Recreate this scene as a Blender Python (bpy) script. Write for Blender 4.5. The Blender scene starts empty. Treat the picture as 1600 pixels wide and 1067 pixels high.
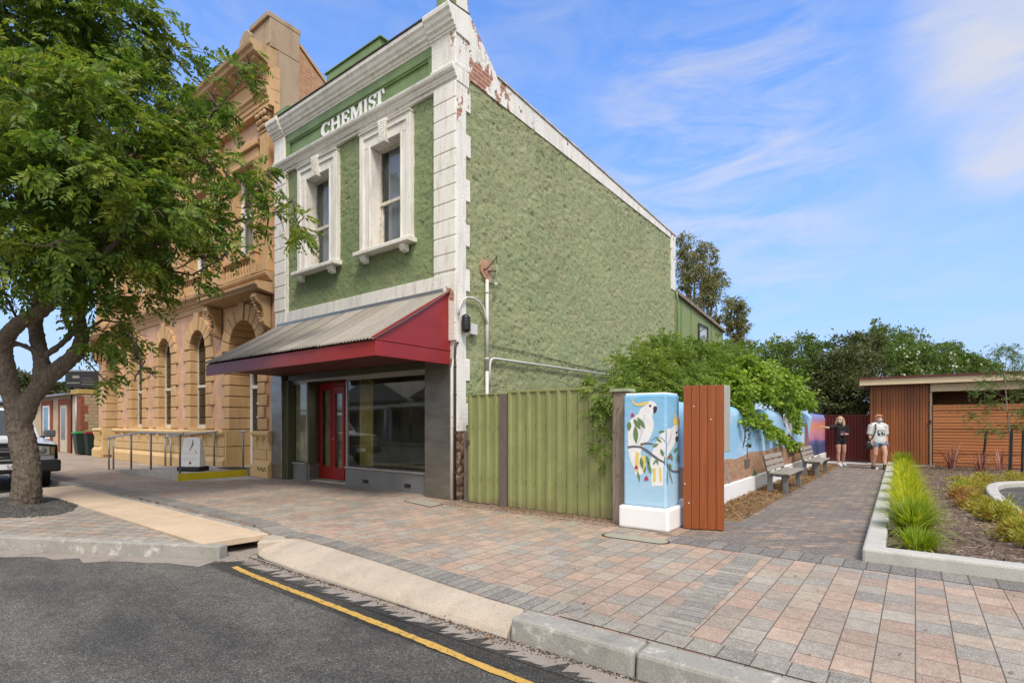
import bpy, bmesh, math, random
import numpy as np
from mathutils import Vector, Matrix
random.seed(7); RNG = np.random.default_rng(11)
SC = bpy.context.scene
COL = SC.collection
PI = math.pi

# ---- camera model: pixel of the 1600x1067 photograph -> point on a plane of the place
F, HZ, CX, EYE = 825.0, 661.0, 800.0, 1.4
RX, RY = 0.7947, 0.6070
def ray(px, py):
    a = (px - CX) / F; b = -(py - HZ) / F
    return (a * RX - RY, a * RY + RX, b)
def on_z(px, py, z=0.0):
    r = ray(px, py); t = (z - EYE) / r[2]; return Vector((r[0] * t, r[1] * t, z))
def on_y(px, py, Y):
    r = ray(px, py); t = Y / r[1]; return Vector((r[0] * t, Y, EYE + r[2] * t))
def on_x(px, py, X):
    r = ray(px, py); t = X / r[0]; return Vector((X, r[1] * t, EYE + r[2] * t))
def on_d(px, py, d):
    r = ray(px, py); return Vector((r[0] * d, r[1] * d, EYE + r[2] * d))

def s(r, g, b):
    f = lambda c: (c / 255 / 12.92) if c / 255 <= 0.04045 else ((c / 255 + 0.055) / 1.055) ** 2.4
    return (f(r), f(g), f(b), 1.0)

# ---- value noise on arrays
def vnoise(x, y, z=0.0, seed=0):
    x = np.asarray(x, float); y = np.asarray(y, float); z = np.asarray(z, float) + 0 * x
    xi = np.floor(x).astype(np.int64); yi = np.floor(y).astype(np.int64); zi = np.floor(z).astype(np.int64)
    fx = x - xi; fy = y - yi; fz = z - zi
    fx = fx * fx * (3 - 2 * fx); fy = fy * fy * (3 - 2 * fy); fz = fz * fz * (3 - 2 * fz)
    def h(a, b, c):
        n = (a * 374761393 + b * 668265263 + c * 2147483647 + seed * 974634) & 0xFFFFFFFF
        n = ((n ^ (n >> 13)) * 1274126177) & 0xFFFFFFFF
        return ((n ^ (n >> 16)) & 0xFFFF) / 65535.0
    r = 0
    for i in (0, 1):
        for j in (0, 1):
            for k in (0, 1):
                w = (fx if i else 1 - fx) * (fy if j else 1 - fy) * (fz if k else 1 - fz)
                r = r + w * h(xi + i, yi + j, zi + k)
    return r * 2 - 1
def fbm(x, y, z=0.0, o=3, seed=0):
    r = 0; a = 1.0; t = 0
    for i in range(o):
        r = r + a * vnoise(x * 2 ** i, y * 2 ** i, np.asarray(z) * 2 ** i, seed + i); t += a; a *= 0.5
    return r / t

# ---- objects
def world_of(o):
    v = Vector((0, 0, 0))
    while o is not None:
        v = v + o.location; o = o.parent
    return v
def tag(o, label=None, cat=None, group=None, kind=None):
    if label: o['label'] = label
    if cat: o['category'] = cat
    if group: o['group'] = group
    if kind: o['kind'] = kind
    return o
def thing(name, label, cat, loc, group=None, rotz=0.0):
    o = bpy.data.objects.new(name, None); COL.objects.link(o)
    o.location = loc; o.rotation_euler = (0, 0, rotz); o.empty_display_size = 0.2
    return tag(o, label, cat, group)

class MB:
    """collects faces in place coordinates and links them as ONE mesh object"""
    def __init__(self): self.v = []; self.f = []; self.m = []; self.sm = []
    def add(self, vs, fs, m=0, smooth=False):
        b = len(self.v); self.v.extend([tuple(p) for p in vs])
        for f in fs:
            self.f.append([b + i for i in f]); self.m.append(m); self.sm.append(smooth)
        return self
    def box(self, x0, x1, y0, y1, z0, z1, m=0):
        if x0 > x1: x0, x1 = x1, x0
        if y0 > y1: y0, y1 = y1, y0
        if z0 > z1: z0, z1 = z1, z0
        vs = [(x0,y0,z0),(x1,y0,z0),(x1,y1,z0),(x0,y1,z0),(x0,y0,z1),(x1,y0,z1),(x1,y1,z1),(x0,y1,z1)]
        return self.add(vs, [(0,3,2,1),(4,5,6,7),(0,1,5,4),(1,2,6,5),(2,3,7,6),(3,0,4,7)], m)
    def obox(self, c, ax, ay, az, m=0):
        """oriented box, centre and three half axes"""
        c = Vector(c); ax = Vector(ax); ay = Vector(ay); az = Vector(az)
        vs = [c + ax*i + ay*j + az*k for k in (-1,1) for (i,j) in ((-1,-1),(1,-1),(1,1),(-1,1))]
        return self.add(vs, [(0,3,2,1),(4,5,6,7),(0,1,5,4),(1,2,6,5),(2,3,7,6),(3,0,4,7)], m)
    def prism(self, poly, axis, a0, a1, m=0, smooth=False):
        """2-D outline pushed along an axis; poly in (y,z) for x, (x,z) for y, (x,y) for z"""
        n = len(poly)
        def mk(p, a): return (a, p[0], p[1]) if axis == 'x' else ((p[0], a, p[1]) if axis == 'y' else (p[0], p[1], a))
        vs = [mk(p, a0) for p in poly] + [mk(p, a1) for p in poly]
        fs = [tuple(range(n))[::-1], tuple(range(n, 2 * n))] + [(i, (i+1) % n, n + (i+1) % n, n + i) for i in range(n)]
        return self.add(vs, fs, m, smooth)
    def tube(self, pts, r, n=8, m=0, cap=True, smooth=True, flat=1.0):
        pts = [Vector(p) for p in pts]; k = len(pts)
        if not hasattr(r, '__len__'): r = [r] * k
        vs = []; fs = []; up = None
        for i, p in enumerate(pts):
            t = (pts[min(i+1, k-1)] - pts[max(i-1, 0)])
            t = t.normalized() if t.length > 1e-9 else Vector((0,0,1))
            if up is None:
                up = Vector((0,0,1)) if abs(t.z) < 0.9 else Vector((0,1,0))
            a = t.cross(up)
            if a.length < 1e-6: a = t.cross(Vector((1,0,0)))
            a.normalize(); b = a.cross(t).normalized(); up = b
            for j in range(n):
                th = 2*PI*j/n; vs.append(p + (a*math.cos(th) + b*math.sin(th)*flat) * r[i])
        for i in range(k-1):
            for j in range(n):
                fs.append((i*n+j, i*n+(j+1)%n, (i+1)*n+(j+1)%n, (i+1)*n+j))
        if cap:
            fs.append(tuple(range(n))); fs.append(tuple(range((k-1)*n, k*n))[::-1])
        self.add(vs, fs, m, smooth)
        return self
    def lathe(self, c, prof, n=16, m=0, smooth=True):
        vs = []; fs = []; k = len(prof)
        for (r, z) in prof:
            for j in range(n):
                th = 2*PI*j/n; vs.append((c[0]+r*math.cos(th), c[1]+r*math.sin(th), c[2]+z))
        for i in range(k-1):
            for j in range(n): fs.append((i*n+j, i*n+(j+1)%n, (i+1)*n+(j+1)%n, (i+1)*n+j))
        fs.append(tuple(range(n))[::-1]); fs.append(tuple(range((k-1)*n, k*n)))
        return self.add(vs, fs, m, smooth)
    def ball(self, c, r, n=12, m=0, q=8):
        if not hasattr(r, '__len__'): r = (r, r, r)
        vs = [(c[0], c[1], c[2]-r[2])]; fs = []
        for i in range(1, q):
            ph = -PI/2 + PI*i/q
            for j in range(n):
                th = 2*PI*j/n
                vs.append((c[0]+r[0]*math.cos(ph)*math.cos(th), c[1]+r[1]*math.cos(ph)*math.sin(th), c[2]+r[2]*math.sin(ph)))
        vs.append((c[0], c[1], c[2]+r[2])); L = len(vs)-1
        for j in range(n):
            fs.append((0, 1+(j+1)%n, 1+j)); fs.append((L, L-n+j, L-n+(j+1)%n))
        for i in range(q-2):
            for j in range(n): fs.append((1+i*n+j, 1+i*n+(j+1)%n, 1+(i+1)*n+(j+1)%n, 1+(i+1)*n+j))
        return self.add(vs, fs, m, True)
    def poly(self, pts, m=0): return self.add(pts, [tuple(range(len(pts)))], m)
    def build(self, name, mats, parent=None, origin=None, bevel=0.0, seg=2, smooth=None, fix=True):
        if not isinstance(mats, (list, tuple)): mats = [mats]
        base = world_of(parent) if parent is not None else Vector(origin or (0,0,0))
        me = bpy.data.meshes.new(name)
        V = np.array(self.v, float) - np.array(base)
        me.from_pydata(V.tolist(), [], self.f)
        for mt in mats: me.materials.append(mt)
        me.polygons.foreach_set('material_index', self.m)
        me.polygons.foreach_set('use_smooth', [bool(x) for x in self.sm] if smooth is None else [smooth]*len(self.f))
        if fix:
            bm = bmesh.new(); bm.from_mesh(me); bmesh.ops.recalc_face_normals(bm, faces=bm.faces); bm.to_mesh(me); bm.free()
        me.update()
        o = bpy.data.objects.new(name, me); COL.objects.link(o)
        if parent is not None: o.parent = parent
        else: o.location = base
        if bevel > 0:
            b = o.modifiers.new('edge', 'BEVEL'); b.width = bevel; b.segments = seg; b.limit_method = 'ANGLE'; b.angle_limit = math.radians(35)
        return o

def np_mesh(name, V, Q, mats, parent=None, origin=None, mi=None, smooth=False):
    """fast mesh of quads (Q: n x 4) from arrays"""
    if not isinstance(mats, (list, tuple)): mats = [mats]
    base = world_of(parent) if parent is not None else Vector(origin or (0,0,0))
    V = np.asarray(V, np.float32) - np.array(base, np.float32)
    Q = np.asarray(Q, np.int32); k = Q.shape[1]
    me = bpy.data.meshes.new(name)
    me.vertices.add(len(V)); me.vertices.foreach_set('co', V.ravel())
    me.loops.add(Q.size); me.loops.foreach_set('vertex_index', Q.ravel())
    me.polygons.add(len(Q)); me.polygons.foreach_set('loop_start', np.arange(0, Q.size, k, dtype=np.int32))
    for mt in mats: me.materials.append(mt)
    if mi is not None: me.polygons.foreach_set('material_index', np.asarray(mi, np.int32))
    me.polygons.foreach_set('use_smooth', np.full(len(Q), smooth))
    me.update(calc_edges=True); me.validate()
    o = bpy.data.objects.new(name, me); COL.objects.link(o)
    if parent is not None: o.parent = parent
    else: o.location = base
    return o

def grid_sheet(name, u0, u1, v0, v1, step, fn, mats, parent=None, origin=None, keep=None, smooth=True):
    """fine grid; fn(U,V)->(X,Y,Z) arrays; keep(u,v)->bool mask on face centres"""
    nu = max(2, int(round((u1-u0)/step))+1); nv = max(2, int(round((v1-v0)/step))+1)
    u = np.linspace(u0, u1, nu); v = np.linspace(v0, v1, nv)
    U, Vv = np.meshgrid(u, v)
    X, Y, Z = fn(U, Vv)
    P = np.stack([X.ravel(), Y.ravel(), Z.ravel()], 1)
    i = np.arange(nu*nv).reshape(nv, nu)
    Q = np.stack([i[:-1,:-1].ravel(), i[:-1,1:].ravel(), i[1:,1:].ravel(), i[1:,:-1].ravel()], 1)
    if keep is not None:
        cu = 0.25*(U[:-1,:-1]+U[:-1,1:]+U[1:,1:]+U[1:,:-1]).ravel(); cv = 0.25*(Vv[:-1,:-1]+Vv[:-1,1:]+Vv[1:,1:]+Vv[1:,:-1]).ravel()
        Q = Q[keep(cu, cv)]
    return np_mesh(name, P, Q, mats, parent, origin, smooth=smooth)

def copy_tree(o, parent=None):
    c = o.copy(); COL.objects.link(c)
    if parent is not None: c.parent = parent
    for ch in list(o.children): copy_tree(ch, c)
    return c

def leaves(P, D, N, L, Wd, fold=0.25):
    """rhombic folded leaves: base P, direction D, normal N, arrays; two quads... returns V,Q"""
    n = len(P)
    D = D / (np.linalg.norm(D, axis=1, keepdims=True) + 1e-9)
    S = np.cross(D, N); S /= (np.linalg.norm(S, axis=1, keepdims=True) + 1e-9)
    N2 = np.cross(S, D)
    L = np.broadcast_to(np.asarray(L, float), (n,))[:, None]; Wd = np.broadcast_to(np.asarray(Wd, float), (n,))[:, None]
    a = P; b = P + D*L*0.42 + S*Wd*0.5 + N2*Wd*fold; c = P + D*L; d = P + D*L*0.42 - S*Wd*0.5 + N2*Wd*fold
    V = np.stack([a, b, c, d], 1).reshape(-1, 3)
    Q = np.arange(4*n).reshape(n, 4)
    return V, Q
def rand_dirs(n, zbias=0.0, rng=RNG):
    d = rng.normal(size=(n, 3)); d[:, 2] += zbias
    return d / (np.linalg.norm(d, axis=1, keepdims=True) + 1e-9)
# ---------------------------------------------------------------- materials
class NT:
    def __init__(self, name):
        self.mat = bpy.data.materials.new(name); self.mat.use_nodes = True
        self.t = self.mat.node_tree; self.t.nodes.clear()
        self.out = self.t.nodes.new('ShaderNodeOutputMaterial')
        self.b = self.t.nodes.new('ShaderNodeBsdfPrincipled')
        self.t.links.new(self.b.outputs[0], self.out.inputs[0])
        self._pos = None
    def n(self, typ, **kw):
        nd = self.t.nodes.new(typ)
        for k, v in kw.items(): setattr(nd, k, v)
        return nd
    def lk(self, a, b): self.t.links.new(a, b)
    def val(self, inp, v):
        if hasattr(v, 'is_linked') or hasattr(v, 'links'): self.lk(v, inp)
        else: inp.default_value = v
    @property
    def pos(self):
        if self._pos is None: self._pos = self.n('ShaderNodeNewGeometry').outputs['Position']
        return self._pos
    @property
    def obj(self): return self.n('ShaderNodeTexCoord').outputs['Object']
    def math(self, op, a, b=None, c=None):
        nd = self.n('ShaderNodeMath', operation=op)
        self.val(nd.inputs[0], a)
        if b is not None: self.val(nd.inputs[1], b)
        if c is not None: self.val(nd.inputs[2], c)
        return nd.outputs[0]
    def scale(self, vec, sc, rot=None, loc=None):
        nd = self.n('ShaderNodeMapping'); self.lk(vec, nd.inputs[0])
        nd.inputs['Scale'].default_value = sc if hasattr(sc, '__len__') else (sc, sc, sc)
        if rot: nd.inputs['Rotation'].default_value = rot
        if loc: nd.inputs['Location'].default_value = loc
        return nd.outputs[0]
    def noise(self, vec, scale, detail=3, rough=0.55, dist=0.0):
        nd = self.n('ShaderNodeTexNoise'); self.lk(vec, nd.inputs['Vector'])
        nd.inputs['Scale'].default_value = scale; nd.inputs['Detail'].default_value = detail
        nd.inputs['Roughness'].default_value = rough; nd.inputs['Distortion'].default_value = dist
        return nd.outputs[0]
    def voro(self, vec, scale, feature='F1', out='Distance', rnd=1.0):
        nd = self.n('ShaderNodeTexVoronoi', feature=feature); self.lk(vec, nd.inputs['Vector'])
        nd.inputs['Scale'].default_value = scale; nd.inputs['Randomness'].default_value = rnd
        return nd.outputs[out]
    def ramp(self, fac, stops, interp='LINEAR'):
        nd = self.n('ShaderNodeValToRGB'); self.lk(fac, nd.inputs[0]); cr = nd.color_ramp; cr.interpolation = interp
        while len(cr.elements) < len(stops): cr.elements.new(0.5)
        for e, (p, c) in zip(cr.elements, stops):
            e.position = p; e.color = c if hasattr(c, '__len__') else (c, c, c, 1)
        return nd.outputs[0]
    def mix(self, fac, a, b, mode='MIX'):
        nd = self.n('ShaderNodeMix', data_type='RGBA', blend_type=mode)
        self.val(nd.inputs[0], fac); self.val(nd.inputs[6], a); self.val(nd.inputs[7], b)
        return nd.outputs[2]
    def bump(self, h, strength=0.5, dist=0.01, prev=None):
        nd = self.n('ShaderNodeBump'); self.lk(h, nd.inputs['Height'])
        nd.inputs['Strength'].default_value = strength; nd.inputs['Distance'].default_value = dist
        if prev is not None: self.lk(prev, nd.inputs['Normal'])
        self.lk(nd.outputs[0], self.b.inputs['Normal']); return nd.outputs[0]
    def sep(self, vec):
        nd = self.n('ShaderNodeSeparateXYZ'); self.lk(vec, nd.inputs[0]); return nd.outputs
    def comb(self, x, y, z=0.0):
        nd = self.n('ShaderNodeCombineXYZ'); self.val(nd.inputs[0], x); self.val(nd.inputs[1], y); self.val(nd.inputs[2], z); return nd.outputs[0]
    def col(self, c): self.val(self.b.inputs['Base Color'], c); return self
    def set(self, rough=0.6, metal=0.0, spec=0.5):
        self.val(self.b.inputs['Roughness'], rough); self.val(self.b.inputs['Metallic'], metal); self.b.inputs['Specular IOR Level'].default_value = spec; return self
def mul(c, k): return (min(1, c[0]*k), min(1, c[1]*k), min(1, c[2]*k), 1)

def M_plain(name, c, rough=0.6, metal=0.0, var=0.12, nscale=3.0, bump=0.15, bscale=60.0, spec=0.4, obj=False, fine=0.06):
    n = NT(name); p = n.obj if obj else n.pos
    a = n.noise(p, nscale, 4)
    c2 = n.mix(n.ramp(a, [(0.3, 0.0), (0.7, 1.0)]), mul(c, 1-var), mul(c, 1+var))
    if fine:
        c2 = n.mix(n.ramp(n.noise(p, nscale*23, 2), [(0.35, 0.0), (0.65, 1.0)]), c2, n.mix(1.0, c2, mul((1-fine*2,)*3, 1), 'MULTIPLY'))
    n.col(c2)
    n.set(n.math('MULTIPLY_ADD', a, 0.15, rough-0.07), metal, spec)
    if bump: n.bump(n.noise(p, bscale, 3), bump, 0.01)
    return n.mat

def paver_rand(n, u, v, w, h, joint=0.004, stagger=True):
    """running-bond units: returns (joint mask 0..1, random per unit, second random)"""
    x = n.math('DIVIDE', u, w); row = n.math('FLOOR', x); fx = n.math('FRACT', x)
    y0 = n.math('DIVIDE', v, h)
    rw = n.n('ShaderNodeTexWhiteNoise', noise_dimensions='1D'); n.lk(row, rw.inputs['W'])
    off = n.math('MULTIPLY_ADD', n.math('FLOORED_MODULO', row, 2.0), 0.5 if stagger else 0.0, n.math('MULTIPLY', rw.outputs[0], 0.12 if stagger else 0))
    y = n.math('ADD', y0, off); cl = n.math('FLOOR', y); fy = n.math('FRACT', y)
    ex = n.math('MULTIPLY', n.math('MINIMUM', fx, n.math('SUBTRACT', 1.0, fx)), w)
    ey = n.math('MULTIPLY', n.math('MINIMUM', fy, n.math('SUBTRACT', 1.0, fy)), h)
    e = n.math('MINIMUM', ex, ey)
    mr = n.n('ShaderNodeMapRange'); n.lk(e, mr.inputs[0]); mr.inputs[1].default_value = joint*0.5; mr.inputs[2].default_value = joint*1.6
    wn = n.n('ShaderNodeTexWhiteNoise', noise_dimensions='2D'); n.lk(n.comb(row, cl), wn.inputs['Vector'])
    return mr.outputs[0], wn.outputs['Value'], n.sep(wn.outputs['Color'])[1], e

def M_pavers(name, w, h, stops, rot=0.0, joint=0.005, joint_col=(0.105, 0.085, 0.068, 1), warp=0.0, dirt=0.25):
    n = NT(name); p = n.pos
    if rot: p2 = n.scale(p, 1.0, rot=(0, 0, rot))
    else: p2 = p
    if warp:
        wv = n.noise(p, 0.8, 2)
        xyz = n.sep(p2)
        u = n.math('MULTIPLY_ADD', n.math('SUBTRACT', wv, 0.5), warp, xyz[0]); v = xyz[1]
    else:
        xyz = n.sep(p2); u, v = xyz[0], xyz[1]
    msk, r1, r2, e = paver_rand(n, u, v, w, h, joint)
    c = n.ramp(r1, stops, 'CONSTANT')
    c = n.mix(r2, n.mix(1.0, c, (0.80, 0.80, 0.82, 1), 'MULTIPLY'), n.mix(1.0, c, (1.08, 1.06, 1.04, 1), 'MULTIPLY'))
    fine = n.noise(p, 220, 2, 0.7); c = n.mix(n.ramp(fine, [(0.35, 0), (0.7, 1)]), n.mix(1.0, c, (0.78, 0.78, 0.78, 1), 'MULTIPLY'), c)
    gr = n.sep(n.voro(p, 190, out='Color')); c = n.mix(n.ramp(gr[0], [(0.0, 1), (0.25, 0)]), c, n.mix(1.0, c, (0.62, 0.62, 0.62, 1), 'MULTIPLY')); c = n.mix(n.ramp(gr[1], [(0.78, 0), (0.95, 0.6)]), c, (0.62, 0.58, 0.52, 1))
    med = n.noise(p, 14, 4, 0.65); c = n.mix(n.ramp(med, [(0.3, 0), (0.62, 1)]), n.mix(1.0, c, (0.80, 0.79, 0.78, 1), 'MULTIPLY'), c)
    big = n.noise(p, 0.9, 5, 0.65)
    c = n.mix(n.math('MULTIPLY', n.ramp(big, [(0.42, 0), (0.62, 1)]), dirt), c, (0.12, 0.095, 0.075, 1))
    sp = n.voro(p, 3.1); c = n.mix(n.ramp(sp, [(0.0, 0.75), (0.045, 0.0)]), c, (0.06, 0.055, 0.05, 1))
    c = n.mix(msk, joint_col, c); n.col(c); n.set(0.82, 0, 0.3)
    hgt = n.math('ADD', n.math('MULTIPLY', msk, 1.0), n.math('MULTIPLY_ADD', fine, 0.18, n.math('MULTIPLY', r2, 0.35)))
    n.bump(hgt, 0.55, 0.006)
    return n.mat

SAL = (0.455, 0.325, 0.245, 1); SAL2 = (0.485, 0.36, 0.275, 1); GRY = (0.35, 0.322, 0.28, 1); GRY2 = (0.41, 0.372, 0.315, 1); TAN = (0.44, 0.365, 0.285, 1); DKG = (0.125, 0.122, 0.125, 1)
m_paver = M_pavers('paver_mix', 0.196, 0.25, [(0, SAL), (0.20, SAL2), (0.44, TAN), (0.58, GRY2), (0.78, GRY), (0.9, (0.42, 0.345, 0.275, 1))], joint=0.0032, warp=0.0)
m_paver_isl = M_pavers('paver_island', 0.20, 0.21, [(0, GRY), (0.4, TAN), (0.6, GRY2), (0.85, SAL)], rot=math.radians(63), joint=0.006)
m_band_kerb = M_pavers('paver_band_kerb', 0.105, 4.0, [(0, (0.26, 0.25, 0.23, 1)), (0.4, (0.31, 0.295, 0.265, 1)), (0.75, (0.235, 0.225, 0.21, 1))], joint=0.004)
m_band_cross = M_pavers('paver_band_cross', 4.0, 0.105, [(0, (0.31, 0.295, 0.26, 1)), (0.4, (0.35, 0.33, 0.29, 1)), (0.75, (0.28, 0.265, 0.235, 1))], joint=0.0035)
m_band_path = M_pavers('paver_band_path', 0.19, 4.0, [(0, (0.22, 0.21, 0.20, 1)), (0.4, (0.26, 0.245, 0.225, 1)), (0.75, (0.19, 0.18, 0.175, 1))], joint=0.006)
PTH = [(0, (0.245, 0.21, 0.18, 1)), (0.28, (0.31, 0.235, 0.18, 1)), (0.45, (0.19, 0.17, 0.16, 1)), (0.70, (0.40, 0.275, 0.20, 1)), (0.82, (0.21, 0.185, 0.17, 1))]
m_band_path2 = M_pavers('paver_band_kerb_light', 0.19, 4.0, [(0, (0.30, 0.285, 0.25, 1)), (0.4, (0.34, 0.32, 0.28, 1)), (0.75, (0.265, 0.25, 0.225, 1))], joint=0.0035)
m_path = M_pavers('paver_path', 0.105, 0.21, PTH, rot=math.radians(45), joint=0.006, dirt=0.35)
m_path_edge = M_pavers('paver_path_edge', 3.0, 0.105, PTH, joint=0.006, dirt=0.35)

def M_asphalt(name, base=0.092):
    n = NT(name); p = n.pos
    v = n.voro(p, 135, out='Color'); vs = n.sep(v)
    c = n.ramp(vs[0], [(0.0, (base*0.5, base*0.49, base*0.46, 1)), (0.55, (base, base*.975, base*.91, 1)), (0.93, (base*1.6, base*1.55, base*1.42, 1)), (1.0, (base*2.8, base*2.7, base*2.5, 1))])
    wear = n.noise(n.scale(p, (0.35, 0.9, 1), rot=(0, 0, 0.25)), 1.1, 6, 0.68)
    c = n.mix(n.ramp(wear, [(0.36, 0), (0.66, 1)]), n.mix(1.0, c, (0.66, 0.66, 0.67, 1), 'MULTIPLY'), n.mix(1.0, c, (1.6, 1.57, 1.5, 1), 'MULTIPLY'))
    med = n.noise(p, 9, 5, 0.7); c = n.mix(n.ramp(med, [(0.35, 0), (0.6, 1)]), n.mix(1.0, c, (0.78, 0.78, 0.79, 1), 'MULTIPLY'), c)
    st = n.voro(p, 5.5); c = n.mix(n.ramp(st, [(0.0, 0.8), (0.028, 0.0)]), c, (0.5, 0.49, 0.46, 1))
    n.col(c); n.set(0.85, 0, 0.3)
    d = n.voro(p, 120); n.bump(n.math('ADD', n.math('MULTIPLY', d, -1.0), n.noise(p, 240, 2)), 0.8, 0.007)
    return n.mat
m_asphalt = M_asphalt('asphalt')
m_asphalt_dark = M_asphalt('asphalt_patch', 0.048)

def M_concrete(name, c, stain=0.5, sc=1.0, dark=(0.09, 0.085, 0.075, 1), light=0.0):
    n = NT(name); p = n.pos
    a = n.noise(p, 1.6*sc, 6, 0.7); col = n.mix(n.ramp(a, [(0.3, 0), (0.7, 1)]), mul(c, 0.84), mul(c, 1.1))
    f = n.noise(p, 90, 3, 0.7); col = n.mix(n.ramp(f, [(0.3, 0), (0.62, 1)]), n.mix(1.0, col, (0.72, 0.71, 0.69, 1), 'MULTIPLY'), col)
    sm = n.noise(n.scale(p, (1, 1, 0.6)), 3.3*sc, 7, 0.75)
    col = n.mix(n.math('MULTIPLY', n.ramp(sm, [(0.52, 0), (0.72, 1)]), stain), col, dark)
    if light:
        lm = n.noise(p, 6.0, 6, 0.7); col = n.mix(n.math('MULTIPLY', n.ramp(lm, [(0.55, 0), (0.66, 1)]), light), col, (0.6, 0.58, 0.53, 1))
    sp = n.voro(p, 17); col = n.mix(n.ramp(sp, [(0.0, 0.7), (0.08, 0)]), col, mul(c, 0.45))
    n.col(col); n.set(0.85, 0, 0.3)
    n.bump(n.math('ADD', f, n.math('MULTIPLY', a, 0.6)), 0.5, 0.006)
    return n.mat
m_kerb = M_concrete('kerb_concrete', (0.33, 0.315, 0.285, 1), 0.55, light=0.6)
m_kerb_warm = M_concrete('kerb_ramp_concrete', (0.47, 0.40, 0.325, 1), 0.45, dark=(0.20, 0.155, 0.115, 1))
m_slab = M_concrete('slab_concrete', (0.60, 0.465, 0.335, 1), 0.12)
m_gutter = M_concrete('gutter_concrete', (0.30, 0.265, 0.235, 1), 0.75, dark=(0.05, 0.045, 0.04, 1))
m_conc_new = M_concrete('bed_kerb_concrete', (0.50, 0.49, 0.455, 1), 0.2)
m_conc_ramp = M_concrete('ramp_concrete', (0.45, 0.43, 0.40, 1), 0.45)
m_lid = M_concrete('pit_lid_concrete', (0.36, 0.345, 0.28, 1), 0.15)

def M_green_render(name, c, pit=0.5):
    n = NT(name); p = n.pos
    a = n.noise(p, 0.7, 5, 0.6); col = n.mix(n.ramp(a, [(0.3, 0), (0.7, 1)]), mul(c, 0.90), mul(c, 1.10))
    b = n.noise(p, 1.9, 6, 0.7); col = n.mix(n.math('MULTIPLY', n.ramp(b, [(0.46, 0), (0.62, 1)]), 0.75), col, (c[0]*1.22, c[1]*1.06, c[2]*1.15, 1)); b2 = n.noise(n.scale(p, (1, 1, .6)), .9, 5, .7); col = n.mix(n.math('MULTIPLY', n.ramp(b2, [(0.55, 0), (0.75, 1)]), 0.6), col, (c[0]*.75, c[1]*.92, c[2]*.85, 1))
    chip = n.noise(p, 5.5, 6, 0.72); col = n.mix(n.math('MULTIPLY', n.ramp(chip, [(0.685, 0), (0.72, 1)]), 0.75), col, (0.30, 0.22, 0.12, 1))
    pt = n.noise(n.scale(p, (1, 0.8, 1.7), rot=(0.6, 0, 0)), 17, 6, 0.8)
    col = n.mix(n.math('MULTIPLY', n.ramp(pt, [(0.598, 0), (0.65, 1)]), pit), col, (0.055, 0.06, 0.03, 1))
    stk = n.noise(n.scale(p, (1.6, 1.6, .12)), 2.4, 5, .7); zz = n.ramp(n.math('MULTIPLY', n.sep(p)[2], .1), [(.45, 0), (.78, 1)]); col = n.mix(n.math('MULTIPLY', n.math('MULTIPLY', n.ramp(stk, [(.5, 0), (.68, 1)]), zz), .55), col, (0.15, 0.15, 0.085, 1))
    pal = n.noise(n.scale(p, (1, 1, 1.4)), .55, 6, .72); col = n.mix(n.math('MULTIPLY', n.ramp(pal, [(.56, 0), (.60, 1)]), .35), col, (c[0]*1.3, c[1]*1.2, c[2]*1.45, 1))
    n.col(col); n.set(0.72, 0, 0.35)
    h = n.math('SUBTRACT', n.noise(p, 26, 6, 0.75), n.math('MULTIPLY', n.ramp(pt, [(0.57, 0), (0.72, 1)]), 1.2))
    n.bump(h, 1.0, 0.032)
    return n.mat
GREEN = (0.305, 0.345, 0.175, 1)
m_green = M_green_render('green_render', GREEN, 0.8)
m_green_shaded = M_green_render('green_render_shaded', (0.225, 0.285, 0.135, 1), 0.5)  # same green paint as the side, with the front's shade put into the colour
m_green_trim = M_plain('green_gloss_paint', (0.17, 0.25, 0.095, 1), 0.5, var=0.2, nscale=2.5, bump=0.25, bscale=25)
m_green_dark = M_plain('dark_green_board', (0.055, 0.06, 0.028, 1), 0.4, var=0.15)

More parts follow.
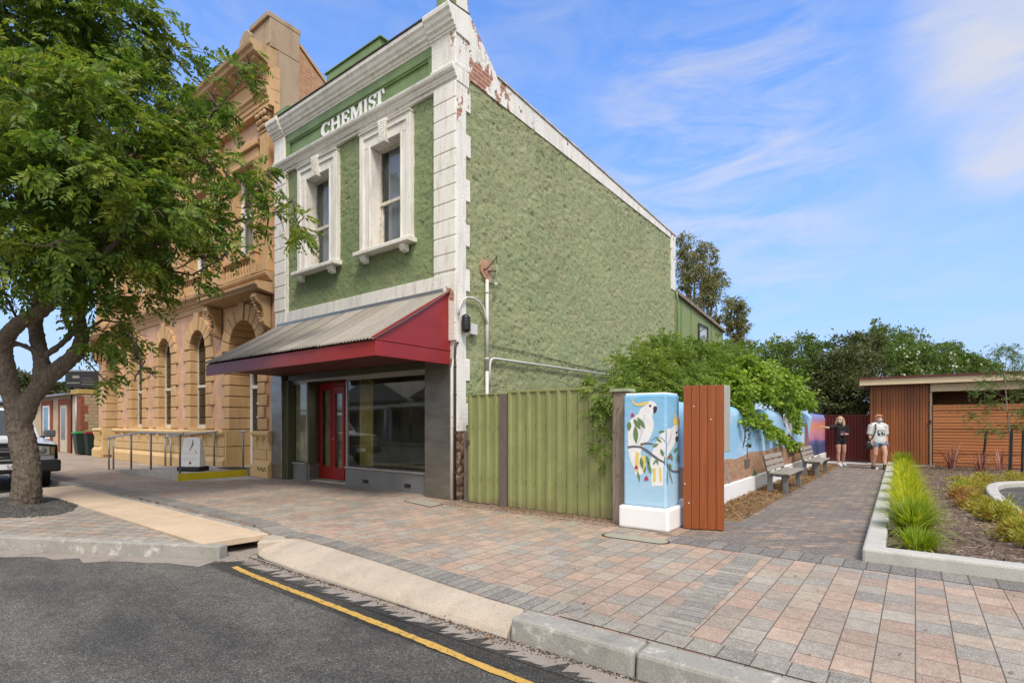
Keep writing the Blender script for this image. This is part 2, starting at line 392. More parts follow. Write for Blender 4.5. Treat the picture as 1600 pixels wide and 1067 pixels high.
def M_white_worn(name, brick=0.0, c=(0.76, 0.735, 0.685, 1)):
    n = NT(name); p = n.pos
    a = n.noise(p, 1.3, 6, 0.65); col = n.mix(n.ramp(a, [(0.3, 0), (0.7, 1)]), mul(c, 0.90), mul(c, 1.05))
    g = n.noise(n.scale(p, (3, 3, 0.5)), 2.4, 6, 0.72)
    col = n.mix(n.math('MULTIPLY', n.ramp(g, [(0.50, 0), (0.72, 1)]), 0.6), col, (0.38, 0.31, 0.24, 1))
    ch = n.noise(p, 11, 5, 0.75); col = n.mix(n.ramp(ch, [(0.655, 0), (0.68, 1)]), col, (0.22, 0.13, 0.09, 1))
    if brick:
        xyz = n.sep(p)
        bk = n.n('ShaderNodeTexBrick'); n.lk(n.comb(n.math('ADD', xyz[1], xyz[0]), xyz[2]), bk.inputs[0])
        bk.inputs['Color1'].default_value = (0.30, 0.10, 0.055, 1); bk.inputs['Color2'].default_value = (0.36, 0.15, 0.085, 1); bk.inputs['Mortar'].default_value = (0.42, 0.34, 0.27, 1)
        bk.inputs['Scale'].default_value = 1.0; bk.inputs['Brick Width'].default_value = 0.24; bk.inputs['Row Height'].default_value = 0.086; bk.inputs['Mortar Size'].default_value = 0.010
        # worn patches: strongest along the raking end of the parapet
        wear = n.noise(n.scale(p, (1, 1, 0.7), rot=(0.5, 0, 0)), 1.9, 5, 0.68)
        lift = n.n('ShaderNodeMapRange'); lift.clamp = True
        vv = n.n('ShaderNodeVectorMath', operation='DISTANCE'); n.lk(n.scale(p, (0.0, 1.0, 0.62), rot=None), vv.inputs[0]); vv.inputs[1].default_value = (0, 7.74, 8.35*0.62)
        n.lk(vv.outputs['Value'], lift.inputs[0]); lift.inputs[1].default_value = 0.0; lift.inputs[2].default_value = 0.95; lift.inputs[3].default_value = 0.19*brick; lift.inputs[4].default_value = 0.0
        w = n.math('ADD', wear, lift.outputs[0])
        col = n.mix(n.ramp(w, [(0.606, 0), (0.62, 1)]), col, bk.outputs[0])
        n.bump(n.math('ADD', n.math('MULTIPLY', n.ramp(w, [(0.60, 1), (0.622, 0)]), 0.7), n.math('ADD', n.noise(p, 40, 4), n.math('MULTIPLY', bk.outputs['Fac'], -0.15))), 0.7, 0.012)
    else:
        n.bump(n.math('ADD', n.noise(p, 45, 4), n.math('MULTIPLY', n.ramp(ch, [(0.66, 1), (0.72, 0)]), 0.6)), 0.45, 0.008)
    n.col(col); n.set(0.62, 0, 0.4)
    return n.mat
m_white = M_white_worn('white_worn_paint')
m_white_brick = M_white_worn('white_paint_on_brick', 1.0)
m_white_clean = M_plain('white_paint', (0.80, 0.80, 0.80, 1), 0.5, var=0.03, nscale=2, bump=0.1, fine=0.02)

m_pink = M_plain('pink_render', (0.60, 0.365, 0.24, 1), 0.85, var=0.2, nscale=2.2, bump=0.6, bscale=30, fine=0.08)
def M_stone(name, c, alt, stain=0.5):
    n = NT(name); p = n.pos
    a = n.noise(p, 1.1, 6, 0.65); col = n.mix(n.ramp(a, [(0.32, 0), (0.68, 1)]), c, alt)
    f = n.noise(p, 50, 4, 0.7); col = n.mix(n.ramp(f, [(0.3, 0), (0.6, 1)]), n.mix(1.0, col, (0.8, 0.78, 0.75, 1), 'MULTIPLY'), col)
    g = n.noise(n.scale(p, (2.2, 2.2, 0.5)), 1.6, 6, 0.7)
    col = n.mix(n.math('MULTIPLY', n.ramp(g, [(0.52, 0), (0.75, 1)]), stain), col, (0.19, 0.12, 0.06, 1))
    n.col(col); n.set(0.8, 0, 0.3); n.bump(n.math('ADD', f, n.math('MULTIPLY', a, 1.0)), 0.45, 0.012)
    return n.mat
m_ochre = M_stone('ochre_stone', (0.54, 0.33, 0.155, 1), (0.61, 0.40, 0.215, 1), 0.5)
m_ochre_light = M_stone('ochre_plinth', (0.60, 0.40, 0.18, 1), (0.64, 0.46, 0.24, 1), 0.3)
m_ochre_weather = M_stone('weathered_cornice', (0.45, 0.285, 0.15, 1), (0.52, 0.355, 0.20, 1), 0.7)
m_groove = M_plain('stone_joint', (0.26, 0.155, 0.07, 1), 0.9)
m_side_cement = M_stone('bank_side_cement', (0.36, 0.27, 0.19, 1), (0.42, 0.32, 0.22, 1), 0.6)

def M_brick(name, c1, c2, mort, w=0.24, h=0.086, axis=1):
    n = NT(name); p = n.pos; xyz = n.sep(p)
    bk = n.n('ShaderNodeTexBrick'); n.lk(n.comb(n.math('ADD', xyz[0], xyz[1]), xyz[2]), bk.inputs[0])
    bk.inputs['Color1'].default_value = c1; bk.inputs['Color2'].default_value = c2; bk.inputs['Mortar'].default_value = mort
    bk.inputs['Scale'].default_value = 1.0; bk.inputs['Brick Width'].default_value = w; bk.inputs['Row Height'].default_value = h; bk.inputs['Mortar Size'].default_value = 0.009
    col = n.mix(n.ramp(n.noise(p, 6, 5, 0.7), [(0.3, 0), (0.7, 1)]), n.mix(1.0, bk.outputs[0], (0.72, 0.7, 0.68, 1), 'MULTIPLY'), bk.outputs[0])
    n.col(col); n.set(0.85, 0, 0.3); n.bump(n.math('ADD', n.math('MULTIPLY', bk.outputs['Fac'], -1.0), n.math('MULTIPLY', n.noise(p, 40, 3), 0.4)), 0.6, 0.01)
    return n.mat
m_brick_orange = M_brick('orange_brick', (0.42, 0.20, 0.10, 1), (0.48, 0.26, 0.14, 1), (0.45, 0.35, 0.25, 1))
m_brick_tan = M_brick('tan_stone_blocks', (0.40, 0.30, 0.19, 1), (0.46, 0.35, 0.23, 1), (0.26, 0.19, 0.13, 1), 0.34, 0.15)
m_brick_red = M_brick('red_brick_trim', (0.27, 0.065, 0.035, 1), (0.32, 0.09, 0.05, 1), (0.22, 0.10, 0.07, 1))
m_cream = M_plain('cream_render', (0.50, 0.40, 0.27, 1), 0.8, var=0.12, nscale=2)

def M_rubble(name):
    n = NT(name); p = n.pos
    c = n.sep(n.voro(p, 9, out='Color'))
    col = n.ramp(c[0], [(0, (0.10, 0.055, 0.035, 1)), (0.5, (0.20, 0.12, 0.075, 1)), (1, (0.30, 0.21, 0.14, 1))])
    n.col(col); n.set(0.9); n.bump(n.math('MULTIPLY', n.voro(p, 9), -1.0), 1.0, 0.05); return n.mat
m_rubble = M_rubble('rubble_stone')

m_red = M_plain('red_paint', (0.265, 0.018, 0.016, 1), 0.38, var=0.10, nscale=2, bump=0.08, spec=0.5)
def M_faded_red():
    n = NT('faded_red_paint'); p = n.pos
    a = n.noise(n.scale(p, (6, 6, 1)), 2, 5, 0.7)
    x = n.sep(p)[0]
    mr = n.n('ShaderNodeMapRange'); n.lk(x, mr.inputs[0]); mr.inputs[1].default_value = -6.8; mr.inputs[2].default_value = -11.5
    c = n.mix(mr.outputs[0], (0.275, 0.019, 0.016, 1), (0.20, 0.042, 0.03, 1))
    c = n.mix(n.math('MULTIPLY', n.ramp(a, [(0.45, 0), (0.7, 1)]), n.math('MULTIPLY', mr.outputs[0], 0.5)), c, (0.19, 0.08, 0.065, 1))
    n.col(c); n.set(0.45); n.bump(n.noise(p, 30, 3), 0.1, 0.01); return n.mat
m_red_fade = M_faded_red()
def M_iron():
    n = NT('corrugated_iron'); p = n.pos; xyz = n.sep(p)
    sh = n.math('DIVIDE', xyz[0], 0.76); rn = n.n('ShaderNodeTexWhiteNoise', noise_dimensions='1D'); n.lk(n.math('FLOOR', sh), rn.inputs['W'])
    c = n.mix(rn.outputs[0], (0.29, 0.268, 0.238, 1), (0.385, 0.365, 0.33, 1))
    a = n.noise(n.scale(p, (2.0, 0.5, 0.5)), 2.0, 6, 0.7)
    c = n.mix(n.math('MULTIPLY', n.ramp(a, [(0.5, 0), (0.75, 1)]), 0.6), c, (0.22, 0.155, 0.115, 1))
    f = n.noise(p, 30, 5, 0.75); c = n.mix(n.ramp(f, [(0.35, 0), (0.65, 1)]), n.mix(1.0, c, (0.72, 0.7, 0.68, 1), 'MULTIPLY'), c)
    e = n.math('FRACT', sh); c = n.mix(n.ramp(e, [(0.0, 1), (0.03, 1), (0.055, 0)]), c, (0.07, 0.055, 0.045, 1))
    n.col(c); n.set(0.6, 0.25, 0.4); n.bump(f, 0.2, 0.005); return n.mat
m_iron = M_iron()
def M_steel():
    n = NT('brushed_steel_panel'); p = n.pos
    a = n.noise(n.scale(p, (1.5, 1.5, 5.0)), 1.4, 4, 0.6)
    c = n.mix(a, (0.15, 0.14, 0.12, 1), (0.40, 0.375, 0.32, 1)); n.col(c)
    f = n.noise(n.scale(p, (60, 60, 2)), 3, 3); n.set(n.math('MULTIPLY_ADD', f, 0.2, 0.22), 0.85, 0.5)
    n.bump(n.noise(p, 4, 2), 0.12, 0.02); return n.mat
m_steel = M_steel()
m_grey_tile = M_plain('grey_stall_panel', (0.165, 0.165, 0.165, 1), 0.42, var=0.12, nscale=2)
m_alu = M_plain('aluminium_trim', (0.42, 0.40, 0.35, 1), 0.4, 0.6, var=0.1)
m_galv = M_plain('galvanised_steel', (0.30, 0.31, 0.32, 1), 0.45, 0.6, var=0.12, nscale=8)
m_black = M_plain('black_plastic', (0.018, 0.018, 0.019, 1), 0.4, var=0.1)
m_dark_metal = M_plain('dark_metal', (0.045, 0.04, 0.038, 1), 0.5, 0.3)
m_rust = M_plain('rusty_iron', (0.085, 0.055, 0.035, 1), 0.8, var=0.4, nscale=12)
m_pipe = M_plain('grey_white_pipe', (0.60, 0.59, 0.55, 1), 0.45, var=0.08, nscale=6)
m_clay = M_plain('bare_cement_patch', (0.45, 0.27, 0.18, 1), 0.9, var=0.2, nscale=8)
m_yellow = M_plain('yellow_edge_paint', (0.55, 0.44, 0.012, 1), 0.5, var=0.12, nscale=5)

def M_line():
    n = NT('worn_yellow_line'); p = n.pos
    w = n.noise(p, 26, 6, 0.75); f = n.voro(p, 105)
    c = n.mix(n.noise(p, 3, 3), (0.46, 0.275, 0.05, 1), (0.54, 0.335, 0.08, 1))
    c = n.mix(n.ramp(n.math('ADD', w, n.math('MULTIPLY', f, 0.15)), [(0.61, 0), (0.70, .85)]), c, (0.16, 0.12, 0.06, 1))
    n.col(c); n.set(0.7); n.bump(n.math('MULTIPLY', f, -1.0), 0.6, 0.006); return n.mat
m_line = M_line()

def M_wood(name, c, alt, axis='z', boards=0.0, grey=0.0, rough=0.45, sc=1.0, baxis=0):
    n = NT(name); p = n.pos
    st = {'z': (22, 22, 0.9), 'x': (0.9, 22, 22), 'y': (22, 0.9, 22)}[axis]
    g = n.noise(n.scale(p, tuple(q*sc for q in st)), 1.6, 6, 0.7, 0.6)
    col = n.mix(n.ramp(g, [(0.3, 0), (0.7, 1)]), c, alt)
    if boards:
        bx = n.math('FLOOR', n.math('DIVIDE', n.sep(p)[baxis], boards)); w = n.n('ShaderNodeTexWhiteNoise', noise_dimensions='1D'); n.lk(bx, w.inputs['W'])
        col = n.mix(w.outputs[0], n.mix(1.0, col, (0.70, 0.66, 0.62, 1), 'MULTIPLY'), n.mix(1.0, col, (1.2, 1.18, 1.15, 1), 'MULTIPLY'))
    if grey:
        k = n.noise(n.scale(p, st), 5, 4, 0.7); col = n.mix(n.ramp(k, [(0.55, 0), (0.68, 1)]), col, (0.05, 0.038, 0.03, 1))
    n.col(col); n.set(rough, 0, 0.4); n.bump(g, 0.35 if not grey else 0.9, 0.006 if not grey else 0.015); return n.mat
m_timber_v = M_wood('red_brown_boards', (0.185, 0.046, 0.012, 1), (0.285, 0.078, 0.021, 1), 'z', 0.0)
m_timber_bld = M_wood('vertical_cladding', (0.20, 0.062, 0.020, 1), (0.29, 0.10, 0.036, 1), 'z', 0.078, baxis=0)
m_timber_h = M_wood('horizontal_slats', (0.32, 0.12, 0.044, 1), (0.46, 0.185, 0.072, 1), 'x', 0.097, baxis=2)
m_timber_dk = M_wood('dark_slats', (0.07, 0.032, 0.016, 1), (0.11, 0.05, 0.024, 1), 'x')
m_post_grey = M_wood('weathered_post', (0.20, 0.155, 0.12, 1), (0.33, 0.265, 0.21, 1), 'z', grey=1.0, rough=0.85)
m_post_dark = M_wood('dark_weathered_post', (0.105, 0.085, 0.075, 1), (0.16, 0.13, 0.115, 1), 'z', grey=0.6, rough=0.85)
m_bench_wood = M_wood('bench_slats', (0.24, 0.21, 0.18, 1), (0.34, 0.31, 0.27, 1), 'y', rough=0.7)
m_bench_leg = M_plain('bench_grey_paint', (0.15, 0.155, 0.165, 1), 0.5)
m_maroon = M_plain('maroon_steel', (0.105, 0.014, 0.013, 1), 0.45, var=0.1)
m_fascia = M_plain('cream_fascia', (0.60, 0.49, 0.335, 1), 0.5, var=0.05, nscale=3)
m_roof_edge = M_plain('dark_red_roof_edge', (0.12, 0.03, 0.026, 1), 0.5)
def M_sheet(name, c):
    n = NT(name); p = n.pos; a = n.noise(p, 1.6, 5, .65); col = n.mix(n.ramp(a, [(.3, 0), (.7, 1)]), mul(c, .84), mul(c, 1.12))
    st = n.noise(n.scale(p, (9, 9, .45)), 2.2, 6, .72); col = n.mix(n.math('MULTIPLY', n.ramp(st, [(.48, 0), (.72, 1)]), .55), col, (c[0]*.62, c[1]*.55, c[2]*.55, 1))
    fd = n.noise(n.scale(p, (2, 2, .8)), 3.0, 6, .7); col = n.mix(n.math('MULTIPLY', n.ramp(fd, [(.55, 0), (.7, 1)]), .4), col, (c[0]*1.35, c[1]*1.25, c[2]*1.5, 1))
    lo = n.math('ADD', n.sep(p)[2], n.math('MULTIPLY', n.noise(p, 5, 4), .35)); col = n.mix(n.math('MULTIPLY', n.ramp(lo, [(.14, 1), (.36, 0)]), .7), col, (.16, .105, .06, 1))
    sp = n.voro(p, 4.2); col = n.mix(n.ramp(sp, [(0, .9), (.05, 0)]), col, (.13, .06, .03, 1))
    n.col(col); n.set(.55); n.bump(n.math('ADD', n.noise(p, 7, 3), n.math('MULTIPLY', n.noise(p, 60, 2), .12)), .25, .02); return n.mat
m_fence = M_sheet('olive_ribbed_sheet', (0.22, 0.24, 0.09, 1))
m_rail_grey = M_plain('handrail_steel', (0.22, 0.235, 0.25, 1), 0.4, 0.5, var=0.08)
m_rail_lt = M_plain('handrail_top', (0.42, 0.42, 0.43, 1), 0.4, 0.4, var=0.08)

def M_glass(name, tint=(0.9, 0.92, 0.9), refl=1.0, rough=0.01, base=0.0):
    n = NT(name); t = n.t
    t.nodes.remove(n.b)
    tr = n.n('ShaderNodeBsdfTransparent'); tr.inputs[0].default_value = (*tint, 1)
    gl = n.n('ShaderNodeBsdfGlossy'); gl.inputs['Roughness'].default_value = rough; gl.inputs[0].default_value = (0.9*refl, 0.92*refl, 0.92*refl, 1)
    fr = n.n('ShaderNodeLayerWeight'); fr.inputs[0].default_value = 0.5
    mr = n.math('MULTIPLY_ADD', n.math('POWER', fr.outputs['Facing'], 4.0), .9, .035 + base)
    mx = n.n('ShaderNodeMixShader'); n.lk(mr, mx.inputs[0]); n.lk(tr.outputs[0], mx.inputs[1]); n.lk(gl.outputs[0], mx.inputs[2])
    n.lk(mx.outputs[0], n.out.inputs[0]); return n.mat
m_glass = M_glass('shop_glass', (0.88, 0.9, 0.86), base=0.02, rough=0.035)
m_glass_up = M_glass('upper_glass', (0.80, 0.82, 0.84), base=0.0, rough=0.03)
m_blind = M_plain('grey_blind', (0.58, 0.59, 0.62, 1), 0.9, var=0.05)
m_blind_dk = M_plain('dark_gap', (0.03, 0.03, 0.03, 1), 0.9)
m_interior = M_plain('dim_interior', (0.42, 0.41, 0.32, 1), 0.8, var=0.3, nscale=1.2)
m_curtain = M_plain('yellowed_curtain', (0.42, 0.34, 0.13, 1), 0.9, var=0.2, nscale=5)
m_frosted = M_plain('papered_glass', (0.48, 0.46, 0.36, 1), 0.25, var=0.3, nscale=3)
m_tin_white = M_plain('sash_paint', (0.62, 0.58, 0.50, 1), 0.6, var=0.25, nscale=14)

def M_mulch(name, cols, sc=38, bump=1.0):
    n = NT(name); p = n.pos
    q = n.scale(p, (1.0, 2.2, 1.0), rot=(0, 0, 0.7))
    v = n.sep(n.voro(n.mix(0.06, q, n.n('ShaderNodeTexNoise').outputs[1]), sc, out='Color'))
    col = n.ramp(v[0], [(i/(len(cols)-1), c) for i, c in enumerate(cols)])
    b = n.noise(p, 2.2, 5, 0.7); col = n.mix(n.ramp(b, [(0.35, 0), (0.65, 1)]), n.mix(1.0, col, (0.65, 0.64, 0.62, 1), 'MULTIPLY'), col)
    n.col(col); n.set(0.9, 0, 0.2); n.bump(n.math('ADD', v[1], n.noise(p, 60, 3)), bump, 0.02); return n.mat
m_mulch = M_mulch('bark_mulch', [(0.07, 0.045, 0.034, 1), (0.14, 0.095, 0.07, 1), (0.22, 0.16, 0.12, 1), (0.46, 0.36, 0.28, 1)])
m_litter = M_mulch('leaf_litter', [(0.14, 0.075, 0.03, 1), (0.24, 0.14, 0.06, 1), (0.30, 0.19, 0.09, 1), (0.38, 0.27, 0.15, 1)], 30)
m_gravel_grey = M_mulch('grey_gravel', [(0.09, 0.088, 0.085, 1), (0.17, 0.165, 0.155, 1), (0.25, 0.24, 0.225, 1)], 55)
m_gravel_pink = M_mulch('pink_gravel', [(0.32, 0.21, 0.155, 1), (0.46, 0.33, 0.25, 1), (0.58, 0.47, 0.37, 1)], 60)
m_earth = M_mulch('dry_ground', [(0.16, 0.13, 0.09, 1), (0.24, 0.20, 0.13, 1), (0.22, 0.22, 0.12, 1)], 4)

def M_leaf(name, stops, trans=0.35, pos_scale=0.9, pos_amt=0.35, alt=None, rough=0.45, spec=0.35):
    n = NT(name); g = n.n('ShaderNodeNewGeometry')
    col = n.ramp(g.outputs['Random Per Island'], stops)
    if alt is not None:
        a = n.noise(g.outputs['Position'], pos_scale, 3, 0.6)
        col = n.mix(n.math('MULTIPLY', n.ramp(a, [(0.45, 0), (0.68, 1)]), pos_amt), col, alt)
    n.col(col); n.set(rough, 0, spec)
    tr = n.n('ShaderNodeBsdfTranslucent'); n.lk(n.mix(1.0, col, (1.25, 1.3, 0.75, 1), 'MULTIPLY'), tr.inputs[0])
    mx = n.n('ShaderNodeMixShader'); mx.inputs[0].default_value = trans
    n.lk(n.b.outputs[0], mx.inputs[1]); n.lk(tr.outputs[0], mx.inputs[2]); n.lk(mx.outputs[0], n.out.inputs[0])
    return n.mat
m_leaf_tree = M_leaf('street_tree_leaf', [(0, (0.055, 0.115, 0.022, 1)), (0.5, (0.10, 0.185, 0.03, 1)), (0.85, (0.165, 0.26, 0.04, 1)), (1, (0.28, 0.33, 0.05, 1))], trans=0.45, alt=(0.33, 0.34, 0.05, 1), pos_scale=1.5, pos_amt=0.65)
m_leaf_vine = M_leaf('bright_vine_leaf', [(0, (0.13, 0.22, 0.028, 1)), (0.6, (0.24, 0.35, 0.042, 1)), (1, (0.38, 0.48, 0.08, 1))], 0.45)
m_leaf_creeper = M_leaf('creeper_leaf', [(0, (0.085, 0.15, 0.026, 1)), (0.6, (0.155, 0.24, 0.038, 1)), (1, (0.25, 0.33, 0.055, 1))], 0.4, alt=(0.29, 0.34, 0.045, 1), pos_scale=0.8, pos_amt=0.75)
m_leaf_dark = M_leaf('dark_evergreen_leaf', [(0, (0.055, 0.07, 0.026, 1)), (0.6, (0.095, 0.115, 0.038, 1)), (1, (0.165, 0.175, 0.065, 1))], 0.3)
m_leaf_mid = M_leaf('mid_green_leaf', [(0, (0.065, 0.12, 0.026, 1)), (0.6, (0.11, 0.18, 0.036, 1)), (1, (0.18, 0.245, 0.055, 1))], 0.35, alt=(0.20, 0.24, 0.05, 1), pos_scale=.5, pos_amt=.5)
m_leaf_gum = M_leaf('gum_leaf', [(0, (0.13, 0.14, 0.06, 1)), (0.6, (0.21, 0.21, 0.085, 1)), (1, (0.31, 0.285, 0.13, 1))], 0.4)
m_leaf_far = M_leaf('far_tree_leaf', [(0, (0.055, 0.072, 0.026, 1)), (0.6, (0.09, 0.105, 0.035, 1)), (1, (0.13, 0.14, 0.05, 1))], 0.25)
m_leaf_sap = M_leaf('sapling_leaf', [(0, (0.07, 0.13, 0.035, 1)), (1, (0.16, 0.22, 0.06, 1))], 0.4)
m_flower = M_leaf('white_blossom', [(0, (0.68, 0.68, 0.62, 1)), (1, (0.8, 0.8, 0.77, 1))], 0.3)
m_grass = M_leaf('strappy_grass', [(0, (0.20, 0.29, 0.015, 1)), (0.55, (0.50, 0.53, 0.022, 1)), (0.90, (0.66, 0.63, 0.05, 1)), (1, (0.55, 0.43, 0.2, 1))], 0.5)
m_grass2 = M_leaf('greener_strappy_grass', [(0, (0.10, 0.18, 0.015, 1)), (0.6, (0.28, 0.385, 0.022, 1)), (0.88, (0.46, 0.50, 0.04, 1)), (1, (0.56, 0.45, 0.22, 1))], 0.48)
m_jun_gold = M_leaf('golden_juniper', [(0, (0.19, 0.22, 0.03, 1)), (0.5, (0.36, 0.37, 0.045, 1)), (1, (0.52, 0.47, 0.09, 1))], 0.35, alt=(0.46, 0.20, 0.07, 1), pos_scale=3.2, pos_amt=0.6)
m_jun_red = M_leaf('russet_juniper', [(0, (0.20, 0.085, 0.035, 1)), (0.5, (0.34, 0.14, 0.05, 1)), (1, (0.42, 0.27, 0.06, 1))], 0.3, alt=(0.36, 0.31, 0.05, 1), pos_scale=2.6, pos_amt=0.5)
m_cordy = M_leaf('pink_strap_leaf', [(0, (0.20, 0.06, 0.06, 1)), (0.6, (0.38, 0.16, 0.14, 1)), (1, (0.58, 0.38, 0.32, 1))], 0.25)
def M_bark(name, c, alt, sc=1.0):
    n = NT(name); p = n.pos
    g = n.noise(n.scale(p, (9*sc, 9*sc, 1.6*sc)), 2.2, 6, 0.7, 0.5); v = n.voro(n.scale(p, (14*sc, 14*sc, 4*sc)), 1.6, feature='DISTANCE_TO_EDGE')
    col = n.mix(n.ramp(g, [(0.3, 0), (0.7, 1)]), c, alt); col = n.mix(n.ramp(v, [(0.0, 0.35), (0.05, 0)]), col, mul(c, 0.5))
    n.col(col); n.set(0.9, 0, 0.2); n.bump(n.math('ADD', g, n.math('MULTIPLY', n.ramp(v, [(0, 0), (0.08, 1)]), 0.25)), 0.9, 0.03); return n.mat
m_bark = M_bark('grey_brown_bark', (0.095, 0.075, 0.058, 1), (0.225, 0.185, 0.145, 1), 1.5)
m_bark_pale = M_bark('pale_bark', (0.22, 0.19, 0.15, 1), (0.33, 0.29, 0.24, 1))
m_twig = M_plain('twig', (0.09, 0.07, 0.05, 1), 0.9)
# ---------------------------------------------------------------- setting: ground, road, pavements, kerbs
def struct(mb, name, mat, bevel=0.0, **kw): return tag(mb.build(name, mat, bevel=bevel, **kw), kind='structure')
def flat(pts, z, name, mat):
    return struct(MB().poly([(x, y, z) for x, y in pts]), name, mat)
Z_ROAD = -0.15
g = MB(); g.box(-500, 500, -400, 700, -1.2, -0.34); struct(g, 'ground', m_earth)
struct(MB().box(-160, 60, -9.0, 3.35, -0.33, Z_ROAD), 'road', m_asphalt)
# the far footpath across the street
struct(MB().box(-160, 60, -12.5, -9.0, -0.33, 0.0), 'far_footpath', m_paver_isl)
# footpath: the wide paved verge in front of the shops
fp = MB(); fp.prism([(-60, 3.62), (-7.2, 3.62), (-6.35, 3.42), (-5.9, 3.52), (-5.2, 3.475), (-4.2, 3.39), (-3.2, 3.27), (-2.7, 3.225), (-2.335, 3.205), (-2.2, 3.22), (8, 3.23), (8, 6.05), (-2.38, 6.05), (-2.38, 7.6), (-60, 7.6)], 'z', -0.33, 0.0)
struct(fp, 'footpath', m_paver)
# tree island
isl = [(-6.52, 2.62), (-8.95, 1.46), (-10.6, 0.86), (-12.2, 0.72), (-13.4, 1.0), (-14.0, 1.7), (-14.45, 2.72)]
struct(MB().prism(isl, 'z', -0.33, 0.0), 'island_paving', m_paver_isl)
def strip(path, w0, z_top, z_bot, name, mat, slope=0.03, bevel=0.02, z1=None):
    """kerb along a path: outer edge follows path, w0 thick towards its left-hand side"""
    n = len(path); P = [Vector((x, y, 0)) for x, y in path]; out = []; inn = []
    for i in range(n):
        t = (P[min(i+1, n-1)] - P[max(i-1, 0)]).normalized(); nn = Vector((-t.y, t.x, 0))
        out.append(P[i]); inn.append(P[i] + nn*w0)
    mb = MB()
    vs = []; fs = []
    for i in range(n):
        t = (out[i]-inn[i]).normalized()
        vs += [(out[i].x, out[i].y, z_bot), (out[i].x - t.x*slope, out[i].y - t.y*slope, z_top), (inn[i].x, inn[i].y, z_top), (inn[i].x, inn[i].y, z_bot)]
    for i in range(n-1):
        for j in range(4): fs.append((i*4+j, i*4+(j+1)%4, (i+1)*4+(j+1)%4, (i+1)*4+j))
    fs += [(0, 1, 2, 3), ((n-1)*4+3, (n-1)*4+2, (n-1)*4+1, (n-1)*4)]
    mb.add(vs, fs); return struct(mb, name, mat, bevel)
def smooth_path(pts, k=6):
    P = [Vector((x, y, 0)) for x, y in pts]; P = [P[0]*2-P[1]] + P + [P[-1]*2-P[-2]]; out = []
    for i in range(1, len(P)-2):
        for q in range(k):
            t = q/k; a, b, c, d = P[i-1], P[i], P[i+1], P[i+2]
            out.append((0.5*((2*b) + (c-a)*t + (2*a-5*b+4*c-d)*t*t + (3*b-a-3*c+d)*t*t*t)).to_2d()[:])
    out.append(P[-2].to_2d()[:]); return out
ki = smooth_path([(-14.62, 2.8), (-14.2, 1.6), (-13.5, 0.82), (-12.2, 0.55), (-10.6, 0.68), (-8.98, 1.30), (-6.26, 2.72)])
strip(ki, 0.17, 0.006, -0.33, 'kerb', m_kerb)
# straight block kerb to the right of the crossing, with its joints
xs = [-2.32, -1.36, 0.05, 1.5, 3.0, 4.5, 6.0, 8.0]
for a, b in zip(xs[:-1], xs[1:]):
    mb = MB(); mb.prism([(2.985, -0.33), (3.015, 0.004), (3.235, 0.004), (3.235, -0.33)], 'x', a+0.006, b-0.006)
    struct(mb, 'kerb', m_kerb, 0.022)
# sloping crossing (layback) from the drain to the block kerb
U = [(-6.14, 3.12, 3.40), (-5.9, 3.07, 3.53), (-5.2, 3.04, 3.485), (-4.2, 3.02, 3.40), (-3.2, 2.99, 3.28), (-2.7, 2.985, 3.235), (-2.335, 2.985, 3.215)]
mb = MB(); vs = []; fs = []
for i, (x, y0, y1) in enumerate(U):
    e = -0.03 if i == 0 else 0.0
    for t, z in ((0, -0.33), (0, -0.138), (0.10, -0.10), (0.35, -0.062), (0.65, -0.026), (0.93, 0.0), (1.0, 0.004), (1.0, -0.33)):
        vs.append((x, y0 + (y1-y0)*t, z))
k = 8
for i in range(len(U)-1):
    for j in range(k): fs.append((i*k+j, i*k+(j+1)%k, (i+1)*k+(j+1)%k, (i+1)*k+j))
fs += [tuple(range(k)), tuple(range((len(U)-1)*k, len(U)*k))[::-1]]
mb.add(vs, fs); struct(mb, 'kerb_ramp', m_kerb_warm, 0.012)
# kerb along the left part of the footpath and the drain channel under the slab
struct(MB().prism([(3.42, -0.33), (3.44, 0.004), (3.615, 0.004), (3.615, -0.33)], 'x', -60, -14.9), 'kerb', m_kerb, 0.02)
struct(MB().prism([(3.36, -0.33), (3.38, -0.02), (3.615, -0.02), (3.615, -0.33)], 'x', -14.88, -6.42), 'kerb', m_kerb, 0.02)
struct(MB().prism([(-6.42, 3.34), (-6.16, 3.12), (-6.0, 3.4), (-6.42, 3.6)], 'z', -0.33, 0.003), 'kerb', m_kerb_warm, 0.02)
struct(MB().box(-15.5, -6.2, 2.70, 3.37, -0.33, -0.144), 'gutter_channel', m_gutter)
# beige concrete slab bridging the old gutter
sl = thing('drain_bridge_slab', 'long beige concrete slab bridging the drain between tree island and footpath', 'slab', (-10.4, 3.0, 0))
xs = [-14.85, -12.6, -10.1, -8.05, -6.42]
for a, b in zip(xs[:-1], xs[1:]):
    y0 = lambda x: 2.64
    MB().prism([(a+0.009, 2.66), (b-0.009 - (0.08 if b > -7 else 0), 2.66), (b-0.009, 3.40), (a+0.009, 3.40)], 'z', -0.055, 0.022).build('slab_panel', m_slab, sl, bevel=0.008)
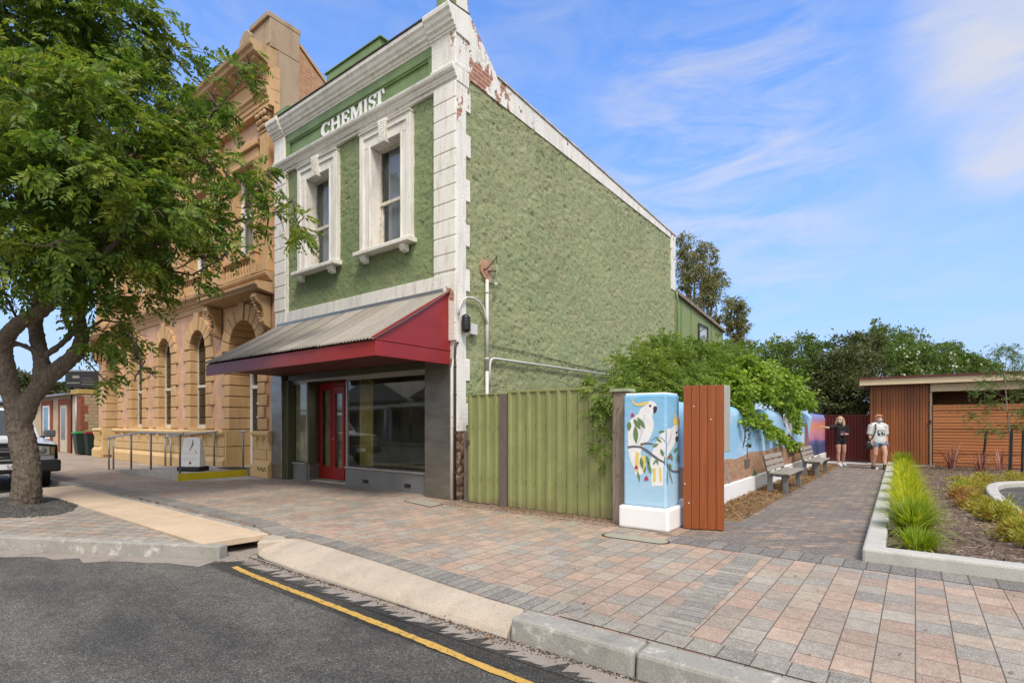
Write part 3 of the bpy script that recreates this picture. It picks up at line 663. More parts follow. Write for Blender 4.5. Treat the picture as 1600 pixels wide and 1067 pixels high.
# gutter strip with its ragged seam of asphalt
r = random.Random(3); x = -6.1; fg = MB()
struct(MB().poly([(a, b, Z_ROAD + 0.004) for a, b in [(-6.16, 3.12), (-6.3, 2.72), (-6.0, 2.765), (9, 2.765), (9, 3.0), (-2.3, 2.99), (-6.0, 3.04)]]), 'gutter', m_gutter)
while x < 9:
    big = r.random() < .35; w = r.uniform(.05, .11) if big else r.uniform(.03, .07); hh = r.uniform(.08, .17) if big else r.uniform(.015, .08); sx = r.uniform(.09, .15)
    z = Z_ROAD + .0065 + .0004*r.random()
    fg.add([(x, 2.755, z), (x + w*1.5, 2.755, z), (x + sx*.6 + w*.7, 2.765 + hh*.55, z), (x + sx + r.uniform(0, .03), 2.765 + hh, z), (x + sx*.45 + w*.1, 2.765 + hh*.6, z)], [(0, 1, 2, 3, 4)]); x += w
struct(fg, 'road_patch_edge', m_asphalt_dark)
low = []; x = -13.0
ip = smooth_path([(-13.9, 0.9), (-12.2, 0.55), (-10.6, 0.68), (-8.98, 1.30), (-6.26, 2.72)], 14)
out = []
for i, (a, b) in enumerate(ip):
    d = 0.30 + r.uniform(-0.12, 0.06); out.append((a + 0.45*d*1.0, b - 0.9*d))
struct(MB().poly([(a, b, Z_ROAD + 0.004) for a, b in ip + out[::-1]]), 'gutter', m_gutter)
struct(MB().poly([(a, b, Z_ROAD + 0.0025) for a, b in [(-6.2, 2.60), (-5.9, 2.56), (9, 2.46), (9, 2.77), (-6.1, 2.77)]]), 'road_patch', m_asphalt_dark)
# worn yellow line
lp = [(-5.82, 2.70), (-5.3, 2.66), (-4.2, 2.635), (-3.0, 2.60), (-1.5, 2.53), (3, 2.40), (9, 2.3)]
L = [(x + r.uniform(-.01, .01), y - 0.032 + r.uniform(-.006, .006)) for x, y in smooth_path(lp, 24)]; Rr = [(x, y + 0.032 + r.uniform(-.006, .006)) for x, y in smooth_path(lp, 24)]
tag(struct(MB().poly([(a, b, Z_ROAD + 0.009) for a, b in L + Rr[::-1]]), 'yellow_line', m_line))
# paver bands
Zb = 0.004
flat([(-60, 3.625), (-7.2, 3.625), (-6.4, 3.44), (-5.92, 3.54), (-5.2, 3.495), (-4.2, 3.41), (-3.2, 3.29), (-2.7, 3.245), (-2.34, 3.225), (-2.1, 3.24), (-2.0, 3.49), (-2.55, 3.53), (-3.2, 3.57), (-4.37, 3.66), (-5.3, 3.73), (-5.95, 3.78), (-6.4, 3.72), (-7.2, 3.92), (-60, 3.92)], Zb, 'paver_band', m_band_kerb)
flat([(-2.06, 3.245), (8, 3.245), (8, 3.44), (-1.93, 3.44)], Zb*2, 'paver_band', m_band_path2)
flat([(-1.42, 3.45), (-1.19, 3.45), (-1.27, 6.04), (-1.5, 6.04)], Zb*1.5, 'paver_band', m_band_cross)
# path beside the mural wall
flat([(-2.4, 6.05), (8, 6.05), (8, 6.41), (-2.4, 6.41)], 0.004, 'path_edge_band', m_band_path)
flat([(-2.62, 6.41), (-0.62, 6.41), (-0.86, 21.2), (-2.62, 21.2)], 0.003, 'path', m_path)
flat([(-0.62, 6.41), (-0.43, 6.41), (-0.72, 21.2), (-0.86, 21.2)], 0.003, 'path_border', m_path_edge)
flat([(-2.7, 21.2), (1.2, 21.2), (1.2, 23.5), (-2.7, 23.5)], 0.02, 'concrete_threshold', m_conc_new)
struct(MB().box(-2.7, 8, 6.06, 30, -0.33, -0.006), 'path_base', m_earth)
struct(MB().box(-60, -2.71, 7.55, 60, -0.33, -0.007), 'yard_ground', m_earth)
# soil with leaf litter below the mural
def soil(u, v):
    e = np.clip((-2.0 - u) / 0.15, 0, 1) * np.clip((v - 7.9) / 0.2, 0, 1) * np.clip((20.3 - v) / 0.3, 0, 1)
    return u, v, 0.006 + e * (0.03 + 0.035 * fbm(u*7, v*7, 0, 3))
tag(grid_sheet('leaf_litter_bed', -2.62, -1.98, 7.9, 20.3, 0.035, soil, m_litter), kind='structure')
rr = np.random.default_rng(5); n = 2600
P = np.stack([rr.uniform(-2.6, -1.95, n), rr.uniform(7.95, 20, n), rr.uniform(0.04, 0.075, n)], 1)
V, Q = leaves(P, np.column_stack([rr.normal(size=(n, 2)), rr.uniform(-.2, .35, n)]), rand_dirs(n, 2.0, rr), rr.uniform(0.03, 0.08, n), rr.uniform(0.012, 0.03, n))
tag(np_mesh('leaf_litter', V, Q, M_leaf('dead_leaf', [(0, (0.11, 0.055, 0.025, 1)), (0.5, (0.24, 0.13, 0.05, 1)), (1, (0.38, 0.25, 0.12, 1))], 0.1)), kind='stuff')
# gravel ring under the street tree and gravel seam under the fence
ring = [(-12.0 + (1.55 + 0.12*math.sin(3*a) + random.uniform(-.05, .05))*math.cos(a), 2.02 + (0.66 + random.uniform(-.03, .03))*math.sin(a)) for a in [i*2*PI/40 for i in range(40)]]
flat(ring, 0.006, 'tree_gravel', m_gravel_grey)
seam = [(-6.7, 6.99)] + [(x, 6.56 + random.uniform(-.06, .06)) for x in np.linspace(-6.6, -2.7, 34)] + [(-2.35, 6.42), (-2.35, 6.99)]
flat(seam, 0.005, 'gravel_seam', m_gravel_pink)
def pebbles(name, pts, zz, sz, mat, seed):
    rg = np.random.default_rng(seed); n = len(pts); base = np.array([[1,0,0],[-.5,.87,0],[-.5,-.87,0],[0,0,.7],[0,0,-.7]], float)
    fs = np.array([[0,1,3],[1,2,3],[2,0,3],[1,0,4],[2,1,4],[0,2,4]])
    ang = rg.uniform(0, 6.28, n); c, si = np.cos(ang), np.sin(ang); k = rg.uniform(sz*0.5, sz, n)
    V = np.einsum('ij,njk->nik', base, np.stack([np.stack([c, si, 0*c], 1), np.stack([-si, c, 0*c], 1), np.stack([0*c, 0*c, 1+0*c], 1)], 1)) * k[:, None, None]
    V[:, :, 1] *= rg.uniform(.6, 1, n)[:, None]
    V += np.column_stack([pts, np.full(n, zz)])[:, None, :]
    return tag(np_mesh(name, V.reshape(-1, 3), (np.arange(n)[:, None, None]*5 + fs[None]).reshape(-1, 3), mat), kind='stuff')
rg = np.random.default_rng(8)
a = rg.uniform(0, 6.28, 2600); q = np.sqrt(rg.uniform(0, 1, 2600))
pebbles('gravel', np.column_stack([-12.0 + 1.62*q*np.cos(a), 2.02 + 0.70*q*np.sin(a)]), 0.012, 0.022, m_gravel_grey, 1)
pebbles('gravel', np.column_stack([rg.uniform(-6.65, -2.6, 1700), 6.95 - np.abs(rg.normal(0, 0.19, 1700))]), 0.010, 0.016, m_gravel_pink, 2)
# garden bed, its kerb and the car park beyond
def bed(u, v): return u, v, 0.035 + 0.03 * fbm(u*3, v*3, 0, 3) + 0.012*fbm(u*22, v*22, 5, 2)
tag(grid_sheet('mulch_bed', -0.72, 3.6, 6.55, 21.75, 0.05, bed, m_mulch, keep=lambda u, v: (u > -0.35 - 0.0195*(v-6.4)) & ~(u > .12 + np.interp(v, [6.6, 8, 9.9, 11.9, 13.6, 14.9, 15.75, 16.2, 16.21], [2.45, 1.62, 1.12, 1.03, 1.06, 1.22, 1.6, 2.3, 9]))), kind='structure')
rg = np.random.default_rng(15); n = 5200
P = np.stack([rg.uniform(-0.3, 2.4, n), 6.7 + 13.5*rg.uniform(0, 1, n)**1.5, rg.uniform(0.05, 0.085, n)], 1); P = P[~((P[:, 0] > 1.12) & (P[:, 1] < 16))]
n = len(P)
V, Q = leaves(P, np.column_stack([rg.normal(size=(n, 2)), rg.uniform(-.15, .3, n)]), rand_dirs(n, 2.5, rg), rg.uniform(0.03, 0.09, n), rg.uniform(0.008, 0.022, n), 0.1)
tag(np_mesh('bark_chips', V, Q, M_leaf('bark_chip', [(0, (0.06, 0.035, 0.026, 1)), (0.5, (0.14, 0.09, 0.065, 1)), (0.85, (0.22, 0.16, 0.12, 1)), (1, (0.46, 0.37, 0.29, 1))], 0.0, rough=0.9)), kind='stuff')
kb = MB(); kb.prism([(-0.43, 6.41), (8, 6.41), (8, 6.62), (-0.24, 6.62), (-0.55, 21.3), (-0.73, 21.3)], 'z', -0.2, 0.135)
struct(kb, 'bed_kerb', m_conc_new, 0.025)
ck = smooth_path([(3.4, 5.0), (1.62, 8.0), (1.12, 9.9), (1.03, 11.9), (1.06, 13.6), (1.22, 14.9), (1.6, 15.75), (2.3, 16.2), (3.4, 16.3), (8, 16.3)], 8)
strip([p for p in ck if p[1] > 6.64][::-1], 0.2, 0.14, -0.2, 'carpark_kerb', m_conc_new, 0.02, 0.03)
flat([(8, 6.63), (2.5, 6.63)] + [(x+0.1, y-0.02) for x, y in ck if y > 6.64] + [(8, 16.2)], 0.03, 'carpark', m_asphalt)
# concrete pit lids set in the paving
def stadium(p, q, r_):
    a, b = on_z(*p), on_z(*q); d = (b-a).normalized(); n_ = Vector((-d.y, d.x, 0)); return [b - d*r_ + d*r_*math.cos(t) + n_*r_*math.sin(t) for t in np.linspace(-PI/2, PI/2, 9)] + [a + d*r_ - d*r_*math.cos(t) - n_*r_*math.sin(t) for t in np.linspace(-PI/2, PI/2, 9)]
for pts, lab in (('S', 'rounded concrete pit lid in the gravel before the cockatoo pillar'), ([(633, 783), (660, 779), (691, 788), (672, 792)], 'flat concrete pit lid in the paving before the shop corner pillar')):
    w = stadium((945, 835), (1043, 848), .115) if pts == 'S' else [on_z(x, y, 0) for x, y in pts]
    o = MB().prism([(p.x, p.y) for p in w], 'z', -0.05, 0.012).build('pit_lid', m_lid, origin=(w[0].x, w[0].y, 0), bevel=0.005)
    tag(o, lab, 'pit lid', 'concrete pit lids in the paving')
    c = sum(w, Vector())/len(w); rim = [(c.x + (p.x-c.x)*1.07, c.y + (p.y-c.y)*1.10) for p in w]
    MB().prism(rim, 'z', -0.04, 0.0075).build('lid_frame', m_dark_metal, o)

# dark debris washed along the foot of the crossing and kerb, and dry leaves by the fence
rg = np.random.default_rng(44); n = 2600; xx = rg.uniform(-6.1, 3, n)
pebbles('gutter_debris', np.column_stack([xx, 2.985 - np.abs(rg.normal(0, .022, n))*(1 + .8*np.sin(xx*2.1)) + .03*np.clip((-4.6-xx)/1.4, 0, 1)]), Z_ROAD + .006, .010, M_plain('dark_debris', (.06, .045, .032, 1), .9, var=.5, nscale=30), 3)
n = 420; P = np.stack([rg.uniform(-5.4, -3.3, n), 6.86 - np.abs(rg.normal(0, .10, n)), np.full(n, .012)], 1)
n2 = 120; P = np.concatenate([P, np.stack([rg.uniform(-6.5, -2.2, n2), 2.93 + rg.uniform(-.05, .04, n2), np.full(n2, Z_ROAD+.012)], 1), np.stack([rg.uniform(-13, 2, 90), rg.uniform(3.6, 6.8, 90), np.full(90, .007)], 1)]); k = len(P)
V, Q = leaves(P, np.column_stack([rg.normal(size=(k, 2)), rg.uniform(-.05, .15, k)]), rand_dirs(k, 3.0, rg), rg.uniform(.02, .05, k), rg.uniform(.008, .02, k))
tag(np_mesh('fallen_leaves', V, Q, bpy.data.materials['dead_leaf']), kind='stuff')

# an old crack across the crossing
mb = MB(); rc = random.Random(6); pts = [(-2.96, 2.99, -.128), (-2.93, 3.05, -.088), (-2.97, 3.10, -.069), (-2.93, 3.16, -.044), (-2.95, 3.21, -.022), (-2.92, 3.26, .003)]
mb.tube([(a, b, c + .0015) for a, b, c in pts], [.004, .005, .003, .0045, .003, .002], 4, flat=.5); struct(mb, 'kerb_crack', m_dark_metal)
# ---------------------------------------------------------------- the green shop
XL, XR, YF, YB = -12.87, -6.6, 7.0, 17.95
shop = thing('chemist_shop', 'two-storey olive green shop with white trim, CHEMIST lettering and red awning', 'shop', (-9.73, 7.0, 0))
WCX = (-8.60, -11.02); WH = 0.47; WZ0, WZ1 = 5.0, 7.16
def rough(a, b, sd, amp):
    n1 = fbm(a*1.9 + 0.8*b, b*2.8 - 0.5*a, 0.3, 3, sd); n2 = fbm(a*9.0 + 5*b, b*12.5 - 2*a, 1.3, 3, sd+5)
    pit = np.clip(fbm(a*9.0 + 5.4*b, b*14.5 - 2.2*a, 2.1, 2, sd+9) - 0.34, 0, 1)
    return amp * (0.7*n1 + 1.1*n2 - 3.4*pit)
def kf(u, v):
    k = np.ones(u.shape, bool)
    for c in WCX: k &= ~((abs(u-c) < 0.60) & (v > 5.1) & (v < 7.3))
    return k
grid_sheet('front_wall', -12.45, -7.10, 4.05, 7.72, 0.027, lambda u, v: (u, 7.058 - rough(u, v, 3, 0.015), v), m_green_shaded, shop, keep=kf)
ztop = lambda y: 7.80 - 0.0105*(y-7.36)
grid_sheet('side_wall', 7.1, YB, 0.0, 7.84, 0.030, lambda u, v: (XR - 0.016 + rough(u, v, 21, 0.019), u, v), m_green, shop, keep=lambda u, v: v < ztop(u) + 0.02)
mb = MB(); mb.box(XL+0.03, XR-0.08, 7.42, YB-0.02, 2.97, 7.5); mb.box(XL+0.03, XL+0.2, 7.1, YB, 0, 2.96); mb.box(XR-0.25, XR-0.08, 7.05, YB-0.02, 0, 2.96); mb.box(XL+0.03, XR-0.08, 12, 12.2, 0, 2.96)
mb.build('wall_core', m_green, shop)
# corner pier and quoins
mb = MB(); mb.box(-7.165, XR+0.004, 7.0, 7.245, 1.25, 7.72)
z = 1.35; i = 0
rq = random.Random(4)
while z < 7.5:
    if i % 2 == 0: mb.box(XR-0.1, XR+0.0045+0.0005*(i % 3), 7.2, 7.36 + rq.uniform(-.015, .015), z, z + 0.41)
    z += 0.415; i += 1
mb.build('corner_pier', m_white_brick, shop, bevel=0.012)
mb = MB(); mb.box(-6.75, XR+0.002, 7.02, 7.33, 0, 1.25); mb.build('corner_base', m_rubble, shop)
for xa, xb in ((-7.165, XR-0.005), (XL, -12.37)):
    mb = MB(); z = 4.18
    while z < 7.55:
        mb.box(xa, xb, 6.955, 7.02, z + 0.007, min(z + 0.305, 7.62)); z += 0.312
    mb.box(xa + 0.004, xb - 0.004, 6.972, 7.05, 3.75, 7.62)
    mb.build('quoins', m_white, shop, bevel=0.014)
mb = MB(); mb.box(XL, -12.37, 7.0, 7.3, 2.6, 7.65); mb.build('pier', m_white, shop)
MB().box(-12.56, -12.40, 7.06, 7.3, 0, 2.46).build('green_post', m_green_dark, shop)
# white band over the awning
MB().box(-12.37, -7.165, 6.985, 7.2, 3.6, 4.14).build('white_band', m_white, shop, bevel=0.012)
MB().box(-7.17, XR-0.004, 6.95, 7.0, 2.9, 4.14).build('white_band', m_white_brick, shop, bevel=0.01)
# string course, frieze, cornice
def moulding(name, prof, x0, x1, mat, par, bevel=0.006):
    return MB().prism(prof, 'x', x0, x1).build(name, mat, par, bevel=bevel)
SP = [(7.3, 7.60), (6.99, 7.60), (6.985, 7.665), (6.945, 7.67), (6.94, 7.70), (6.925, 7.715), (6.92, 7.75), (6.885, 7.765), (6.865, 7.80), (6.855, 7.845), (6.90, 7.865), (7.3, 7.875)]
moulding('string_course', SP, XL - 0.03, XR + 0.02, m_white, shop)
mb = MB(); mb.box(-12.42, -7.2, 7.06, 7.3, 7.87, 8.55)
for (a, b, c, d, y) in ((-12.42, -7.2, 8.32, 8.54, 7.0), (-12.42, -7.2, 7.872, 7.935, 7.005), (-12.42, -12.26, 7.936, 8.318, 7.003), (-7.36, -7.2, 7.936, 8.318, 7.003)): mb.box(a, b, y, 7.1, c, d)
mb.build('frieze_panel', m_green_trim, shop, bevel=0.015)
mb = MB(); mb.box(-12.26, -7.36, 7.02, 7.1, 8.285, 8.318); mb.box(-12.26, -7.36, 7.03, 7.1, 7.936, 7.955); mb.build('frieze_moulding', m_green_trim, shop, bevel=0.008)
for a, b in ((-7.215, XR+0.004), (XL-0.004, -12.40)):
    mb = MB(); mb.box(a, b, 6.955, 7.3, 7.87, 8.50); mb.box(a-0.015, b+0.015, 6.935, 7.3, 7.875, 7.95); mb.build('end_pilaster', m_white_brick if a > -8 else m_white, shop, bevel=0.012)
CP = [(7.3, 8.45), (7.02, 8.45), (7.01, 8.50), (6.985, 8.505), (6.98, 8.54), (6.955, 8.55), (6.945, 8.60), (6.90, 8.615), (6.89, 8.66), (6.855, 8.70), (6.835, 8.76), (6.80, 8.80), (6.79, 8.87), (6.80, 8.875), (6.82, 8.91), (7.3, 8.95)]
moulding('cornice', CP, -12.42, -7.19, m_white, shop)
CP2 = [(y - (0.055 if y < 7.2 else 0), z + (0.004)) for y, z in CP]
moulding('cornice_end', CP2, -7.24, XR + 0.035, m_white, shop); moulding('cornice_end', CP2, XL - 0.06, -12.40, m_white, shop)
# dirty lead capping, upstand blocks
MB().prism([(7.31, 8.955), (6.775, 8.885), (6.77, 8.905), (7.31, 8.985)], 'x', XL-0.06, XR+0.04).build('capping', M_plain('mossy_capping', (0.075, 0.07, 0.045, 1), 0.9, var=0.4, nscale=6), shop)
mb = MB(); mb.box(-10.66, -8.78, 7.0, 7.32, 8.97, 9.34); mb.box(-10.72, -8.72, 6.97, 7.34, 9.34, 9.375)
mb.box(-7.12, XR-0.015, 6.99, 7.29, 8.965, 9.42); mb.box(XL-0.02, -12.30, 6.99, 7.32, 8.965, 9.25)
mb.box(-12.3, -10.66, 7.05, 7.30, 8.97, 9.05); mb.box(-8.78, -7.12, 7.05, 7.30, 8.97, 9.05)
mb.build('parapet_block', m_green_trim, shop, bevel=0.01)
# raking brick end of the parapet and the coping along the side
st = [(7.0, 9.40), (7.29, 9.40), (7.30, 9.00), (7.33, 8.99)]
y = 7.33; zz = 8.99; rk = random.Random(2)
while y < 8.10:
    dy = rk.uniform(0.05, 0.085); zz -= dy*0.90; y += dy
    st += [(y, zz + dy*0.35), (y + 0.004, zz)]
prof = st + [(8.16, 8.24), (YB, 7.84), (YB, 5.97), (17.55, 5.97), (17.52, 7.69), (7.36, 7.79), (7.25, 7.5), (7.0, 7.5)]
MB().prism(prof, 'x', -6.9, XR + 0.006).build('parapet_side', m_white_brick, shop)
MB().prism([(8.14, 8.255), (YB+0.03, 7.85), (YB+0.03, 7.885), (8.14, 8.29)], 'x', -6.95, XR+0.03).build('coping', M_plain('grey_coping', (0.50, 0.47, 0.42, 1), 0.9, var=0.35, nscale=4), shop)
mb = MB(); mb.prism([(7.3, 7.4), (YB, 7.4), (YB, 7.6), (7.3, 7.7)], 'x', XL+0.1, -6.9); mb.build('roof', m_iron, shop)
# upper windows
for c in WCX:
    o = 0.795; mb = MB()
    for sg in (-1, 1):
        mb.box(c+sg*WH, c+sg*(o-0.10), 6.985, 7.33, WZ0, WZ1); mb.box(c+sg*(o-0.125), c+sg*o, 6.95, 7.12, WZ0, 7.475); mb.box(c+sg*(WH+0.012), c+sg*(WH+0.05), 6.968, 7.0, WZ0, WZ1+0.03)
    mb.box(c-o+0.10, c+o-0.10, 6.983, 7.33, WZ1+0.002, 7.40); mb.box(c-o+0.124, c+o-0.124, 6.952, 7.12, 7.36, 7.47)
    mb.prism([(7.05, 7.47), (6.95, 7.47), (6.92, 7.485), (6.915, 7.51), (7.05, 7.52)], 'x', c-o-0.012, c+o+0.012)
    w = mb.build('window', m_white, shop, bevel=0.008)
    mb = MB(); mb.prism([(c-0.085, 7.10), (c+0.085, 7.10), (c+0.13, 7.56), (c-0.13, 7.56)], 'y', 6.90, 7.05)
    rg_ = random.Random(9)
    for i in range(9):
        for j in range(4): mb.ball((c - 0.075 + j*0.05 + rg_.uniform(-.008, .008), 6.897, 7.14 + i*0.046), (0.016, 0.012, 0.017), 6, q=4)
    mb.build('keystone', m_white, w)
    mb = MB(); mb.prism([(7.28, 4.93), (6.86, 4.915), (6.83, 4.925), (6.83, 4.995), (6.85, 5.01), (7.28, 5.03)], 'x', c-0.87, c+0.87); mb.build('sill', m_white, w, bevel=0.008)
    for sg in (-1, 1):
        MB().prism([(7.02, 4.92), (6.88, 4.92), (6.875, 4.86), (6.91, 4.79), (6.95, 4.775), (7.02, 4.76)], 'x', c+sg*0.62-0.075, c+sg*0.62+0.075).build('bracket', m_white, w, bevel=0.01)
    mb = MB(); z_m = 6.02; a = WH
    mb.box(c-a, c-a+0.055, 7.215, 7.27, 5.03, WZ1); mb.box(c+a-0.055, c+a, 7.215, 7.27, 5.03, WZ1); mb.box(c-a+.055, c+a-.055, 7.215, 7.27, WZ1-0.05, WZ1); mb.box(c-a+.055, c+a-.055, 7.205, 7.275, z_m-0.035, z_m+0.03)
    mb.box(c-a+.055, c-a+0.095, 7.245, 7.29, 5.03, z_m-0.036); mb.box(c+a-0.095, c+a-.055, 7.245, 7.29, 5.03, z_m-0.036); mb.box(c-a+.095, c+a-.095, 7.245, 7.29, 5.03, 5.11)
    mb.build('sash', m_tin_white, w)
    MB().box(c-a+.05, c+a-.05, 7.250, 7.254, z_m, WZ1-.04).build('pane', m_glass_up, w)
    MB().box(c-a+.09, c+a-.09, 7.270, 7.274, 5.09, z_m-.03).build('pane', m_glass_up, w)
    MB().box(c-a+0.16, c+a, 7.34, 7.345, 5.0, WZ1+.1).build('blind', m_blind, w)
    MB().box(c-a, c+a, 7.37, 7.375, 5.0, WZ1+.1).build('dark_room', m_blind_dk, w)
# CHEMIST lettering: slab serif outlines
def slab_letters():
    mbs = []; H = 0.325; HX = .31; y0, y1 = 7.03, 7.055; zb = 7.985
    X = [-10.935, -10.555, -10.165, -9.825, -9.36, -9.215, -8.985]; KX_ = [1.45, 1.02, 1.15, 1.02, 1, 1.05, 1.15]
    for _ in X: mbs.append(MB())
    def P(pts, x): mbs[X.index(x)].prism([(x + a*HX*KX_[X.index(x)], zb + b*H) for a, b in pts], 'y', y0, y1)
    def ribbon(c, wd, x):
        c = [Vector((a, b, 0)) for a, b in c]; n = len(c); L = []; R = []
        for i in range(n):
            t = (c[min(i+1, n-1)] - c[max(i-1, 0)]).normalized(); nn = Vector((-t.y, t.x, 0)); w = wd[i] if hasattr(wd, '__len__') else wd
            L.append((c[i]+nn*w/2)); R.append((c[i]-nn*w/2))
        for i in range(n-1):
            q = [L[i], L[i+1], R[i+1], R[i]]; P([(p.x, p.y) for p in q], x)
    def arc(cx, cy, rx, ry, a0, a1, n=18): return [(cx+rx*math.cos(math.radians(a0+(a1-a0)*i/n)), cy+ry*math.sin(math.radians(a0+(a1-a0)*i/n))) for i in range(n+1)]
    w = 0.21; q = 0.11
    stem = lambda x0: [(x0-q*.9, 0), (x0+w+q*.9, 0), (x0+w+q*.9, .13), (x0+w, .15), (x0+w, .85), (x0+w+q*.9, .87), (x0+w+q*.9, 1), (x0-q*.9, 1), (x0-q*.9, .87), (x0, .85), (x0, .15), (x0-q*.9, .13)]
    # C
    ribbon(arc(.44, .5, .34, .41, 52, 318, 22), [.14+.10*abs(math.cos(math.radians(52+266*i/22))) for i in range(23)], X[0]); P([(.60, .62), (.72, .62), (.74, 1.0), (.66, .98), (.58, .9)], X[0])
    # H
    P(stem(.10), X[1]); P(stem(.80), X[1]); P([(.31, .43), (.80, .43), (.80, .58), (.31, .58)], X[1])
    # E
    P([(0, 0), (.80, 0), (.84, .36), (.72, .36), (.62, .14), (.31, .14), (.31, .44), (.46, .44), (.49, .36), (.57, .36), (.57, .66), (.49, .66), (.46, .57), (.31, .57), (.31, .86), (.60, .86), (.70, .66), (.82, .66), (.78, 1), (0, 1), (0, .87), (.10, .85), (.10, .15), (0, .13)], X[2])
    # M
    P([(0, 0), (.34, 0), (.34, .13), (.25, .15), (.25, .70), (.56, 0), (.70, 0), (1.02, .70), (1.02, .15), (.95, .13), (.95, 0), (1.36, 0), (1.36, .13), (1.25, .15), (1.25, .85), (1.36, .87), (1.36, 1), (1.03, 1), (.69, .30), (.36, 1), (0, 1), (0, .87), (.10, .85), (.10, .15), (0, .13)], X[3])
    # I
    P(stem(.10), X[4])
    # S
    ribbon(arc(.42, .72, .26, .21, 40, 200, 12) + [(.24, .60), (.36, .53), (.50, .47), (.62, .38)] + arc(.40, .28, .26, .21, 20, -140, 12), [.09+.006*i for i in range(13)] + [.18, .21, .21, .18] + [.16-.006*i for i in range(13)], X[5]); P([(.60, .66), (.70, .66), (.70, 1), (.63, 1)], X[5]); P([(.10, 0), (.17, 0), (.21, .36), (.10, .36)], X[5])
    # T
    P([(.16, 0), (.66, 0), (.66, .13), (.52, .15), (.52, .86), (.66, .86), (.74, .62), (.84, .62), (.82, 1), (0, 1), (-.02, .62), (.08, .62), (.16, .86), (.30, .86), (.30, .15), (.16, .13)], X[6])
    return mbs
for q_ in slab_letters(): q_.build('letter', m_white_clean, shop)
# awning
ya, za, yb, zb2 = 5.25, 2.715, 7.0, 3.83; xa, xb = -12.80, -6.72
def corr(u, v):
    sh = np.floor(u/0.76); lift = 0.022*np.sin(sh*12.9) * (1-v)**2
    return u, ya + (yb-ya)*v - 0.02*np.abs(np.sin(sh*7.7))*(1-v), za + (zb2-za)*v + 0.014*np.sin(u*2*PI/0.084) + 0.014 + lift - 0.02*np.sin(v*PI)
aw = MB().box(-12.74, -6.775, 5.285, 5.318, 2.465, 2.712).build('awning', m_red_fade, shop, bevel=0.006)
o = grid_sheet('roof_sheet', xa, xb, 0, 1, 0.0095, corr, m_iron, aw)
# fewer rows down the slope are enough: rebuilt coarse in v
bpy.data.objects.remove(o)
nu = int((xb-xa)/0.0095); u = np.linspace(xa, xb, nu); v = np.linspace(0, 1, 12); Ug, Vg = np.meshgrid(u, v); Xg, Yg, Zg = corr(Ug, Vg)
P = np.stack([Xg.ravel(), Yg.ravel(), Zg.ravel()], 1); ii = np.arange(nu*12).reshape(12, nu)
Q = np.stack([ii[:-1, :-1].ravel(), ii[:-1, 1:].ravel(), ii[1:, 1:].ravel(), ii[1:, :-1].ravel()], 1)
o = np_mesh('roof_sheet', P, Q, m_iron, aw, smooth=True); so = o.modifiers.new('thick', 'SOLIDIFY'); so.thickness = 0.004; so.offset = -1
for x0, x1 in ((-6.80, -6.765), (-12.755, -12.72)):
    MB().prism([(5.319, 2.60), (6.99, 2.60), (6.99, 3.795), (5.319, 2.728)], 'x', x0, x1).build('end_panel', m_red, aw)
MB().box(-6.764, -6.738, 5.286, 6.96, 2.466, 2.71).build('end_fascia', m_red, aw, bevel=0.006)
MB().box(-6.764, -6.728, 5.30, 6.97, 2.712, 2.738).build('end_bead', m_red, aw, bevel=0.006)
MB().prism([(5.26, 2.735), (7.0, 3.815), (7.0, 3.845), (5.26, 2.765)], 'x', -6.80, -6.745).build('barge_board', m_red, aw)
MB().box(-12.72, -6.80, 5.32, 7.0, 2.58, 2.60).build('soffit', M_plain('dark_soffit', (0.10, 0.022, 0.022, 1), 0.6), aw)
MB().box(-12.72, -6.9, 6.93, 7.03, 3.78, 3.87).build('flashing', m_galv, aw)
# shop front
MB().box(-12.40, -7.38, 7.06, 7.3, 2.46, 2.96).build('sign_board', m_green_dark, shop)
for a, b in ((-7.40, -6.725), (-13.02, -12.56)):
    MB().box(a, b, 6.955 if a > -8 else 6.965, 7.34, 0.0, 2.58).build('pilaster', m_steel, shop, bevel=0.012)
mb = MB(); mb.box(-12.60, -7.40, 7.18, 7.30, 2.40, 2.462); mb.box(-12.60, -7.40, 7.155, 7.2, 2.435, 2.459); mb.build('head_trim', m_alu, shop, bevel=0.006)
mb = MB(); mb.box(-12.6, -7.05, 12-1.2, 12-1.15, 0, 2.95); mb.box(-12.65, -12.6, 7.3, 10.8, 0, 2.95); mb.box(-7.05, -7.0, 7.4, 10.8, 0, 2.95); mb.box(-12.6, -7.05, 7.3, 10.8, 2.90, 2.95); mb.box(-12.6, -7.05, 7.28, 10.8, -0.02, 0.02)
mb.box(-10.2, -7.4, 7.30, 7.9, 0.30, 0.36)
mb.build('interior', m_interior, shop)
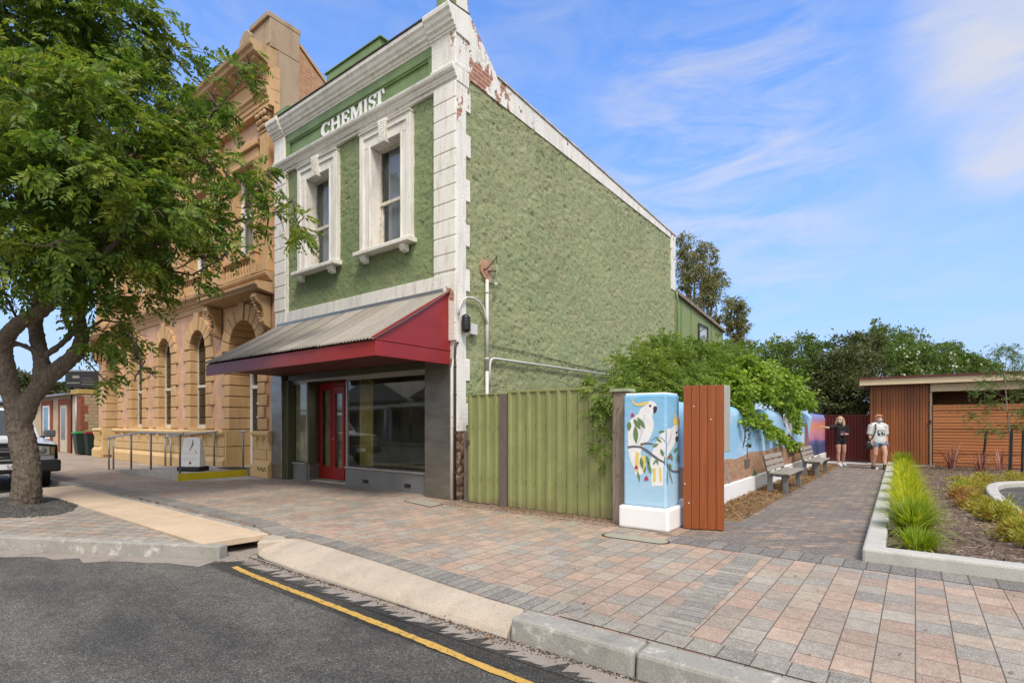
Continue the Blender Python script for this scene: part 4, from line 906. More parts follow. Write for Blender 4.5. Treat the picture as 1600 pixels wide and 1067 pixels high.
def shop_window(x0, x1, papered):
    f = MB(); f.box(x0, x0+0.035, 7.2, 7.25, 0.43, 2.40); f.box(x1-0.035, x1, 7.2, 7.25, 0.43, 2.40); f.box(x0, x1, 7.15, 7.26, 0.395, 0.43); f.box(x0+.035, x1-.035, 7.2, 7.25, 2.36, 2.40)
    w = f.build('shop_window', m_alu, shop, bevel=0.005)
    MB().box(x0+0.03, x1-0.03, 7.222, 7.228, 0.42, 2.37).build('pane', m_glass, w)
    r = MB(); r.box(x0, x1, 7.19, 7.28, 0.0, 0.394); rr_ = r.build('stall_riser', m_grey_tile, w)
    if not papered:
        for cx in ((x0*0.74 + x1*0.26), (x0*0.26 + x1*0.74)):
            v_ = MB(); v_.box(cx-0.085, cx+0.085, 7.175, 7.195, 0.10, 0.175); v_.build('vent', m_black, w, bevel=0.004)
        c_ = MB()
        for i in range(9): c_.tube([(-9.96 + i*0.05, 7.42 + 0.02*(i % 2), 0.43), (-9.96 + i*0.05, 7.42 + 0.02*(i % 2), 2.4)], 0.032, 6)
        c_.build('curtain', m_curtain, w)
        MB().box(-9.5, -7.5, 9.2, 9.25, 0.02, 2.3).build('back_partition', m_interior, w)
    else:
        MB().box(x0+.035, x1-.035, 7.27, 7.275, 0.45, 2.37).build('paper', m_frosted, w)
shop_window(-10.22, -7.405, False); shop_window(-12.55, -11.80, True)
# splayed returns into the doorway
for (a, b) in (((-10.22, 7.24), (-10.80, 7.66)), ((-11.80, 7.24), (-11.97, 7.66))):
    d = Vector((b[0]-a[0], b[1]-a[1], 0)); L = d.length; d.normalize(); nn = Vector((-d.y, d.x, 0)); c = Vector(((a[0]+b[0])/2, (a[1]+b[1])/2, 0))
    MB().obox(c + Vector((0, 0, 0.197)), d*L/2, nn*0.03, (0, 0, 0.197)).build('return_riser', m_grey_tile, shop)
    mb = MB(); mb.obox(c + Vector((0, 0, 1.40)), d*L/2, nn*0.003, (0, 0, 1.0)); mb.build('return_pane', m_glass, shop)
    mb = MB(); mb.obox(Vector((b[0], b[1], 1.4)), d*0.03, nn*0.04, (0, 0, 1.0)); mb.build('return_post', M_plain('brown_timber', (0.16, 0.085, 0.04, 1), 0.5), shop)
MB().box(-11.99, -10.78, 7.24, 7.72, 2.398, 2.44).build('porch_soffit', m_green_dark, shop)
dr = MB(); X0, X1 = -11.95, -10.80
for a, b in ((X0, X0+0.09), (-11.47, -11.33), (X1-0.07, X1)): dr.box(a, b, 7.62, 7.70, 0.02, 2.39)
dr.box(X0+.09, -11.47, 7.62, 7.70, 2.22, 2.39); dr.box(-11.33, X1-.07, 7.62, 7.70, 2.30, 2.39); dr.box(X0+.09, -11.47, 7.63, 7.69, 0.02, 0.34)
door = dr.build('door', m_red, shop, bevel=0.006)
lf = MB(); lf.box(-11.32, -11.24, 7.605, 7.66, 0.03, 2.29); lf.box(X1-.15, X1-.075, 7.605, 7.66, 0.03, 2.29); lf.box(-11.24, X1-.15, 7.605, 7.66, 0.03, 0.32); lf.box(-11.24, X1-.15, 7.605, 7.66, 2.12, 2.29)
lf.build('door_leaf', m_red, door, bevel=0.006)
mb = MB(); mb.box(X0+.08, -11.46, 7.655, 7.66, 0.3, 2.24); mb.box(-11.25, X1-.14, 7.63, 7.635, 0.3, 2.14); mb.build('door_glass', m_glass, door)
MB().box(X0+.09, -11.0, 7.75, 7.755, 0.3, 2.24).build('door_blind', m_frosted, door)
mb = MB(); mb.ball((-11.285, 7.585, 1.02), 0.026); mb.tube([(-11.285, 7.61, 1.02), (-11.285, 7.575, 1.02)], 0.018, 10); mb.build('door_handle', m_alu, door)
# pipes and fittings on the side wall
XS = XR + 0.045
pb = lambda *p: [on_x(a, b, XS) for a, b in p]
mb = MB(); mb.tube([(XS, 7.79, 0.0), (XS, 7.79, 2.4)], 0.034, 10); mb.tube([(XS, 7.79, 2.4), (XS, 7.79, 4.16)], 0.034, 10)
for z in (1.6, 2.62, 3.9): mb.tube([(XS, 7.79, z), (XS, 7.79, z+0.035)], 0.042, 10)
mb.build('conduit', m_pipe, shop)
mb = MB(); mb.tube([(XS+.01, 7.86, 2.1), (XS+.01, 7.86, 2.50), (XS+.01, 7.88, 2.60), (XS+.01, 7.93, 2.65), (XS+.01, 8.02, 2.665), (XS+.01, 13.6, 2.70)], 0.024, 8); mb.build('conduit', m_pipe, shop)
mb = MB(); y_ = [(6.99, 3.36), (7.0, 3.48), (7.07, 3.62), (7.2, 3.71), (7.38, 3.73), (7.55, 3.69), (7.68, 3.58), (7.75, 3.42), (7.775, 3.3)]; mb.tube([(XS+.01, a, b) for a, b in y_], 0.02, 8); mb.build('cable_loop', m_pipe, shop)
mb = MB(); mb.tube([(XS-0.04, 7.82 + 0.8*i, 2.92 - 0.02*i + 0.015*math.sin(i)) for i in range(8)], 0.007, 5); mb.tube([(XS-.03, 7.86, 4.15), (XS-.03, 8.05, 4.12), (XS-.03, 8.3, 4.16)], 0.006, 5); mb.build('cable', m_black, shop)
lm = MB(); lm.lathe((XR+0.10, 7.13, 3.05), [(0.03, 0), (0.07, 0.02), (0.08, 0.06), (0.08, 0.27), (0.065, 0.31), (0.03, 0.33)], 14); lm.box(XR-.01, XR+.10, 7.11, 7.15, 3.18, 3.22)
for i in range(5): lm.lathe((XR+0.10, 7.13, 3.10+i*0.05), [(0.084, 0), (0.084, 0.012)], 14)
lm.build('wall_lamp', m_black, shop)
MB().box(XR-.02, XR+.10, 7.28, 7.46, 3.04, 3.24).build('junction_box', m_pipe, shop, bevel=0.012)
# bare patch, iron bracket and insulators
pt = [(7.62, 4.42), (7.64, 4.30), (7.70, 4.22), (7.80, 4.16), (7.92, 4.12), (7.95, 4.2), (7.97, 4.36), (7.95, 4.50), (7.88, 4.56), (7.74, 4.54), (7.66, 4.50)]
MB().prism([(a, b) for a, b in pt], 'x', XR-.03, XR+.030).build('bare_patch', m_clay, shop)
mb = MB(); mb.tube([(XR, 7.70, 4.33), (XR+.10, 7.72, 4.34), (XR+.12, 8.0, 4.63)], 0.016, 6); mb.tube([(XR+.12, 8.0, 4.63), (XR+.12, 8.0, 4.50)], 0.010, 6); mb.tube([(XR, 7.80, 4.33), (XR+.12, 7.95, 4.35)], 0.012, 6); mb.ball((XR+.12, 7.96, 4.35), 0.022); mb.build('iron_bracket', m_rust, shop)
mb = MB(); mb.lathe((XR+.10, 7.99, 4.06), [(0.012, 0), (0.034, 0.01), (0.026, 0.03), (0.04, 0.04), (0.03, 0.065), (0.012, 0.075)], 10); mb.tube([(XR+.12, 8.0, 4.50), (XR+.115, 8.0, 4.14)], 0.006, 5); mb.build('insulator', M_plain('porcelain', (0.6, 0.55, 0.45, 1), 0.3), shop)
# corner downpipes and gate latch post
mb = MB(); mb.tube([(-6.66, 6.93, 0.02), (-6.66, 6.93, 2.35), (-6.655, 6.96, 2.5), (-6.64, 7.0, 2.62)], 0.030, 10); mb.build('downpipe', m_white_brick, shop)
mb = MB(); mb.tube([(-6.585, 6.93, 0.02), (-6.585, 6.93, 2.75), (-6.585, 6.96, 2.84), (-6.59, 7.02, 2.86)], 0.020, 8)
for z in (0.5, 1.2, 1.9, 2.4): mb.tube([(-6.585, 6.93, z), (-6.585, 6.93, z+.03)], 0.028, 8)
mb.build('cable_pipe', m_dark_metal, shop)
mb = MB(); mb.tube([(XR+.04, 18.06, 0.0), (XR+.04, 18.06, 5.7), (XR+.02, 17.98, 5.95)], 0.035, 8); mb.build('rear_downpipe', m_green_trim, shop)
# rear lean-to
lt = MB(); lt.prism([(YB+0.02, 0), (23.9, 0), (23.9, 5.36), (YB+0.02, 5.93)], 'x', -12.8, XR-0.09); ln = lt.build('rear_lean_to', M_plain('pale_green_boards', (0.225, 0.275, 0.105, 1), 0.6, var=0.08), shop)
for y in (18.75, 19.8, 22.3, 23.85): MB().box(XR-0.09, XR-0.06, y-0.02, y+0.02, 0, 5.90 - (y-YB)*0.0958).build('batten', m_green_trim, ln)
MB().prism([(YB, 5.94), (24.1, 5.35), (24.1, 5.47), (YB, 6.06)], 'x', -12.9, XR+0.02).build('lean_to_roof', M_plain('weathered_roof_edge', (0.23, 0.19, 0.15, 1), 0.8, var=0.35, nscale=5), ln)
mb = MB()
for a, b, c, d in ((20.6, 21.75, 5.20, 5.27), (20.6, 21.75, 4.36, 4.43), (20.6, 20.68, 4.43, 5.20), (21.67, 21.75, 4.43, 5.20)): mb.box(XR-.09, XR-.03, a, b, c, d)
w = mb.build('lean_to_window', m_dark_metal, ln); MB().box(XR-.088, XR-.07, 20.68, 21.67, 4.43, 5.20).build('pane', M_plain('milky_glass', (0.45, 0.48, 0.50, 1), 0.15), w)
# ---------------------------------------------------------------- the ornate stone bank
bank = thing('bank_building', 'ornate two-storey ochre and pink stone bank with arched windows, left of the green shop', 'building', (-20.1, 7.1, 0))
BX0, BX1, BY = -27.3, -13.03, 7.1
OPN = [(-14.72, 0.80, 0.0, 3.42, True), (-17.6, 0.55, 1.22, 3.70, False), (-20.2, 0.55, 1.22, 3.70, False), (-22.8, 0.55, 1.22, 3.70, False), (-25.55, 0.70, 0.0, 3.5, True)]
UP = [(-14.75, 0.62), (-17.6, 0.62), (-20.2, 0.62), (-22.8, 0.62), (-25.5, 0.62)]
def kb_(u, v):
    k = np.ones(u.shape, bool)
    for c, hw, z0, zs, _ in OPN: k &= ~((abs(u-c) < hw+0.12) & (v > z0) & (v < zs)) & ~(((u-c)**2 + (v-zs)**2 < (hw+0.12)**2) & (v >= zs))
    for c, hw in UP: k &= ~((abs(u-c) < hw+0.03) & (v > 5.95) & (v < 8.6))
    return k
grid_sheet('wall', BX0, BX1, 1.1, 11.0, 0.06, lambda u, v: (u, BY + 0.006*fbm(u*5, v*5, 0, 2), v), m_pink, bank, keep=kb_)
mb = MB(); mb.box(BX0+.02, BX1-.02, 8.6, 16, 0, 9.3); mb.box(BX0+.02, BX1-.02, 7.62, 8.59, 4.75, 9.3)
edges = [BX0+.02] + sum([[c-hw-.02, c+hw+.02] for c, hw, *_ in sorted(OPN)], []) + [BX1-.02]
for a, b in zip(edges[0::2], edges[1::2]): mb.box(a, b, 7.16, 8.59, 0.02, 4.74)
mb.build('wall_core', m_ochre, bank)
def arch_blocks(mb, c, hw, zs, out, y0, y1, n, key=0.0):
    for i in range(n):
        a0 = PI*i/n + 0.012; a1 = PI*(i+1)/n - 0.012; vs = []
        for y in (y0, y1):
            for r_, a in ((hw, a0), (out, a0), (out, (a0+a1)/2), (out, a1), (hw, a1), (hw, (a0+a1)/2)):
                e = key if (i == n//2 and r_ == out) else 0
                vs.append((c + (r_+e)*math.cos(a), y - (0.03 if (i == n//2 and y == y0) else 0), zs + (r_+e)*math.sin(a)))
        mb.add(vs, [(0, 1, 2, 3, 4, 5), (11, 10, 9, 8, 7, 6)] + [(j, j+6, (j+1) % 6 + 6, (j+1) % 6) for j in range(6)])
def surround(c, hw, z0, zs, big, deep):
    mb = MB(); mg = MB(); z = z0 if not big else 0.0; h = (zs - 1.22)/7.0; i = 0; z = 1.22
    while z < zs - 0.01:
        wd = 0.52 if i % 2 == 0 else 0.37
        if big: wd -= 0.02
        for sg in (-1, 1):
            w2 = wd
            if big and c > -16 and sg > 0: w2 = min(wd, BX1 - (c+hw) - 0.01)
            mb.box(c+sg*hw, c+sg*(hw+w2), BY-0.05, deep, z+0.011, z+h-0.011)
            mg.box(c+sg*(hw+.012), c+sg*(hw+w2-.02), BY-0.03, deep-.01, z-.01, z+h)
        z += h; i += 1
    o_ = hw + (0.42 if not big else 0.46)
    arch_blocks(mb, c, hw, zs, o_, BY-0.075, deep, 9 if not big else 11, 0.13)
    # joint backing behind the arch stones
    n = 24; vs = []
    for y in (BY-0.03, deep-.01):
        for j in range(n+1):
            a = PI*j/n; vs.append((c+(hw+.012)*math.cos(a), y, zs+(hw+.012)*math.sin(a))); vs.append((c+(o_-.02)*math.cos(a), y, zs+(o_-.02)*math.sin(a)))
    k = 2*(n+1); fs = []
    for j in range(n):
        a = 2*j; fs += [(a, a+1, a+3, a+2), (k+a, k+a+2, k+a+3, k+a+1), (a, a+2, k+a+2, k+a), (a+1, k+a+1, k+a+3, a+3)]
    mg.add(vs, fs)
    return mb, mg
for c, hw, z0, zs, big in OPN:
    deep = 7.78 if big else 7.40
    mb, mg = surround(c, hw, z0, zs, big, deep)
    if big:
        name = 'entrance_arch'
    else: name = 'window'
    w = mb.build(name, m_ochre, bank, bevel=0.02); mg.build('joint_bed', m_groove, w)
    y = deep - 0.12 if not big else deep - 0.05
    if not big:
        fr = MB(); e = 0.038
        fr.box(c-hw, c-hw+e, y, y+.08, 1.25, zs); fr.box(c+hw-e, c+hw, y, y+.08, 1.25, zs); fr.box(c-hw+e, c+hw-e, y, y+.08, 1.25, 1.36); fr.box(c-hw+e, c+hw-e, y-.01, y+.08, 2.52, 2.60)
        n = 14
        for j in range(n):
            a, b = PI*j/n, PI*(j+1)/n; q = [(c+r_*math.cos(t), zs+r_*math.sin(t)) for r_, t in ((hw, a), (hw, b), (hw-e, b), (hw-e, a))]; fr.prism(q, 'y', y, y+.08)
        fr.build('sash', m_tin_white, w)
        pg = MB(); pg.prism([(c-hw+.03, 1.3), (c+hw-.03, 1.3)] + [(c+(hw-.03)*math.cos(PI*j/14), zs+(hw-.03)*math.sin(PI*j/14)) for j in range(15)], 'y', y+.03, y+.035); pg.build('pane', M_glass('bank_glass', (0.2, 0.22, 0.22), base=0.03), w)
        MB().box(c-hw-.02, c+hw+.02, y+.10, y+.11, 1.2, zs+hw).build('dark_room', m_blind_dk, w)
        MB().box(c-hw-.03, c+hw+.03, 7.0, 7.55, 1.20, 1.25).build('sill', m_ochre_light, w, bevel=0.01)
    else:
        fr = MB(); fr.box(c-hw, c-hw+.10, y-.08, y+.04, 0.18, zs+.1); fr.box(c+hw-.10, c+hw, y-.08, y+.04, 0.18, zs+.1); fr.box(c-hw+.1, c+hw-.1, y-.08, y+.04, 2.40, 2.50); fr.box(c-.05, c+.05, y-.08, y+.04, 0.18, 2.39); fr.build('door_frame', m_white_clean, w, bevel=0.006)
        dd = MB(); dd.box(c-hw+.1, c-.06, y-.05, y, 0.2, 2.38); dd.box(c+.06, c+hw-.1, y-.05, y, 0.2, 2.38); dd.build('door', M_plain('dark_blue_grey_door', (0.035, 0.042, 0.048, 1), 0.3), w)
        st = MB()
        for zz in (0.95, 1.55, 1.95): st.box(c-.45, c-.36, y-.056, y-.051, zz, zz+.06)
        st.build('door_sticker', m_white_clean, w)
        MB().box(c-hw+.1, c+hw-.1, y-.03, y-.02, 2.51, zs+.05).build('fanlight', M_glass('bank_glass', (0.3, 0.33, 0.33), base=0.1), w)
        MB().prism([(c-hw, zs+.05)] + [(c+hw*math.cos(PI-PI*j/14), zs+.05+hw*math.sin(PI-PI*j/14)) for j in range(15)], 'y', y, y+.02).build('tympanum', m_ochre, w)
# plinth, with courses; broken at the entrances
segs = [(BX0-.02, -26.27), (-24.83, -15.54), (-13.90, BX1)]
for a, b in segs:
    mb = MB()
    mb.prism([(7.3, 0), (6.86, 0), (6.86, 0.30), (6.90, 0.36), (6.93, 0.40), (6.955, 0.42), (6.955, 1.02), (6.93, 1.03), (6.88, 1.08), (6.86, 1.11), (6.86, 1.15), (6.90, 1.19), (7.3, 1.22)], 'x', a, b)
    p = mb.build('plinth', m_ochre_light, bank, bevel=0.012)
    mb = MB(); x = a + 0.05
    while x < b - 0.45:
        mb.box(x, min(x+0.62, b-.04), 6.925, 6.96, 0.46, 0.70); mb.box(x+.2, min(x+0.82, b-.02), 6.925, 6.96, 0.72, 0.97); x += 0.66
    mb.build('plinth_block', m_ochre_light, p, bevel=0.015)
    mb = MB(); x = a + 0.14
    while x < b - .1:
        mb.prism([(6.96, 0.80), (6.92, 0.82), (6.90, 0.9), (6.865, 0.98), (6.865, 1.04), (6.96, 1.04)], 'x', x, x+0.13); x += (0.86 if b-a > 3 else 0.3)
    mb.build('plinth_bracket', m_ochre_light, p, bevel=0.015)
for c, hw, z0, zs, big in OPN:
    if big:
        for sg in (-1, 1):
            mb = MB(); xo = c+sg*(hw+.05); xo = xo if not (c > -16 and sg > 0) else c+hw+.04
            mb.box(c+sg*(hw-.03), xo, 6.95, 7.78, 0.1, 0.72); mb.box(c+sg*(hw-.03), xo, 6.952, 7.78, 0.74, 1.20)
            mb.build('door_jamb', m_ochre_light, bank, bevel=0.012)
# graffiti scrawl on the plinth beside the shop
mb = MB(); rs = random.Random(12); x = -13.52
while x < -13.08:
    mb.tube([(x + t*0.05 + rs.uniform(-.01, .01), 6.853, 0.22 + 0.055*math.sin(t*3.1 + x*40) + rs.uniform(-.01, .01)) for t in np.linspace(0, 1.2, 6)], 0.005, 4); x += 0.075
mb.build('graffiti', m_black, bank)
# lower cornice, hood over the door and its consoles
LC = [(7.3, 4.80), (7.06, 4.80), (7.05, 4.95), (7.02, 4.97), (7.0, 5.03), (6.95, 5.05), (6.90, 5.12), (6.82, 5.16), (6.80, 5.22), (6.84, 5.26), (7.3, 5.30)]
moulding('lower_cornice', LC, BX0-.1, BX1-.007, m_ochre_weather, bank)
for c, x0, x1 in ((-14.72, -16.35, BX1-.002), (-25.6, -27.2, -24.1)):
    h = MB(); h.prism([(7.04, 4.70), (6.62, 4.78), (6.60, 4.84), (6.545, 4.87), (6.54, 4.93), (6.60, 4.965), (7.04, 4.99)], 'x', x0, x1); hd = h.build('door_hood', m_ochre_weather, bank, bevel=0.01)
    for xx in (x0+.25, x1-.32):
        k = MB(); k.prism([(7.06, 4.68), (6.66, 4.70), (6.63, 4.60), (6.68, 4.50), (6.80, 4.42), (6.86, 4.28), (6.88, 4.12), (6.86, 4.02), (6.90, 3.92), (6.98, 3.88), (7.06, 3.84)], 'x', xx-.12, xx+.12)
        for t in range(9): k.ball((xx + random.uniform(-.06, .06), 6.66 + 0.03*t*0.8 + (0 if t < 4 else .03), 4.62 - t*0.075), (.05, .05, .045), 8, q=5)
        k.build('console', m_ochre_weather, hd, bevel=0.012)
mb = MB(); mb.ball((-13.75, 6.95, 4.45), 0.07); mb.box(-13.78, -13.72, 6.95, 7.1, 4.42, 4.48); mb.build('door_lamp', m_white_clean, bank)
# upper floor: pedestals, balusters, windows, pilasters
for c, hw in UP:
    w = MB(); e = 0.13
    for sg in (-1, 1): w.box(c+sg*hw, c+sg*(hw+.26), BY-.06, 7.45, 5.95, 8.45)
    w.box(c-hw-.26, c+hw+.26, BY-.06, 7.45, 8.451, 8.75); w.box(c-hw-.34, c+hw+.34, BY-.14, 7.3, 8.76, 8.92)
    wo = w.build('upper_window', m_ochre, bank, bevel=0.02)
    f = MB(); f.box(c-hw, c-hw+e, 7.32, 7.40, 5.95, 8.45); f.box(c+hw-e, c+hw, 7.32, 7.40, 5.95, 8.45); f.box(c-hw+e, c+hw-e, 7.32, 7.40, 7.15, 7.25); f.box(c-hw+e, c+hw-e, 7.32, 7.40, 8.33, 8.45); f.build('sash', m_white_clean, wo)
    MB().box(c-hw+.1, c+hw-.1, 7.36, 7.365, 5.95, 8.4).build('pane', m_glass_up, wo)
    MB().box(c-hw, c+hw, 7.47, 7.48, 5.95, 8.45).build('dark_room', m_blind, wo)
    bl = MB(); bl.box(c-hw-.2, c+hw+.2, 6.90, 7.08, 5.31, 5.40); bl.box(c-hw-.2, c+hw+.2, 6.89, 7.09, 5.80, 5.90)
    for sg in (-1, 1): bl.box(c+sg*(hw+.2), c+sg*(hw+.46), 6.86, 7.1, 5.31, 5.86); bl.box(c+sg*(hw+.17), c+sg*(hw+.49), 6.83, 7.1, 5.862, 5.93)
    bo = bl.build('balustrade', m_ochre, bank, bevel=0.01)
    x = c-hw-.10; bb = MB()
    while x < c+hw+.15:
        bb.lathe((x, 6.99, 5.40), [(.045, 0), (.045, .03), (.025, .06), (.055, .15), (.05, .2), (.025, .29), (.03, .32), (.045, .36), (.045, .40)], 10); x += 0.155
    bb.build('baluster', m_ochre, bo)
for x in (-13.42, -16.2, -18.9, -21.5, -24.15, -26.95):
    q = MB(); q.box(x-.27, x+.27, 6.90, 7.2, 5.31, 5.55); q.box(x-.21, x+.21, 6.97, 7.2, 5.55, 9.0); q.box(x-.25, x+.25, 6.93, 7.2, 5.551, 5.66)
    po = q.build('pilaster', m_ochre, bank, bevel=0.015)
    cp = MB(); rc = random.Random(int(-x*10))
    cp.box(x-.21, x+.21, 6.965, 7.2, 9.0, 9.42)
    for row, (zz, yy) in enumerate(((9.06, 6.95), (9.20, 6.92), (9.33, 6.88))):
        for i in range(5): cp.ball((x-.2 + i*.1 + rc.uniform(-.015, .015), yy, zz + rc.uniform(-.02, .02)), (.06, .05, .075), 8, q=5)
    cp.box(x-.29, x+.29, 6.85, 7.2, 9.43, 9.50); cp.box(x-.23, x+.23, 6.95, 7.2, 8.93, 8.985)
    cp.build('capital', m_ochre_weather, po)
moulding('architrave', [(7.3, 9.50), (6.92, 9.50), (6.92, 9.60), (6.89, 9.61), (6.89, 9.72), (6.86, 9.73), (6.86, 9.80), (6.80, 9.84), (6.79, 9.90), (6.86, 9.92), (7.3, 9.93)], BX0-.05, BX1-.009, m_ochre, bank)
moulding('frieze', [(7.3, 9.92), (6.94, 9.92), (6.94, 10.44), (7.3, 10.44)], BX0-.03, BX1-.004, m_ochre, bank)
moulding('main_cornice', [(7.3, 10.43), (6.90, 10.43), (6.88, 10.52), (6.80, 10.56), (6.52, 10.68), (6.50, 10.76), (6.44, 10.80), (6.42, 10.88), (6.46, 10.93), (7.3, 10.98)], BX0-.2, BX1-.01, m_ochre_weather, bank)
x = BX0 + .1
while x < BX1-.1: MB().prism([(6.92, 10.46), (6.86, 10.46), (6.60, 10.58), (6.60, 10.66), (6.92, 10.62)], 'x', x, x+.17).build('modillion', m_ochre_weather, bank); x += .42
mb = MB(); mb.box(BX0, BX1-.9, 6.98, 7.35, 10.98, 11.42); mb.box(BX0-.05, BX1-.9, 6.90, 7.4, 11.42, 11.54); mb.build('parapet', m_ochre_weather, bank, bevel=0.02)
mb = MB(); mb.box(BX1-.9, BX1, 6.93, 7.75, 10.985, 11.72); mb.box(BX1-.95, BX1+.004, 6.87, 7.78, 11.722, 11.86); mb.box(BX1-.92, BX1+.002, 6.90, 7.1, 11.05, 11.2); mb.prism([(-14.75, 11.54), (-14.05, 11.54), (-14.1, 11.8), (-14.3, 11.98), (-14.5, 11.98), (-14.7, 11.8)], 'y', 6.95, 7.35); mb.build('parapet_pier', m_side_cement, bank, bevel=0.02)
MB().box(BX1-.06, BX1+.003, 7.12, 7.76, 0, 10.97).build('side_pier', m_side_cement, bank)
mb = MB(); z = 9.0
while z < 10.4: mb.box(BX1-.05, BX1+.006, 7.05, 7.20, z, z+.29); z += .31
mb.build('side_quoins', m_ochre, bank, bevel=.012)
MB().prism([(7.70, 6.0), (7.70, 11.42), (7.95, 11.22), (8.2, 11.02), (8.46, 10.85), (9.4, 10.2), (16, 9.0), (16, 6.0)], 'x', BX1-.3, BX1-.012).build('side_wall', m_brick_orange, bank)
MB().prism([(7.76, 11.42), (8.46, 10.88), (9.4, 10.24), (16, 9.03), (16, 9.1), (9.4, 10.33), (8.46, 10.97), (7.76, 11.5)], 'x', BX1-.34, BX1+.02).build('coping', m_ochre_weather, bank)
# aerial
mb = MB(); mb.tube([(-15.4, 7.6, 11.2), (-15.4, 7.6, 12.6)], .014, 6)
for z, l in ((12.5, .35), (12.35, .45), (12.2, .5)): mb.tube([(-15.4-l/2, 7.6, z), (-15.4+l/2, 7.6, z)], .007, 5)
mb.build('aerial', m_galv, bank)
# ---- ramp, rails, sandwich board
rp = thing('entry_ramp', 'low concrete ramp and landing with yellow painted edge at the bank door', 'ramp', (-15.5, 6.2, 0))
MB().prism([(-14.06, 0.0), (-14.06, 0.178), (-16.4, 0.178), (-19.2, 0.012), (-19.2, 0.0)], 'y', 5.22, 6.9).build('ramp_slab', m_conc_ramp, rp, bevel=0.008)
MB().box(-14.059, -14.045, 5.19, 6.84, 0.004, 0.184).build('yellow_edge', m_yellow, rp, bevel=0.004)
MB().prism([(-14.04, 5.30), (-13.5, 5.9), (-13.1, 6.75), (-14.04, 6.82)], 'z', -0.02, 0.012).build('ramp_apron', m_conc_new, rp)
MB().box(-15.5, -13.93, 6.91, 7.7, -0.05, 0.176).build('door_step', m_conc_ramp, rp); MB().box(-15.1, -14.2, 6.55, 7.05, 0.18, 0.195).build('door_mat', m_black, rp)
def zr(x): return 0.178 if x > -16.4 else max(0.0, 0.178*(x+19.2)/2.8)
def rail(label, xs, y, top, extra=None):
    t = thing('handrail', label, 'handrail', (xs[-1], y, 0), 'ramp handrails')
    mb = MB(); mb.tube([(x, y, z) for x, z in top], 0.024, 10); mb.build('rail', m_rail_lt, t)
    for x in xs: MB().tube([(x, y, zr(x)), (x, y, np.interp(x, [p[0] for p in top], [p[1] for p in top])-.01)], 0.024, 8).build('post', m_rail_grey, t)
    return t
rail('long grey handrail with a sloped end along the street side of the bank ramp', [-19.3, -18.9, -17.42, -15.97, -14.12], 5.27, [(-19.45, 0.96), (-16.74, 1.14), (-13.95, 1.14)])
rail('handrail against the bank wall, behind the white sandwich board', [-19.5, -19.05, -15.96], 6.84, [(-19.6, 0.95), (-16.8, 1.12), (-15.8, 1.17)])
t = thing('handrail', 'single short handrail post beside the bank door, at the yellow ramp edge', 'handrail', (-14.12, 6.78, 0), 'ramp handrails')
MB().tube([(-14.12, 6.78, .178), (-14.12, 6.78, 1.17)], .024, 8).build('post', m_rail_grey, t); MB().tube([(-14.22, 6.70, 1.18), (-14.02, 6.86, 1.18)], .026, 10).build('rail', m_rail_lt, t)
sb = thing('sandwich_board', 'white sandwich board with black brush strokes and a red mark on the bank ramp', 'sign', (-14.72, 5.8, 0.178), rotz=math.radians(0))
th = math.radians(30); ux = Vector((math.cos(th), math.sin(th), 0)); uy = Vector((-math.sin(th), math.cos(th), 0)); C0 = Vector((-14.72, 5.8, 0.178))
mb = MB(); mb.obox(C0 + Vector((0, 0, .06)), ux*.31, uy*.20, (0, 0, .06)); mb.build('sign_base', m_black, sb, bevel=.03)
vs = []; W0, W1 = .27, .235; H = .86
front = [(-W0, .10), (W0, .10), (W1, H-.06), (W1-.06, H), (-W1+.06, H), (-W1, H-.06)]
mb = MB(); n = len(front)
vs = [C0 + ux*a + uy*(-.12 + .10*(b-.1)) + Vector((0, 0, b)) for a, b in front] + [C0 + ux*a + uy*(.12 - .10*(b-.1)) + Vector((0, 0, b)) for a, b in front]
mb.add(vs, [tuple(range(n)), tuple(range(n, 2*n))[::-1]] + [(i, i+n, (i+1) % n+n, (i+1) % n) for i in range(n)]); mb.build('panel', m_white_clean, sb, bevel=.006)
def onp(a, b, e=.004): return C0 + ux*a + uy*(-.12 + .10*(b-.1) - e) + Vector((0, 0, b))
mb = MB(); mb.tube([onp(.02, .80), onp(.035, .72), onp(.01, .64), onp(-.03, .55), onp(-.045, .5)], [.006, .013, .014, .010, .003], 6, flat=.3); mb.tube([onp(.03, .79), onp(.05, .70), onp(.03, .62)], [.003, .009, .003], 6, flat=.3); mb.tube([onp(.09, .56), onp(.14, .50), onp(.18, .46)], [.004, .009, .012], 6, flat=.3); mb.build('brush_stroke', m_black, sb)
mb = MB()
for z, a, b in ((.44, -.2, .16), (.33, -.18, .2), (.28, -.2, .12)): mb.add([onp(a, z), onp(b, z), onp(b, z+.008), onp(a, z+.008)], [(0, 1, 2, 3)])
mb.build('printed_line', M_plain('pale_grey_print', (.35, .37, .38, 1), .6), sb)
mb = MB(); mb.add([onp(-.03, .18), onp(.03, .18), onp(.03, .24), onp(-.03, .24)], [(0, 1, 2, 3)]); mb.build('red_mark', m_red, sb)
